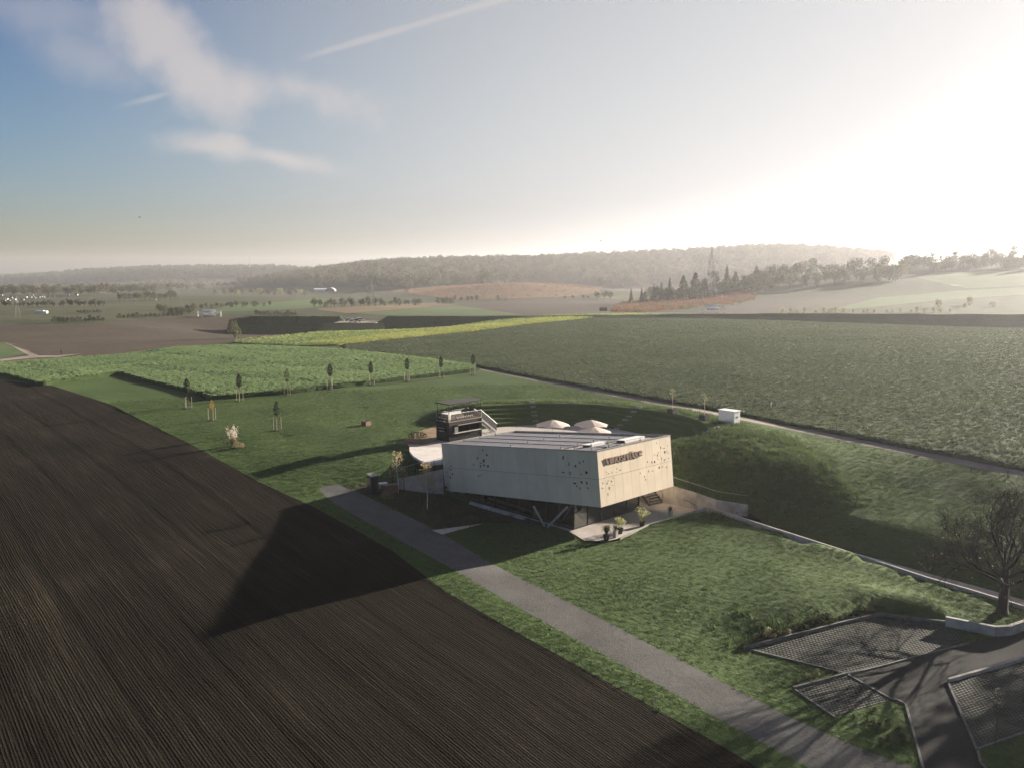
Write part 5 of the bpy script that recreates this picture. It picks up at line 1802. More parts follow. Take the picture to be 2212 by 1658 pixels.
# pale stage slab
sp = [(884, 964), (955, 965), (960, 997), (948, 998), (928, 1000), (908, 993), (893, 984), (885, 974)]
m = MB(); P = [up(u, v, .22) for u, v in sp]
m.prism([(p.x, p.y) for p in P], -.06, .22)
b0 = MB(P[0]); b0.v, b0.f, b0.mi = [tuple(Vector(v) - P[0]) for v in m.v], m.f, m.mi
o = b0.build('stage_slab', M['slab']); o.location = P[0]
tag(o, 'pale concrete stage slab with a rounded corner left of the pavilion', 'stage')

# stone steps in the amphitheatre


def step_strip(th, label, w, r0=AMP_R0 - .2, r1=AMP_R1 + .4, n=14):
    c = Vector((AMP_C[0] + r0 * math.cos(R(th)), AMP_C[1] + r0 * math.sin(R(th)), 0))
    t = thing('stone_steps', label, 'steps', c, 0, 'stone steps up the grass amphitheatre')
    me = None
    rad = Vector((math.cos(R(th)), math.sin(R(th)), 0))
    for i in range(n):
        r_ = r0 + (r1 - r0) * (i + .5) / n
        p = Vector((AMP_C[0], AMP_C[1], 0)) + rad * r_
        if me is None:
            mm = MB(); mm.box((0, 0, 0), (.26, w, .16)); me = mm.mesh('step', M['step_stone'])
        z = AMP_H * (r_ - AMP_R0) / (AMP_R1 - AMP_R0)
        z = max(.05, min(AMP_H, z) + .10)
        obj('step', me, t, Vector((p.x, p.y, z)) - c, (0, 0, R(th)))


step_strip(95, 'stone steps up the grass rows above the left parasol', .9)
step_strip(50, 'stone steps up the grass rows right of the parasols', .9)
step_strip(-2, 'stepping stones climbing beside the lit corner of the roof', .8)

# ------------------------------------------------------------------ parasols on the patio


def parasol_parts(t):
    R_, n = 2.35, 8
    top, rim = 3.35, 2.62
    for k in range(n):
        m = MB()
        a0, a1 = 2 * math.pi * k / n + .2, 2 * math.pi * (k + 1) / n + .2
        rows = []
        for i in range(7):
            f = i / 6
            row = []
            for j in range(5):
                g = j / 4; a = a0 + (a1 - a0) * g
                rr = R_ * f * (1 - .10 * math.sin(math.pi * g) * f)
                z = top - (top - rim) * f ** 1.35 - .10 * math.sin(math.pi * g) * f * (1 - f) + .10 * math.sin(math.pi * g) * f ** 3
                row.append((rr * math.cos(a), rr * math.sin(a), z))
            rows.append(row)
        vs = [p for r_ in rows for p in r_]
        m.add(vs, [(i * 5 + j, (i + 1) * 5 + j, (i + 1) * 5 + j + 1, i * 5 + j + 1) for i in range(6) for j in range(4)])
        m.build('canopy_gore', M['parasol'], t, smooth=True)
    m = MB(); m.tube((0, 0, .08), (0, 0, 3.42), .045, .035, 8); m.build('pole', M['strut'], t)
    m = MB(); m.tube((0, 0, 3.35), (0, 0, 3.48), .05, .03, 8); m.build('finial', M['black_metal'], t)
    m = MB()
    for k in range(n):
        a = 2 * math.pi * k / n + .2
        m.tube((0, 0, 2.75), (R_ * .55 * math.cos(a), R_ * .55 * math.sin(a), top - (top - rim) * .55 ** 1.7 - .04), .015, None, 4)
    m.build('rib', M['alu'], t)
    m = MB(); m.box((0, 0, .06), (.9, .9, .12)); m.build('base', M['planter_dark'], t)


pp = [up(1194, 905, 3.45), up(1277, 905, 3.45), up(1283, 920, 3.45)]
par = thing('parasol', 'open cream parasol, the left one standing alone by the roof edge', 'parasol', (pp[0].x, pp[0].y, .04), .3, 'cream parasols on the patio')
parasol_parts(par)
dup(par, (pp[1].x, pp[1].y, .04), .75, 1, 'open cream parasol behind another, back one of the right pair')
dup(par, (pp[2].x, pp[2].y, .04), .15, 1, 'open cream parasol in front, half hidden by the roof edge')

# ------------------------------------------------------------------ container bar with roof deck
F0 = Vector((-8.4, 112.5, .03))
cz = R(46.5)
bar = thing('container_bar', 'black shipping container bar with roofed deck and outside stairs', 'kiosk', F0, cz)
# local axes: +x along the long side, +y across (away to the left)
LX, LY, LZ = 6.06, 2.44, 2.6


def bpart(name, fn, mat, parent=bar, smooth=False):
    m = MB(); fn(m); return m.build(name, M[mat], parent, smooth)


def shell(m):
    m.box((LX / 2, LY - .03, LZ / 2), (LX, .06, LZ)); m.box((LX - .03, LY / 2, LZ / 2), (.06, LY - .12, LZ))
    m.box((LX / 2, LY / 2, .07), (LX - .12, LY - .12, .14)); m.box((LX / 2, LY / 2, LZ - .04), (LX - .12, LY - .12, .08))
    m.box((LX / 2, .03, .55), (LX, .06, 1.1)); m.box((LX / 2, .03, 2.35), (LX, .06, .5)); m.box((.35, .03, 1.6), (.7, .06, 1.0)); m.box((LX - .2, .03, 1.6), (.4, .06, 1.0))
    m.box((.03, LY / 2, .6), (.06, LY - .12, 1.2)); m.box((.03, LY / 2, 2.3), (.06, LY - .12, .6)); m.box((.03, .35, 1.6), (.06, .58, .8)); m.box((.03, LY - .35, 1.6), (.06, .58, .8))


bpart('container_body', shell, 'container')
for i in range(16):
    bpart('corrugation', lambda m: m.box((.35 + i * .36, -.012, .60), (.12, .03, .95)), 'container')
for (x, y) in ((.06, .0), (LX - .06, .0), (.06, LY), (LX - .06, LY)):
    bpart('corner_post', lambda m: m.box((x, y, LZ / 2), (.16, .16, LZ + .02)), 'container')
hat = bpart('hatch', lambda m: m.hexa([(.75, -.03, 2.10), (LX - .45, -.03, 2.10), (LX - .45, -1.0, 2.28), (.75, -1.0, 2.28)][::-1], [(.75, -.03, 2.15), (LX - .45, -.03, 2.15), (LX - .45, -1.0, 2.33), (.75, -1.0, 2.33)][::-1]), 'container')
bpart('hatch_edge', lambda m: m.box(((LX + .3) / 2, -1.01, 2.30), (LX - 1.2, .03, .07)), 'alu', hat)
bpart('counter', lambda m: m.box(((LX + .3) / 2, -.22, 1.09), (LX - 1.1, .42, .05)), 'strut')
bpart('menu_board', lambda m: m.box((1.25, -.10, 1.55), (.6, .05, .75)), 'white_metal')
bpart('side_shelf', lambda m: (m.box((-.12, LY * .55, 1.35), (.24, 1.0, .05)), m.box((-.12, LY * .55, 1.75), (.24, 1.0, .05))), 'strut')
bpart('deck', lambda m: m.box((LX / 2, LY / 2, LZ + .03), (LX + .1, LY + .1, .06)), 'wood_deck')
for x, y in ((.1, .1), (3.05, .1), (LX - .1, .1), (.1, LY - .1), (3.05, LY - .1), (LX - .1, LY - .1)):
    bpart('canopy_post', lambda m: m.tube((x, y, LZ + .06), (x, y, 4.95), .045, .045, 6), 'black_metal')
bpart('canopy_roof', lambda m: m.hexa([(-.15, -.15, 4.93), (LX + .15, -.15, 4.93), (LX + .15, LY + .15, 5.0), (-.15, LY + .15, 5.0)], [(-.15, -.15, 5.06), (LX + .15, -.15, 5.06), (LX + .15, LY + .15, 5.12), (-.15, LY + .15, 5.12)]), 'canopy_net')
rail = bpart('deck_railing', lambda m: [m.tube(a, b, .02, None, 5) for z in (LZ + .12, LZ + .6, LZ + 1.08) for a, b in (((0, 0, z), (LX, 0, z)), ((0, LY, z), (LX, LY, z)), ((0, 0, z), (0, LY, z)))] +
             [m.tube((x, y, LZ + .05), (x, y, LZ + 1.08), .02, None, 5) for y in (0, LY) for x in (0, 1.5, 3.0, 4.5, LX)], 'alu')
bpart('banner', lambda m: m.box((LX / 2 + .1, -.03, LZ + .58), (LX - .5, .012, .9)), 'banner', rail)
bpart('banner', lambda m: m.box((-.03, LY / 2, LZ + .58), (.012, LY - .2, .95)), 'banner_dark', rail)
rs = np.random.default_rng(3)


def scrawl(m, a, b, n, hgt):
    a, b = Vector(a), Vector(b)
    pts = []
    for i in range(n):
        f = i / (n - 1)
        pts.append(a.lerp(b, f) + Vector((0, 0, hgt * (.5 * math.sin(i * 2.3) + .5 * math.sin(i * 1.1 + 1)))))
    for i, (p, q) in enumerate(zip(pts[:-1], pts[1:])):
        if i % 6 != 5: m.tube(p, q, .028, None, 4)


bpart('lettering', lambda m: scrawl(m, (1.35, -.05, LZ + .52), (4.4, -.05, LZ + .56), 40, .12), 'white', rail)
bpart('lettering', lambda m: scrawl(m, (-.05, LY - .45, LZ + .55), (-.05, .4, LZ + .5), 20, .10), 'white', rail)
bpart('lounge_bench', lambda m: (m.box((2.4, LY - .5, LZ + .30), (3.6, .6, .45)), m.box((2.4, LY - .2, LZ + .7), (3.6, .15, .5))), 'white_metal')
bpart('deck_table', lambda m: (m.box((2.2, 1.0, LZ + .72), (1.2, .6, .05)), m.tube((2.2, 1.0, LZ + .06), (2.2, 1.0, LZ + .7), .05, None, 6)), 'wood_deck')
for k in range(9):
    bpart('light_bulb', lambda m: m.lathe((.3 + .68 * k, LY - .05 if k % 2 else .0, 4.80), [(.02, -.05), (.05, 0), (.02, .05)], 6), 'white')
stair = bpart('stair_flight', lambda m: [m.hexa([(LX + .1, y, LZ - .28), (LX + .1, y + .06, LZ - .28), (LX + 3.3, y + .06, .0), (LX + 3.3, y, .0)], [(LX + .1, y, LZ + .02), (LX + .1, y + .06, LZ + .02), (LX + 3.3, y + .06, .28), (LX + 3.3, y, .28)]) for y in (.3, 1.5)], 'alu')
for i in range(12):
    f = (i + .5) / 12
    bpart('tread', lambda m: m.box((LX + .1 + 3.2 * f, .93, LZ - (LZ) * f), (.26, 1.14, .04)), 'black_metal', stair)
for y in (.3, 1.56):
    bpart('stair_panel', lambda m: m.hexa([(LX + .1, y - .01, LZ + .05), (LX + .1, y + .01, LZ + .05), (LX + 3.3, y + .01, .3), (LX + 3.3, y - .01, .3)], [(LX + .1, y - .01, LZ + .95), (LX + .1, y + .01, LZ + .95), (LX + 3.3, y + .01, 1.2), (LX + 3.3, y - .01, 1.2)]), 'black_metal', stair)
    bpart('handrail', lambda m: m.tube((LX + .1, y, LZ + 1.05), (LX + 3.4, y, 1.25), .035, None, 6), 'alu', stair)
m = MB(); m.hexa([(LX + .2, 1.95, .02), (LX + 2.4, 1.95, .02), (LX + 2.4, 2.05, .02), (LX + .2, 2.05, .02)], [(LX + .2, 1.95, 1.7), (LX + 2.4, 1.95, .15), (LX + 2.4, 2.05, .15), (LX + .2, 2.05, 1.7)]); m.build('stair_backing', M['strut'], bar)

# ------------------------------------------------------------------ things round the pavilion


def pot_plant(u, v, label, pot, plant_kind, hp, rp):
    p = up(u, v, TERR_Z)
    t = thing('potted_plant', label, 'potted plant', p, 0, 'potted plants on the terrace edge')
    m = MB()
    if pot == 'round': m.lathe((0, 0, 0), [(.22, 0), (.30, .35), (.34, .52), (.34, .56), (.30, .56), (.28, .48)], 14)
    else: m.lathe((0, 0, 0), [(.26, 0), (.26, .62), (.30, .64), (.30, .7), (.24, .7), (.22, .62)], 4)
    m.build('pot', M['pot_black' if pot == 'round' else 'pot_stone'], t)
    rs_ = np.random.default_rng(int(u))
    m = MB()
    z0 = .5 if pot == 'round' else .65
    if plant_kind == 'bamboo':
        for i in range(26):
            a = rs_.uniform(0, 6.28); l = rs_.uniform(.4, 1) * rp
            m.tube((.1 * math.cos(a), .1 * math.sin(a), z0), (l * math.cos(a), l * math.sin(a), z0 + hp * rs_.uniform(.6, 1)), .008, .004, 3, False)
        m.leaves(crown_pts(260, rs_, [(0, 0, z0 + hp * .7, rp * .75), (rp * .5, 0, z0 + hp * .6, rp * .5), (-rp * .4, .1, z0 + hp * .85, rp * .5), (.1, rp * .5, z0 + hp * .5, rp * .5)]), .075, rs_)
        m.build('foliage', M['bamboo'], t)
    elif plant_kind == 'grass':
        for i in range(170):
            a = rs_.uniform(0, 6.28); l = rs_.uniform(.2, 1) * rp; hh = hp * rs_.uniform(.6, 1.1)
            mid = Vector((l * .5 * math.cos(a), l * .5 * math.sin(a), z0 + hh)); tip = Vector((l * math.cos(a), l * math.sin(a), z0 + hh * .75))
            s = Vector((-math.sin(a), math.cos(a), 0)) * .02
            m.add([(0, 0, z0 - .05), mid - s, tip, mid + s], [(0, 1, 2, 3)])
        m.build('foliage', M['leaf_olive'], t)
    else:
        for i in range(34):
            a = rs_.uniform(0, 6.28); e = rs_.uniform(.25, 1.4); l = hp * rs_.uniform(.7, 1.1)
            tip = Vector((l * math.cos(e) * math.cos(a), l * math.cos(e) * math.sin(a), z0 + l * math.sin(e)))
            s = Vector((-math.sin(a), math.cos(a), 0)) * .05
            m.add([Vector((0, 0, z0)), tip * .5 + Vector((0, 0, z0 * .5)) + s, tip, tip * .5 + Vector((0, 0, z0 * .5)) - s], [(0, 1, 2, 3)])
        m.build('foliage', M['spiky'], t)
    return t


pot_plant(1310, 1166, 'arching dark grass in a black pot at the left end of the row', 'round', 'grass', .95, .85)
pot_plant(1329.5, 1159, 'spiky dark plant in a pale stone pot between two black pots', 'square', 'spiky', .75, .5)
pot_plant(1339.5, 1151, 'pale bamboo in a black pot behind the stone pot', 'round', 'bamboo', 1.15, .6)
pot_plant(1387, 1135.5, 'largest yellow bamboo in a black pot, standing alone', 'round', 'bamboo', 1.45, .85)
pot_plant(1448, 1116, 'spiky plant in a stone pot at the far lawn edge', 'square', 'spiky', .75, .5)

# white transformer cabinet
cb = up(1592, 920, 2.1)
cab = thing('transformer_cabinet', 'white transformer cabinet with a flat lid beside the farm road', 'cabinet', (cb.x, cb.y, h1(cb.x, cb.y) - .1), R(42))
cb_z = 0
m = MB(); m.box((-.0, 1.25, .1), (1.5, 2.5, .3)); m.build('plinth', M['wall_concrete'], cab)
m = MB(); m.box((0, 1.25, 1.0), (1.4, 2.4, 1.55)); m.build('body', M['white'], cab)
m = MB(); m.box((0, 1.25, 1.82), (1.6, 2.62, .09)); m.build('lid', M['white'], cab)
for x in (-.34, .34):
    m = MB(); m.box((x, .035, 1.0), (.64, .03, 1.45)); d_ = m.build('door', M['white'], cab)
    m = MB(); m.box((x - (.22 if x > 0 else -.22), .005, 1.05), (.05, .04, .22)); m.build('handle', M['frame'], d_)

# planters with young trees


def planter(u, v, label, zg, mat, crown, hgt, tree_label, rz):
    p = up(u, v, zg); p.z = h1(p.x, p.y)
    t = thing('planter_box', label, 'planter', p, rz, 'planter boxes on the lawn')
    m = MB()
    for x, y, sx, sy in ((0, -.47, 1.0, .06), (0, .47, 1.0, .06), (-.47, 0, .06, .88), (.47, 0, .06, .88)): m.box((x, y, .33), (sx, sy, .72))
    m.build('side_panel', M[mat], t)
    m = MB(); m.box((0, 0, .30), (.88, .88, .6)); m.build('soil', M['bark'], t)
    rs_ = np.random.default_rng(int(u))
    w = thing('young_tree', tree_label, 'tree', p + Vector((0, 0, .58)), 0, 'young trees in planter boxes')
    m = MB()
    m.tube((0, 0, 0), (0.02, 0, hgt * .92), .045, .028, 7)
    if crown == 'flat':
        for a in (0, 1.57, 3.14, 4.71):
            q = Vector((1.15 * math.cos(a + .4), 1.15 * math.sin(a + .4), hgt * .97 + .05 * math.sin(a)))
            m.tube((0, 0, hgt * .88), q, .03, .016, 5)
            for k in range(7):
                f = rs_.uniform(.3, 1)
                s_ = Vector((0, 0, hgt * .88)).lerp(q, f); m.tube(s_, s_ + Vector((rs_.normal() * .22, rs_.normal() * .22, .12)), .008, .003, 3, False)
        m.build('trunk', M['bark'], w)
        c = MB(); c.leaves([(rs_.uniform(-.9, .9) * .5, rs_.uniform(-.9, .9) * .5, hgt * .95 + rs_.uniform(-.08, .12)) for _ in range(60)], .06, rs_); c.build('crown', M['leaf_dark'], w)
    else:
        for k in range(12):
            a = rs_.uniform(0, 6.28); z = hgt * rs_.uniform(.5, .9)
            m.tube((0, 0, z), (.5 * math.cos(a), .5 * math.sin(a), z + .35), .012, .004, 4)
        m.build('trunk', M['stake'], w)
        c = MB(); c.leaves(crown_pts(70, rs_, [(0, 0, hgt * .85, .55), (.25, .1, hgt * .7, .4), (-.2, -.1, hgt * 1.0, .35)]), .06, rs_); c.build('crown', M['bamboo'], w)


planter(791, 917, 'rust red planter box alone on the left lawn', .3, 'terracotta', 'flat', 2.3, 'young tree with flat trained arms in the rust red planter', R(52))
planter(1452, 893.5, 'dark planter box on the mound, left of its twin', 2.5, 'planter_dark', 'thin', 2.9, 'thin pale sapling in the left dark planter on the mound', R(40))
planter(1521, 905.5, 'dark planter box on the mound beside the white cabinet', 2.5, 'planter_dark', 'thin', 3.0, 'thin pale sapling in the right dark planter on the mound', R(40))
mk = at(1665, 886)
t = thing('marker_post', 'small white marker post at the field edge right of the cabinet', 'post', mk)
m = MB(); m.tube((0, 0, 0), (0, 0, .9), .09, .07, 8); m.build('post', M['white'], t)
m = MB(); m.lathe((0, 0, .9), [(.12, 0), (.15, .15), (.1, .32), (.02, .38)], 8); m.build('cap', M['white'], t)


# saplings with stakes
def sapling(u, v, hpx, label, leaf, key='column', stakes=3, group='staked saplings along the crop field', dens=1.0):
    p = at(u, v)
    h = hpx * px_m(p)
    t = thing('sapling', label, 'tree', p, rng.uniform(0, 6.28), group)
    tr, cr = tree_parts('column', int(u))
    sc = Matrix.Scale(h, 4)
    for mb in (tr, cr): mb.v = [tuple(Vector(q) * h) for q in mb.v]
    if dens < 1:
        keep = [i for i in range(len(cr.f)) if (i * 7919 % 100) < dens * 100]
        cr.f = [cr.f[i] for i in keep]; cr.mi = [0] * len(keep)
    tr.build('trunk', M['bark'], t); cr.build('crown', M[leaf], t)
    a0 = rng.uniform(0, 6.28)
    for k in range(stakes):
        a = a0 + 6.28 * k / stakes
        m = MB(); m.tube((.62 * math.cos(a), .62 * math.sin(a), -.05), (.62 * math.cos(a), .62 * math.sin(a), 1.9), .045, .04, 6); m.build('stake', M['stake'], t)
    m = MB(); m.lathe((0, 0, -.06), [(.75, 0), (.66, .12), (.3, .16), (.05, .18)], 14); m.build('earth_mound', M['bark_dark'], t)
    rs_ = np.random.default_rng(int(u) + 1)
    m = MB()
    for i in range(70):
        a = rs_.uniform(0, 6.28); q = .72 * math.sqrt(rs_.uniform()); b = rs_.uniform(0, 6.28)
        b0 = Vector((q * math.cos(a), q * math.sin(a), .02)); s = Vector((-math.sin(b), math.cos(b), 0)) * .02
        m.add([b0 - s, b0 + s, b0 + Vector((math.cos(b) * .12, math.sin(b) * .12, rs_.uniform(.2, .42)))], [(0, 1, 2)])
    m.build('grass_ring', M['grass_blade'], t)
    return t


for u, v, top, lab, leaf, dn in [
    (406, 881, 816, 'first staked sapling at the field corner, nearest the tilled soil', 'leaf_dark', 1),
    (518, 866, 807, 'second staked sapling from the field corner', 'leaf_dark', 1),
    (621, 853, 796, 'thin sparse staked sapling, third from the field corner', 'leaf_green', .45),
    (714, 841, 785, 'fourth staked sapling from the field corner', 'leaf_dark', 1),
    (802, 831, 780, 'fifth staked sapling, the middle one of the row', 'leaf_dark', 1),
    (880, 823, 773, 'staked sapling above the deck of the container bar, sixth in the row', 'leaf_dark', 1),
    (953, 817, 770, 'last but one staked sapling towards the farm road', 'leaf_dark', 1),
    (1022, 810, 764, 'last staked sapling, at the start of the farm road', 'leaf_dark', 1)]:
    sapling(u, v, v - top, lab, leaf, dens=dn)
sapling(459, 907, 46, 'short staked sapling with yellow autumn leaves on the lawn', 'leaf_gold', dens=.35, group='staked saplings on the lawn')
sapling(599, 929, 64, 'staked sapling on the open lawn right of the pampas grass', 'leaf_dark', dens=.8, group='staked saplings on the lawn')

# pampas grass and low dry bush
pg = at(503, 962)
t = thing('pampas_grass', 'tall cream pampas grass with upright plumes on the left lawn', 'ornamental grass', pg)
rs = np.random.default_rng(5)
m, pl = MB(), MB()
for i in range(34):
    a = rs.uniform(0, 6.28); l = rs.uniform(.15, .85); hh = rs.uniform(1.7, 2.9)
    b0 = Vector((.12 * math.cos(a), .12 * math.sin(a), 0)); tp_ = Vector((l * math.cos(a), l * math.sin(a), hh))
    m.tube(b0, b0.lerp(tp_, .7), .012, .008, 3, False)
    for k in range(16):
        q = b0.lerp(tp_, .52 + .48 * k / 15)
        w = .13 * math.sin(math.pi * (k + 1) / 17)
        pl.leaves([q + Vector((rs.normal() * w, rs.normal() * w, 0))], .085, rs, 0, .35)
for i in range(160):
    a = rs.uniform(0, 6.28); l = rs.uniform(.3, 1.0); hh = rs.uniform(.5, 1.1)
    s = Vector((-math.sin(a), math.cos(a), 0)) * .02
    m.add([(0, 0, 0), Vector((l * .5 * math.cos(a), l * .5 * math.sin(a), hh)) - s, (l * math.cos(a), l * math.sin(a), hh * .6), Vector((l * .5 * math.cos(a), l * .5 * math.sin(a), hh)) + s], [(0, 1, 2, 3)])
m.build('blades', M['grass_dry'], t); pl.build('plumes', M['pampas'], t)
bp_ = at(515, 966)
t = thing('dry_bush', 'low round dry bush at the foot of the pampas grass', 'bush', bp_)
m = MB(); m.leaves(crown_pts(420, rs, [(0, 0, .35, .55), (.45, -.1, .3, .45), (-.4, .1, .3, .4)]), .075, rs); m.build('foliage', M['grass_dry'], t)
db = at(897, 946)
t = thing('dark_bush', 'dark bush on the bank left of the container bar', 'bush', db)
m = MB(); m.leaves(crown_pts(500, rs, [(0, 0, .5, .7), (.7, .2, .45, .6), (-.5, -.1, .4, .5), (1.2, 0, .4, .45)]), .10, rs); m.build('foliage', M['leaf_dark'], t)

# dark vending cabinet, white table, crate and birches in the shaded corner
kp = up(806, 1064, -1.9)
t = thing('vending_cabinet', 'tall dark grey cabinet with a sloping roof beside the gravel track', 'cabinet', (kp.x, kp.y, h1(kp.x, kp.y) - .05), R(40))
m = MB(); m.box((0, 0, 1.0), (.9, .9, 2.0)); m.build('body', M['frame'], t)
m = MB(); m.hexa([(-.5, -.5, 1.95), (.5, -.5, 1.95), (.5, .5, 2.15), (-.5, .5, 2.15)], [(-.5, -.5, 2.02), (.5, -.5, 2.02), (.5, .5, 2.22), (-.5, .5, 2.22)]); m.build('roof', M['attic'], t)
m = MB(); m.box((-.47, 0, 1.35), (.05, .7, .8)); m.build('window', M['glass'], t)
m = MB(); m.box((0, -.47, 1.0), (.75, .04, 1.7)); d_ = m.build('door', M['black_metal'], t)
m = MB(); m.box((.28, -.50, 1.0), (.05, .05, .2)); m.build('handle', M['alu'], d_)
wp = up(826, 1062, -2.0); wz = h1(wp.x, wp.y)
t = thing('white_cabinet', 'white box table right of the tall dark cabinet', 'table', (wp.x, wp.y, wz - .02), R(25))
m = MB(); m.box((0, 0, .86), (1.1, .7, .06)); m.build('top', M['white'], t)
for x, y in ((-.48, -.28), (.48, -.28), (-.48, .28), (.48, .28)):
    m = MB(); m.box((x, y, .42), (.07, .07, .82)); m.build('leg', M['white'], t)
m = MB(); m.box((0, .2, .5), (.9, .05, .6)); m.build('panel', M['white_metal'], t)
cp_ = up(842, 1066, -2.1); cz_ = h1(cp_.x, cp_.y)
t = thing('wooden_crate', 'dark brown wooden crate bench right of the white table', 'crate', (cp_.x, cp_.y, cz_ - .02), R(25))
for i in range(4):
    m = MB(); m.box((0, -.42, .12 + .22 * i), (1.7, .05, .19)); m.build('slat', M['terracotta'], t)
    m = MB(); m.box((-.83, 0, .12 + .22 * i), (.05, .78, .19)); m.build('slat', M['terracotta'], t)
for i in range(4):
    m = MB(); m.box((0, -.33 + .22 * i, .93), (1.72, .2, .04)); m.build('lid_board', M['terracotta'], t)
m = MB(); m.box((0, 0, .45), (1.55, .72, .85)); m.build('inner_box', M['core'], t)


def birch(u, v, hpx, label, seed, leaf, dense):
    p = at(u, v); h = hpx * px_m(p)
    t = thing('birch_tree', label, 'tree', p)
    rs_ = np.random.default_rng(seed)
    m = MB()
    pts = [Vector((0, 0, -.05))]
    for i in range(10): pts.append(Vector((.05 * math.sin(i * .9) - .010 * i, .04 * math.cos(i * .7), h * (i + 1) / 10)))
    for i in range(10): m.tube(pts[i], pts[i + 1], .055 * (1 - .085 * i), .055 * (1 - .085 * (i + 1)), 7, False)
    m.build('trunk', M['birch_bark'], t)
    b, c = MB(), MB()
    for k in range(26):
        z = h * (.40 + .56 * k / 25); a = k * 2.4 + rs_.uniform(-.4, .4); l = h * .20 * (1.15 - .75 * k / 25) * rs_.uniform(.7, 1.2)
        s_ = Vector((.0, 0, z)); e_ = s_ + Vector((l * math.cos(a), l * math.sin(a), l * .45))
        b.tube(s_, e_, .012, .004, 4, False)
        for j in range(3):
            q0 = s_.lerp(e_, .45 + .27 * j); q1 = q0 + Vector((rs_.normal() * .12, rs_.normal() * .12, -l * rs_.uniform(.3, .7)))
            b.tube(q0, q1, .004, .002, 3, False)
            if rs_.uniform() < dense:
                for g in range(11): c.leaves([q0.lerp(q1, g / 10) + Vector((rs_.normal(), rs_.normal(), rs_.normal())) * .09], .062, rs_)
    b.build('branches', M['bark'], t); c.build('crown', M[leaf], t)
    for dx in (-.6, .65):
        mm = MB(); mm.tube((dx, .2, -.05), (dx, .2, 1.9), .04, None, 5); mm.build('stake', M['bark'], t)


birch(923, 1098, 104, 'slim white birch with pale leaves in front of the grey wall', 61, 'leaf_birch', .95)
birch(860, 1064, 92, 'slim birch with few brown leaves behind the crate', 62, 'leaf_birch', .5)
for i, (u, v, lab) in enumerate([(836, 1076, 'tall dry grass clump in front of the crate'), (985, 1112, 'flattened dry grass clump in the garden bed'), (1015, 1122, 'dry grass clump near the concrete ramp'), (1112, 1115, 'small dark shrub at the end of the low wall')]):
    p = at(u, v)
    t = thing('grass_clump', lab, 'plant', p)
    m = MB()
    for k in range(220):
        a = rs.uniform(0, 6.28); l = rs.uniform(.2, 1.0) * (1 if i != 1 else 1.5); hh = rs.uniform(.3, .8) * (1.2 if i == 0 else .7)
        c0 = Vector((rs.normal() * .35, rs.normal() * .2, 0)); s = Vector((-math.sin(a), math.cos(a), 0)) * .018
        m.add([c0 - s, c0 + s, c0 + Vector((l * .6 * math.cos(a), l * .6 * math.sin(a), hh))], [(0, 1, 2)])
    m.build('blades', M['leaf_dark' if i == 3 else 'grass_dry' if i == 0 else 'leaf_olive'], t)

# ------------------------------------------------------------------ car park


def pip(P, x, y):
    ins = False
    n = len(P)
    for i in range(n):
        (x0, y0), (x1, y1) = P[i], P[(i + 1) % n]
        if (y0 > y) != (y1 > y) and x < (x1 - x0) * (y - y0) / (y1 - y0) + x0: ins = not ins
    return ins


def paving(P, label, dirv):
    """grid of grass pavers with open joints, each stone slightly uneven"""
    dx, dy = dirv; l = math.hypot(dx, dy); ex = Vector((dx / l, dy / l)); ey = Vector((-ex.y, ex.x))
    pts = [Vector(p) for p in P]
    us = [p.dot(ex) for p in pts]; vs = [p.dot(ey) for p in pts]
    m = MB()
    W_, H_ = .30, .22
    rs_ = np.random.default_rng(3)
    r = 0
    v = min(vs)
    while v < max(vs):
        u = min(us) + (W_ / 2 if r % 2 else 0)
        while u < max(us):
            c = ex * u + ey * v
            if pip(P, c.x, c.y):
                z = h1c(c.x, c.y) + .035 + rs_.uniform(-.008, .008)
                a, b = ex * (W_ / 2 - .035), ey * (H_ / 2 - .03)
                q = [c - a - b, c + a - b, c + a + b, c - a + b]
                m.add([(k.x, k.y, z) for k in q] + [(k.x, k.y, z - .08) for k in q], [(0, 1, 2, 3), (4, 5, 1, 0), (5, 6, 2, 1), (6, 7, 3, 2), (7, 4, 0, 3)])
            u += W_
        v += H_; r += 1
    o = m.build('grass_pavers', M['paver'])
    tag(o, label, 'paving', None, 'stuff')
    return o


HC = {}


def h1c(x, y):
    """height on a half-metre lattice, interpolated (quick)"""
    g = 1.0
    i, j = math.floor(x / g), math.floor(y / g)
    def hh(a, b):
        if (a, b) not in HC: HC[(a, b)] = h1(a * g, b * g)
        return HC[(a, b)]
    fx, fy = x / g - i, y / g - j
    return (hh(i, j) * (1 - fx) + hh(i + 1, j) * fx) * (1 - fy) + (hh(i, j + 1) * (1 - fx) + hh(i + 1, j + 1) * fx) * fy


PAd = (PA[18][0] - PA[0][0], PA[18][1] - PA[0][1])
paving(PA, 'grass pavers of the upper sunlit parking bay', (12.2, 6.1))
paving(PB, 'grass pavers of the small lower parking bay', (12.2, 6.1))
paving(PC, 'grass pavers of the shaded parking bay at the lower right corner', (12.2, 6.1))


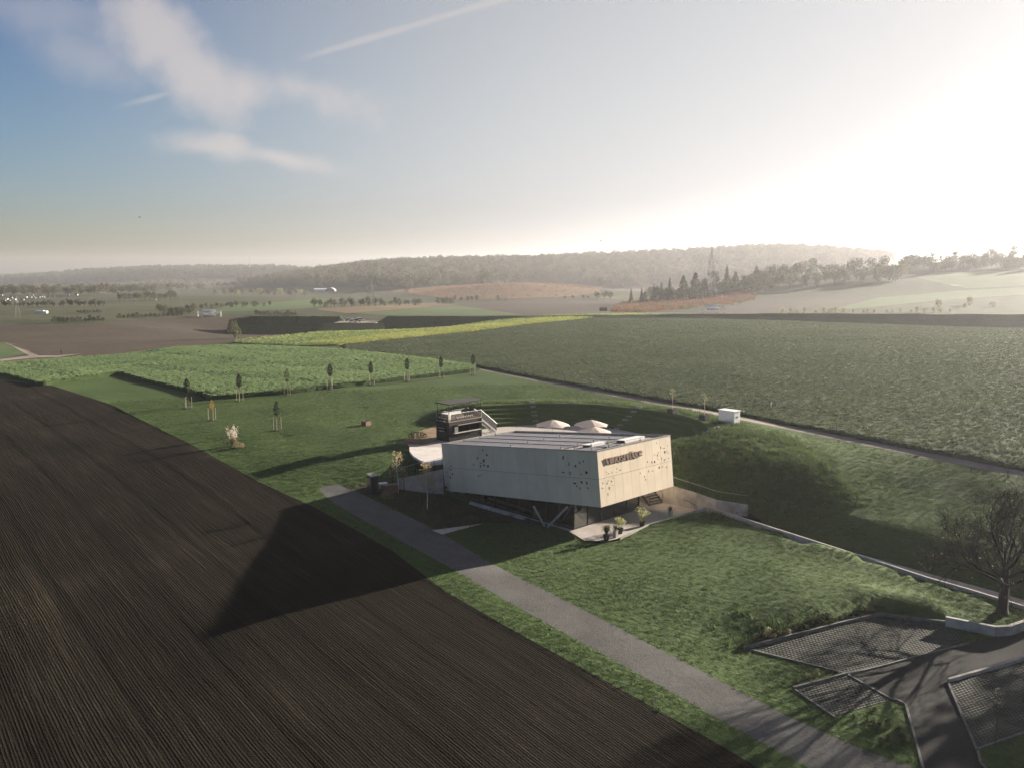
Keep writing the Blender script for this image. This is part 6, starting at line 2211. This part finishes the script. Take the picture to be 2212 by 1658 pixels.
def kerb(uv, label, w=.14, hgt=.10, seglen=1.0, name='kerb', cat='kerb', mat='kerb', sub=.2):
    P = gp(uv)
    b = Vector((P[0][0], P[0][1], h1(*P[0])))
    t = thing(name, label, cat, b)
    for p, q in zip(P[:-1], P[1:]):
        p, q = Vector(p), Vector(q)
        n = max(1, int((q - p).length / seglen))
        d = (q - p).normalized(); nn = Vector((-d.y, d.x)) * (w / 2)
        for i in range(n):
            a = p.lerp(q, i / n) + d * .008; c = p.lerp(q, (i + 1) / n) - d * .008
            za, zc = h1(a.x, a.y), h1(c.x, c.y)
            m = MB(b)
            m.hexa([(*(a - nn), za - sub), (*(c - nn), zc - sub), (*(c + nn), zc - sub), (*(a + nn), za - sub)], [(*(a - nn), za + hgt), (*(c - nn), zc + hgt), (*(c + nn), zc + hgt), (*(a + nn), za + hgt)])
            m.build('kerb_stone', M[mat], t)
    return t


kerb([(1606, 1403), (1760, 1364), (1900, 1328), (2042, 1347)], 'concrete edge wall along the back of the sunlit parking bay', .16, .28, 1.2, 'edge_wall', 'edging')
kerb([(1616, 1402), (1720, 1428), (1831, 1456)], 'kerb between the sunlit bay and the lawn')
kerb([(2094, 1389), (1960, 1423), (1831, 1456)], 'kerb between the sunlit bay and the asphalt')
kerb([(1713, 1488), (1775, 1472), (1831, 1456)], 'dark edge wall along the top of the small bay', .16, .2, 1.2, 'edge_wall', 'edging')
kerb([(1716, 1489), (1760, 1520), (1804, 1550)], 'kerb of the small bay on the gravel track side')
kerb([(1831, 1457), (1880, 1485), (1927, 1511), (1938, 1512), (1956, 1521), (1974, 1585), (1994, 1660)], 'light kerb round the planted island by the asphalt')
kerb([(2212, 1425), (2130, 1449), (2048, 1472)], 'low pale wall along the top of the corner bay', .2, .25, 1.2, 'edge_wall', 'edging', 'wall_concrete')
kerb([(2048, 1474), (2080, 1550), (2110, 1620)], 'kerb along the left side of the corner bay')
kerb([(2110, 1619), (2160, 1601), (2230, 1576)], 'kerb along the bottom of the corner bay')
kerb([(2112, 1622), (2118, 1648), (2140, 1670)], 'curved kerb in the lower right corner')

rp = gp([(2042, 1350), (2100, 1362), (2150, 1372), (2180, 1370), (2230, 1352), (2330, 1320)])
pts = [Vector((x, y, h1(x, y) + .75)) for x, y in rp]
wall_line('retaining_wall', pts, [p.z - 1.3 for p in pts], .3, 'wall_concrete', 'low concrete retaining wall below the bare tree', 'wall')

rs = np.random.default_rng(77)
for i in range(26):
    f = i / 25
    u = 1625 + 280 * f; v = 1392 - 74 * f + rs.uniform(-10, 3)
    p = at(u, v)
    k = ['bush_dark', 'bush_green', 'bush_pale'][int(rs.integers(0, 3)) if i < 14 else 0]
    hp = rs.uniform(.5, 1.0)
    plant(k, u, v, hp / px_m(p), ['dark', 'green', 'pale dry'][['bush_dark', 'bush_green', 'bush_pale'].index(k)] + (' taller' if hp > .75 else ' low') + ' shrub above the bay, ' + ['at its left end', 'left of its middle', 'at its middle', 'right of its middle', 'at the upper corner of the bay'][min(4, int(f * 5))], 'shrubs on the bank above the parking bay')
for u, v, wh in ((1745, 1463, 'second from the left, upper'), (1765, 1458, 'in the middle, upper'), (1790, 1452, 'right of the middle'), (1720, 1475, 'leftmost'), (1811, 1453, 'rightmost'), (1755, 1476, 'lowest, by the edge wall')):
    p = at(u, v)
    plant('bush_pale' if u % 2 else 'bush_dark', u, v, rs.uniform(.3, .55) / px_m(p), ('dry pale' if u % 2 else 'dark') + ' low shrub between the two parking bays, ' + wh, 'shrubs between the parking bays')
for i in range(14):
    u = rs.uniform(1840, 1955); v = rs.uniform(1530, 1620)
    p = at(u, v)
    plant('bush_dark', u, v, rs.uniform(.3, .6) / px_m(p), 'dark low shrub on the planted island, ' + ('beside the light kerb' if u > 1915 else 'in its middle' if u > 1875 else 'beside the gravel track') + (', upper part' if v < 1560 else ', lower part' if v > 1590 else ', half way down'), 'shrubs on the planted island')


# big leafless tree
def big_tree(p, h, label, seed, name='bare_tree', leaves=True):
    t = thing(name, label, 'tree', p, 0)
    rs_ = np.random.default_rng(seed)
    tr, br, tips = MB(), MB(), []
    tr.tube((0, 0, -.1), (0.0, 0, .35), .52, .40, 10, False); tr.tube((0, 0, .35), (.05, 0, 2.0), .40, .34, 10, False); tr.tube((.05, 0, 2.0), (.02, 0, 3.6), .34, .26, 10, False)
    lims = [(1.15, 0), (1.05, 1.1), (1.2, 2.2), (1.0, 3.1), (1.25, 4.0), (1.05, 5.2), (.45, .8), (.4, 3.7), (.1, 2), (.75, 4.7), (.7, 1.7)]
    for i, (tilt, az) in enumerate(lims):
        d = Vector((math.sin(tilt) * math.cos(az), math.sin(tilt) * math.sin(az), math.cos(tilt)))
        s0_ = Vector((.04, 0, 2.0 + .16 * i))
        branches(br, s0_, d, h * .36, .13 - .03 * tilt, 4, rs_, .60, tips, 6, .12, (2, 3), .64)
    tr.build('trunk', M['bark_dark'], t); br.build('limbs', M['bark_dark'], t)
    tw = MB()
    for q in tips:
        for k in range(2):
            e_ = q + Vector((rs_.normal() * .28, rs_.normal() * .28, abs(rs_.normal()) * .25 + .05))
            tw.tube(q, e_, .009, .004, 3, False)
    tw.build('twigs', M['bark_dark'], t)
    if leaves:
        lf = MB()
        for q in tips:
            if rs_.uniform() < .012 + (.035 if q.z < h * .55 and q.x < 0 else 0): lf.leaves([q + Vector((rs_.normal(), rs_.normal(), rs_.normal())) * .08 for _ in range(2)], .07, rs_)
        lf.build('last_leaves', M['leaf_birch'], t)
    return t


tp = at(2165, 1322)
bt = big_tree(tp, 9.4, 'large leafless tree spreading over the footpath above the car park', 15)
# bird's nest in it
nest = thing('bird_nest', 'dark ball of twigs high in the large leafless tree', 'nest', tp + Vector((1.9, 0, 7.4)))
m = MB(); rs = np.random.default_rng(9)
for i in range(140):
    q = Vector((rs.normal(), rs.normal(), rs.normal())).normalized() * .22; r_ = Vector((rs.normal(), rs.normal(), rs.normal())).normalized() * .18
    m.tube(q - r_, q + r_, .010, None, 3, False)
m.build('twigs', M['bark_dark'], nest)
p = at(2150, 1606)
t = thing('young_tree', 'small young tree with few leaves in the lower right corner', 'tree', p)
tr, br, tips = MB(), MB(), []
tr.tube((0, 0, -.05), (0, 0, 1.4), .035, .025, 6, False)
rs = np.random.default_rng(21)
for i in range(7):
    a = i * 2.4; branches(br, Vector((0, 0, .9 + .12 * i)), Vector((.4 * math.cos(a), .4 * math.sin(a), .9)), .9, .016, 2, rs, .4, tips, 4, .3, (1, 2), .65)
tr.build('trunk', M['bark'], t); br.build('branches', M['bark'], t)
lf = MB()
for q in tips: lf.leaves([q, q + Vector((rs.normal(), rs.normal(), rs.normal())) * .08], .045, rs)
lf.build('crown', M['leaf_pale'], t)
# trees that stand right of the picture and shade the lower corner
for i, (x, y, h) in enumerate([(60.5, 66, 10), (66, 72, 11), (73, 82, 12), (58, 60, 9), (70, 66, 11), (80, 80, 12), (54, 54, 9), (62, 57, 10)]):
    pr = TREES['round_dark'][i % 2]
    o = thing('broadleaf_tree', 'leafy tree beside the car park, standing right of the bare tree', 'tree', (x, y, h1(x, y) - .05), i, 'trees beside the car park')
    o.scale = (h, h, h)
    obj('trunk', pr[0], o); obj('crown', pr[1], o)

# ------------------------------------------------------------------ far things


def pylon(pos, h, rz, label, wire=True):
    t = thing('power_pylon', label, 'pylon', pos, rz, 'lattice pylons')
    def prof(f): return (.085 if f < .02 else .085 * (1 - f) ** 1.0 + .013) * h if f < .72 else .030 * h * (1 - (f - .72) / .30)
    m = MB(); lv = [0, .12, .24, .36, .47, .57, .66, .74, .82, .90, 1.0]
    r_ = .0032 * h
    for a in range(4):
        c = lambda f, a=a: Vector((prof(f) * (1 if a in (0, 1) else -1), prof(f) * (1 if a in (0, 3) else -1), f * h))
        for f0, f1 in zip(lv[:-1], lv[1:]): m.tube(c(f0), c(f1), r_, None, 4, False)
    m.build('tower_legs', M['pylon'], t)
    m = MB()
    sg = [(1, 1), (1, -1), (-1, -1), (-1, 1)]
    for a in range(4):
        s0_, s1_ = sg[a], sg[(a + 1) % 4]
        for f0, f1 in zip(lv[:-1], lv[1:]):
            p0 = Vector((prof(f0) * s0_[0], prof(f0) * s0_[1], f0 * h)); q1 = Vector((prof(f1) * s1_[0], prof(f1) * s1_[1], f1 * h))
            p1 = Vector((prof(f1) * s0_[0], prof(f1) * s0_[1], f1 * h)); q0 = Vector((prof(f0) * s1_[0], prof(f0) * s1_[1], f0 * h))
            m.tube(p0, q1, r_ * .6, None, 3, False); m.tube(q0, p1, r_ * .6, None, 3, False)
    m.build('bracing', M['pylon'], t)
    m = MB(); z = .72 * h; sp_ = .19 * h
    for sx in (-1, 1):
        m.tube((sx * .02 * h, 0, z), (sx * sp_, 0, z), r_ * .9, None, 4, False); m.tube((sx * .02 * h, 0, z + .055 * h), (sx * sp_, 0, z), r_ * .7, None, 4, False)
        for k in range(4): m.tube((sx * sp_ * (.2 + .2 * k), 0, z), (sx * sp_ * (.3 + .2 * k), 0, z + .055 * h * (1 - .3 - .2 * k)), r_ * .5, None, 3, False)
    m.build('cross_arm', M['pylon'], t)
    for sx in (-1, -.62, -.3, .3, .62, 1):
        m = MB(); m.tube((sx * sp_, 0, z), (sx * sp_, 0, z - .05 * h), r_ * 1.1, None, 4); m.build('insulator', M['pylon'], t)
    return t


p1 = at(1535, 641)
p1 = Vector((p1.x, p1.y, p1.z))
pylon(p1, 104 * px_m(p1), .1, 'tallest lattice pylon in front of the hazy hill on the right')
p2 = at(804, 662); pylon(p2, 60 * px_m(p2), .3, 'lattice pylon in the middle of the valley beside a tall tree')
p3 = at(394, 661); pylon(p3, 26 * px_m(p3), .3, 'small lattice pylon behind the dense tree clump on the left')
p4 = at(39, 686); pylon(p4, 46 * px_m(p4), .3, 'faint lattice pylon at the far left before the village')
p5 = at(1677, 606); pylon(p5, 34 * px_m(p5), .1, 'small pylon half hidden in the hill wood right of the big one')
ta = p1 + Vector((.19 * 104 * px_m(p1), 0, .67 * 104 * px_m(p1))); tb = p5 + Vector((-.15 * 34 * px_m(p5), 0, .70 * 34 * px_m(p5)))
for k, lab in ((0, 'upper power line between the big pylon and the small one in the wood'), (1, 'lower power line between the big pylon and the small one in the wood')):
    w = MB(ta); n = 14
    pp_ = [ta.lerp(tb, i / n) - Vector((0, 0, 2.0 * (1 - (2 * i / n - 1) ** 2) + k * .9)) for i in range(n + 1)]
    w.path(pp_, .05, 3)
    o = w.build('power_line', M['pylon']); o.location = ta
    tag(o, lab, 'power line', 'power lines')
d = pix_dir(540, 588); k = 2900 / d.y
mp = Vector((d.x * k, 2900, h1(d.x * k, 2900)))
t = thing('radio_mast', 'thin radio mast on the wooded ridge at the left', 'mast', mp)
hh = up(540, 588, 0).z
mh = (591 - 564) * px_m(mp) + 22
m = MB(); m.tube((0, 0, 0), (0, 0, mh), 1.6, .9, 6); m.build('mast_shaft', M['pylon'], t)
m = MB(); m.tube((0, 0, mh), (0, 0, mh + 8), .5, .3, 5); m.build('antenna', M['pylon'], t)


def gantry(u0, u1, v_top, v_bot, yy, label):
    d0, d1 = pix_dir(u0, v_bot), pix_dir(u1, v_bot)
    a = Vector((d0.x / d0.y * yy, yy, 0)); b = Vector((d1.x / d1.y * (yy + 1), yy + 1, 0))
    zt = CAM_H + pix_dir(u0, v_top).z / pix_dir(u0, v_top).y * yy
    z0 = min(h1(a.x, a.y), h1(b.x, b.y)) - 1
    base = Vector((a.x, a.y, z0)); hgt = zt - z0; w = (b - a).length
    rz = math.atan2((b - a).y, (b - a).x)
    t = thing('sign_gantry', label, 'gantry', base, rz, 'motorway sign gantries seen from behind')
    for x in (0, w):
        m = MB(); m.box((x, 0, (hgt - 1.0) / 2), (.30, .35, hgt - 1.0)); m.build('post', M['white'], t)
    m = MB()
    for z in (hgt - 2.1, hgt - 1.2):
        for y in (-.5, .5): m.tube((-.3, y, z), (w + .3, y, z), .10, None, 5)
    n = 16
    for i in range(n):
        x0_, x1_ = w * i / n, w * (i + 1) / n
        m.tube((x0_, -.5, hgt - 2.1), (x1_, -.5, hgt - 1.2), .06, None, 4); m.tube((x0_, -.5, hgt - 1.2), (x1_, -.5, hgt - 2.1), .06, None, 4)
    m.build('lattice_beam', M['white'], t)
    m = MB(); m.box((w * .48, .75, hgt - 1.1), (w * .56, .12, 1.2)); p_ = m.build('sign_panel', M['far_sign'], t)
    for i in range(11):
        m = MB(); m.box((w * (.23 + .05 * i), .64, hgt - 1.1), (.09, .08, 1.95)); m.build('stiffener', M['white'], p_)
    m = MB(); m.box((w * .48, .75, hgt - 3.4), (w * .56, .12, 1.2)); p_ = m.build('sign_panel', M['white'], t)
    for i in range(10):
        m = MB(); m.box((w * (.24 + .053 * i), .64, hgt - 3.4), (.10, .08, 2.1)); m.build('stiffener', M['white'], p_)
    m = MB(); m.box((w * .48, .62, hgt - 4.55), (w * .56, .1, .12)); m.build('lower_rail', M['white'], t)


M['far_sign'] = plain('sign_back', (0.70, 0.66, 0.63), 0.6)
gantry(1517.5, 1564.5, 655.5, 679, 490, 'white motorway sign gantry right of centre behind the beet field')
gantry(427.5, 477, 668.5, 682, 470, 'white motorway sign gantry at the left behind the brown field')


def car(pos, rz, label, paint, van=False):
    t = thing('car', label, 'car', pos, rz, 'cars in the road gap')
    m = MB(); hz = .75 if not van else 1.1
    m.prism([(-2.1, -.85), (2.1, -.85), (2.1, .85), (-2.1, .85)], .35, [hz, hz - .1, hz - .1, hz])
    m.hexa([(-1.7, -.8, hz - .05), (1.0, -.8, hz - .08), (1.0, .8, hz - .08), (-1.7, .8, hz - .05)], [(-1.4, -.66, hz + .68), (.35, -.66, hz + .68), (.35, .66, hz + .68), (-1.4, .66, hz + .68)])
    m.build('body', M[paint], t)
    m = MB(); m.hexa([(-1.60, -.815, hz), (.92, -.815, hz), (.92, .815, hz), (-1.60, .815, hz)], [(-1.38, -.69, hz + .55), (.38, -.69, hz + .55), (.38, .69, hz + .55), (-1.38, .69, hz + .55)]); m.build('window', M['frame'], t)
    for x in (-1.3, 1.3):
        for y in (-.86, .86):
            m = MB(); m.tube((x, y - .1, .33), (x, y + .1, .33), .33, None, 10); m.build('wheel', M['tyre'], t)


for i, (u, v, lab, pt) in enumerate([(754, 694, 'white car leftmost in the road gap between the embankments', 'car_white'), (762, 696, 'white car second in the road gap', 'car_white'), (769, 696, 'grey car third in the road gap', 'car_grey'), (776, 694, 'white car rightmost in the road gap', 'car_white')]):
    d = pix_dir(u, v); k = 400 / d.y
    x, y = d.x * k, 400 + i
    z = CAM_H + d.z * k
    car((x, y, z), .25, lab, pt)
# the road the cars stand on
dl, dr, dn = pix_dir(735, 697), pix_dir(800, 697), None
m = MB()
zz = CAM_H + pix_dir(762, 697).z / pix_dir(762, 697).y * 400
xs = [pix_dir(u, 697).x / pix_dir(u, 697).y * 400 for u in (722, 812)]
m.hexa([(xs[0], 398.5, zz - 6), (xs[1], 398.5, zz - 6), (xs[1], 415, zz - 6), (xs[0], 415, zz - 6)], [(xs[0], 398.5, zz - .05), (xs[1], 398.5, zz - .05), (xs[1], 415, zz + .02), (xs[0], 415, zz + .02)])
structure('road', m.mesh('road', M['farm_road']))
m = MB()
gx = [h1(xs[0], 380) - .8, h1(xs[1], 380) - .8]
m.hexa([(xs[0] - 8, 378, gx[0] - 3), (xs[1] + 8, 378, gx[1] - 3), (xs[1] + 4, 398.4, zz - 7), (xs[0] - 4, 398.4, zz - 7)], [(xs[0] - 8, 378, gx[0]), (xs[1] + 8, 378, gx[1]), (xs[1] + 4, 398.4, zz - .1), (xs[0] - 4, 398.4, zz - .1)])
structure('embankment', m.mesh('road_slope', M['rough_grass']), 'dark grassy slope below the road gap')
# white lorry on the motorway, far left
d = pix_dir(87, 680); k = 480 / d.y
lp = Vector((d.x * k, 480, CAM_H + d.z * k))
t = thing('lorry', 'long white lorry on the road at the far left', 'lorry', lp, .05)
sc_ = 1.0
m = MB(); m.box((0, 0, 1.6), (4.6, 2.2, 1.4)); m.build('trailer', M['white'], t)
m = MB(); m.box((3.2, 0, 1.3), (1.3, 2.1, 1.5)); m.build('cab', M['white'], t)
for x in (-1.6, -.6, 3.2):
    m = MB(); m.tube((x, -1.15, .5), (x, 1.15, .5), .5, None, 10); m.build('wheel', M['tyre'], t)
m = MB(); m.box((0, 0, .7), (4.6, 1.0, .25)); m.build('chassis', M['black_metal'], t)

# village on the left
rs = np.random.default_rng(40)


def house(p, w, d_, h, rz, label, roof):
    t = thing('house', label, 'house', p, rz, 'white houses of the far village')
    m = MB(); m.box((0, 0, h / 2), (w, d_, h)); m.build('wall', M['house_wall'], t)
    m = MB(); m.add([(-w * .55, -d_ * .58, h - .2), (w * .55, -d_ * .58, h - .2), (w * .55, d_ * .58, h - .2), (-w * .55, d_ * .58, h - .2), (-w * .55, 0, h + d_ * .4), (w * .55, 0, h + d_ * .4)], [(0, 1, 5, 4), (2, 3, 4, 5), (0, 4, 3), (1, 2, 5), (3, 2, 1, 0)])
    rf = m.build('roof', M[roof], t)
    for i in range(3):
        for z in (h * .3, h * .72):
            m = MB(); m.box((w * (-.3 + .3 * i), -d_ / 2 - .02, z), (w * .12, .06, h * .2)); m.build('window', M['frame'], t)


for i in range(24):
    u = [3, 6, 10, 15, 20, 26, 32, 46, 50, 57, 63, 67, 70, 73, 76, 80, 85, 90, 95, 104, 116, 147, 166, 24][i]
    v = [636, 644, 646, 644, 646, 643, 645, 644, 645, 640, 637, 639, 636, 638, 641, 639, 639, 638, 640, 638, 637, 635, 634.5, 641][i] + 4
    p = at(u, v)
    w = rs.uniform(2.4, 5.2) * px_m(p)
    house(p, w * 1.25, w * .9, rs.uniform(1.5, 2.8) * px_m(p), rs.uniform(-.4, .4), 'small white house of the hazy village, ' + ('white-roofed' if i % 3 == 0 else 'red-roofed') + ', ' + ['at the left edge of the picture', 'left of the faint pylon', 'right above the faint pylon', 'right of the faint pylon', 'in the dense middle row', 'at the right end of the village', 'apart on the right'][min(6, int(u / 16))], 'white' if i % 3 == 0 else 'roof_tile')
p = at(336, 649); house(p, 2.5 * px_m(p), 2 * px_m(p), 3 * px_m(p), 0, 'single small white house among the trees of the left valley', 'roof_tile')

# arched hall with white roofs
p = at(706, 630); q = px_m(p)
t = thing('farm_hall', 'pale arched hall with a long white roof in the valley', 'hall', p, .05)
m = MB(); m.box((-14 * q, 0, 2.0 * q), (26 * q, 10 * q, 4 * q)); m.build('wing', M['white_metal'], t)
m = MB(); m.hexa([(-27.5 * q, -5.4 * q, 4 * q), (-.5 * q, -5.4 * q, 4 * q), (-.5 * q, 5.4 * q, 4.4 * q), (-27.5 * q, 5.4 * q, 4.4 * q)], [(-27.5 * q, -5.4 * q, 4.5 * q), (-.5 * q, -5.4 * q, 4.5 * q), (-.5 * q, 5.4 * q, 7 * q), (-27.5 * q, 5.4 * q, 7 * q)]); m.build('wing_roof', M['white'], t)
m = MB(); prof = [(10.5 * q * math.cos(a), 8 * q * math.sin(a)) for a in np.linspace(0, math.pi, 13)]
n = len(prof)
vs = [(8 * q + a, -6 * q, b) for a, b in prof] + [(8 * q + a, 14 * q, b) for a, b in prof]
m.add(vs, [(i, i + 1, n + i + 1, n + i) for i in range(n - 1)]); m.build('arched_roof', M['white'], t)
m = MB(); m.add([(8 * q + a * .97, -5.9 * q, b * .97) for a, b in prof], [tuple(range(n))]); m.build('gable', M['bark'], t)
p = at(1303, 672); q = px_m(p)
t = thing('field_barn', 'small dark barn at the edge of the far brown field', 'barn', p, .1)
m = MB(); m.box((0, 0, 2.2 * q), (15 * q, 7 * q, 4.4 * q)); m.build('wall', M['bark_dark'], t)
m = MB(); m.add([(-8.5 * q, -4.4 * q, 4.2 * q), (8.5 * q, -4.4 * q, 4.2 * q), (8.5 * q, 4.4 * q, 4.2 * q), (-8.5 * q, 4.4 * q, 4.2 * q), (-8 * q, 0, 7.5 * q), (8 * q, 0, 7.5 * q)], [(0, 1, 5, 4), (2, 3, 4, 5), (0, 4, 3), (1, 2, 5), (3, 2, 1, 0)]); m.build('roof', M['bark_dark'], t)
m = MB(); m.box((0, -3.6 * q, 1.8 * q), (4 * q, .2, 3.4 * q)); m.build('door', M['core'], t)
p = at(1560, 644); t = thing('marker_post', 'tiny white post above the rust brown scrub', 'post', p)
m = MB(); m.tube((0, 0, 0), (0, 0, 5.5 * px_m(p)), .25, .22, 6); m.build('post', M['white'], t)


# person on the farm track
def person(p, label, h=1.75, rz=0.0):
    pts = {'pel': (0, 0, .53), 'wa': (0, 0, .62), 'ch': (0, .01, .76), 'nk': (0, 0, .85), 'hd': (0, .005, .93), 'ls': (-.11, 0, .80), 'rs': (.11, 0, .80), 'le': (-.14, -.01, .64), 're': (.14, -.01, .64),
           'lh': (-.13, .05, .50), 'rh': (.13, .05, .50), 'lk': (-.055, .04, .28), 'rk': (.055, -.02, .28), 'lf': (-.06, .0, .03), 'rf': (.06, -.08, .03), 'lt': (-.065, .08, .02), 'rt': (.065, .0, .02)}
    ed = [('pel', 'wa'), ('wa', 'ch'), ('ch', 'nk'), ('nk', 'hd'), ('ch', 'ls'), ('ls', 'le'), ('le', 'lh'), ('ch', 'rs'), ('rs', 're'), ('re', 'rh'), ('pel', 'lk'), ('lk', 'lf'), ('lf', 'lt'), ('pel', 'rk'), ('rk', 'rf'), ('rf', 'rt')]
    rad = {'pel': .085, 'wa': .075, 'ch': .09, 'nk': .035, 'hd': .062, 'ls': .045, 'rs': .045, 'le': .03, 're': .03, 'lh': .02, 'rh': .02, 'lk': .045, 'rk': .045, 'lf': .03, 'rf': .03, 'lt': .022, 'rt': .022}
    ks = list(pts)
    me = bpy.data.meshes.new('person')
    me.from_pydata([tuple(c * h for c in pts[k]) for k in ks], [(ks.index(a), ks.index(b)) for a, b in ed], [])
    o = obj('person', me)
    md = o.modifiers.new('skin', 'SKIN')
    for i, k in enumerate(ks):
        me.skin_vertices[0].data[i].radius = (rad[k] * h, rad[k] * h)
        me.skin_vertices[0].data[i].use_root = (k == 'pel')
    sd_ = o.modifiers.new('smooth', 'SUBSURF'); sd_.levels = 1; sd_.render_levels = 1
    me.materials.append(M['cloth_dark'])
    o.location = p; o.rotation_euler = (0, 0, rz)
    tag(o, label, 'person')
    return o


person(at(133, 766), 'person in dark clothes walking on the far left farm track', 1.75, 1.4)


# birds
def bird(u, v, yy, span, label, roll, yaw):
    d = pix_dir(u, v); k = yy / d.y
    c = Vector((d.x * k, yy, CAM_H + d.z * k))
    t = thing('bird', label, 'bird', c, yaw, 'birds in the air')
    t.rotation_euler = (roll, 0, yaw)
    m = MB(); s = span
    m.lathe((0, 0, 0), [(.005 * s, -.26 * s), (.05 * s, -.15 * s), (.075 * s, 0), (.06 * s, .14 * s), (.04 * s, .19 * s), (.005 * s, .26 * s)], 8)
    m.v = [(x, z, y) for x, y, z in m.v]
    m.build('body', M['bird'], t, True)
    for sx in (-1, 1):
        m = MB()
        m.add([(sx * .04 * s, .12 * s, .02 * s), (sx * .27 * s, .17 * s, .13 * s), (sx * .5 * s, .02 * s, .05 * s), (sx * .26 * s, -.04 * s, .11 * s), (sx * .04 * s, -.10 * s, .02 * s)], [(0, 1, 3, 4), (1, 2, 3)])
        m.add([(sx * .04 * s, .12 * s, .035 * s), (sx * .27 * s, .17 * s, .145 * s), (sx * .5 * s, .02 * s, .055 * s), (sx * .26 * s, -.04 * s, .125 * s), (sx * .04 * s, -.10 * s, .035 * s)], [(4, 3, 1, 0), (3, 2, 1)])
        m.build('wing', M['bird'], t)
    m = MB(); m.add([(-.04 * s, -.2 * s, 0), (.04 * s, -.2 * s, 0), (.08 * s, -.38 * s, .01), (-.08 * s, -.38 * s, .01)], [(0, 1, 2, 3)]); m.build('tail', M['bird'], t)


bird(301.5, 470, 120, .55, 'black bird flying low in the left sky', .5, 1.2)
bird(1298, 521, 150, .50, 'small dark bird above the wooded ridge', -.6, .6)
bird(1503, 562, 110, .30, 'dark bird dot left of the big pylon', .1, 0)
bird(1566, 613, 100, .32, 'dark bird dot just right of the big pylon in front of the spruce', .1, .2)

# ------------------------------------------------------------------ haze
m = MB()
m.box((0, 2480, 45), (11000, 5700, 170))
o = m.build('haze', None)
o.data.materials.clear()
mt, nt, out = mat_new('haze')
pv = nt.nodes.new('ShaderNodeVolumePrincipled')
pv.inputs['Color'].default_value = (0.94, 0.93, 0.96, 1)
pv.inputs['Density'].default_value = 0.00012
pv.inputs['Anisotropy'].default_value = 0.5
nt.links.new(pv.outputs[0], out.inputs['Volume'])
o.data.materials.append(mt)
o['kind'] = 'stuff'
o['label'] = 'pale autumn haze filling the valley'
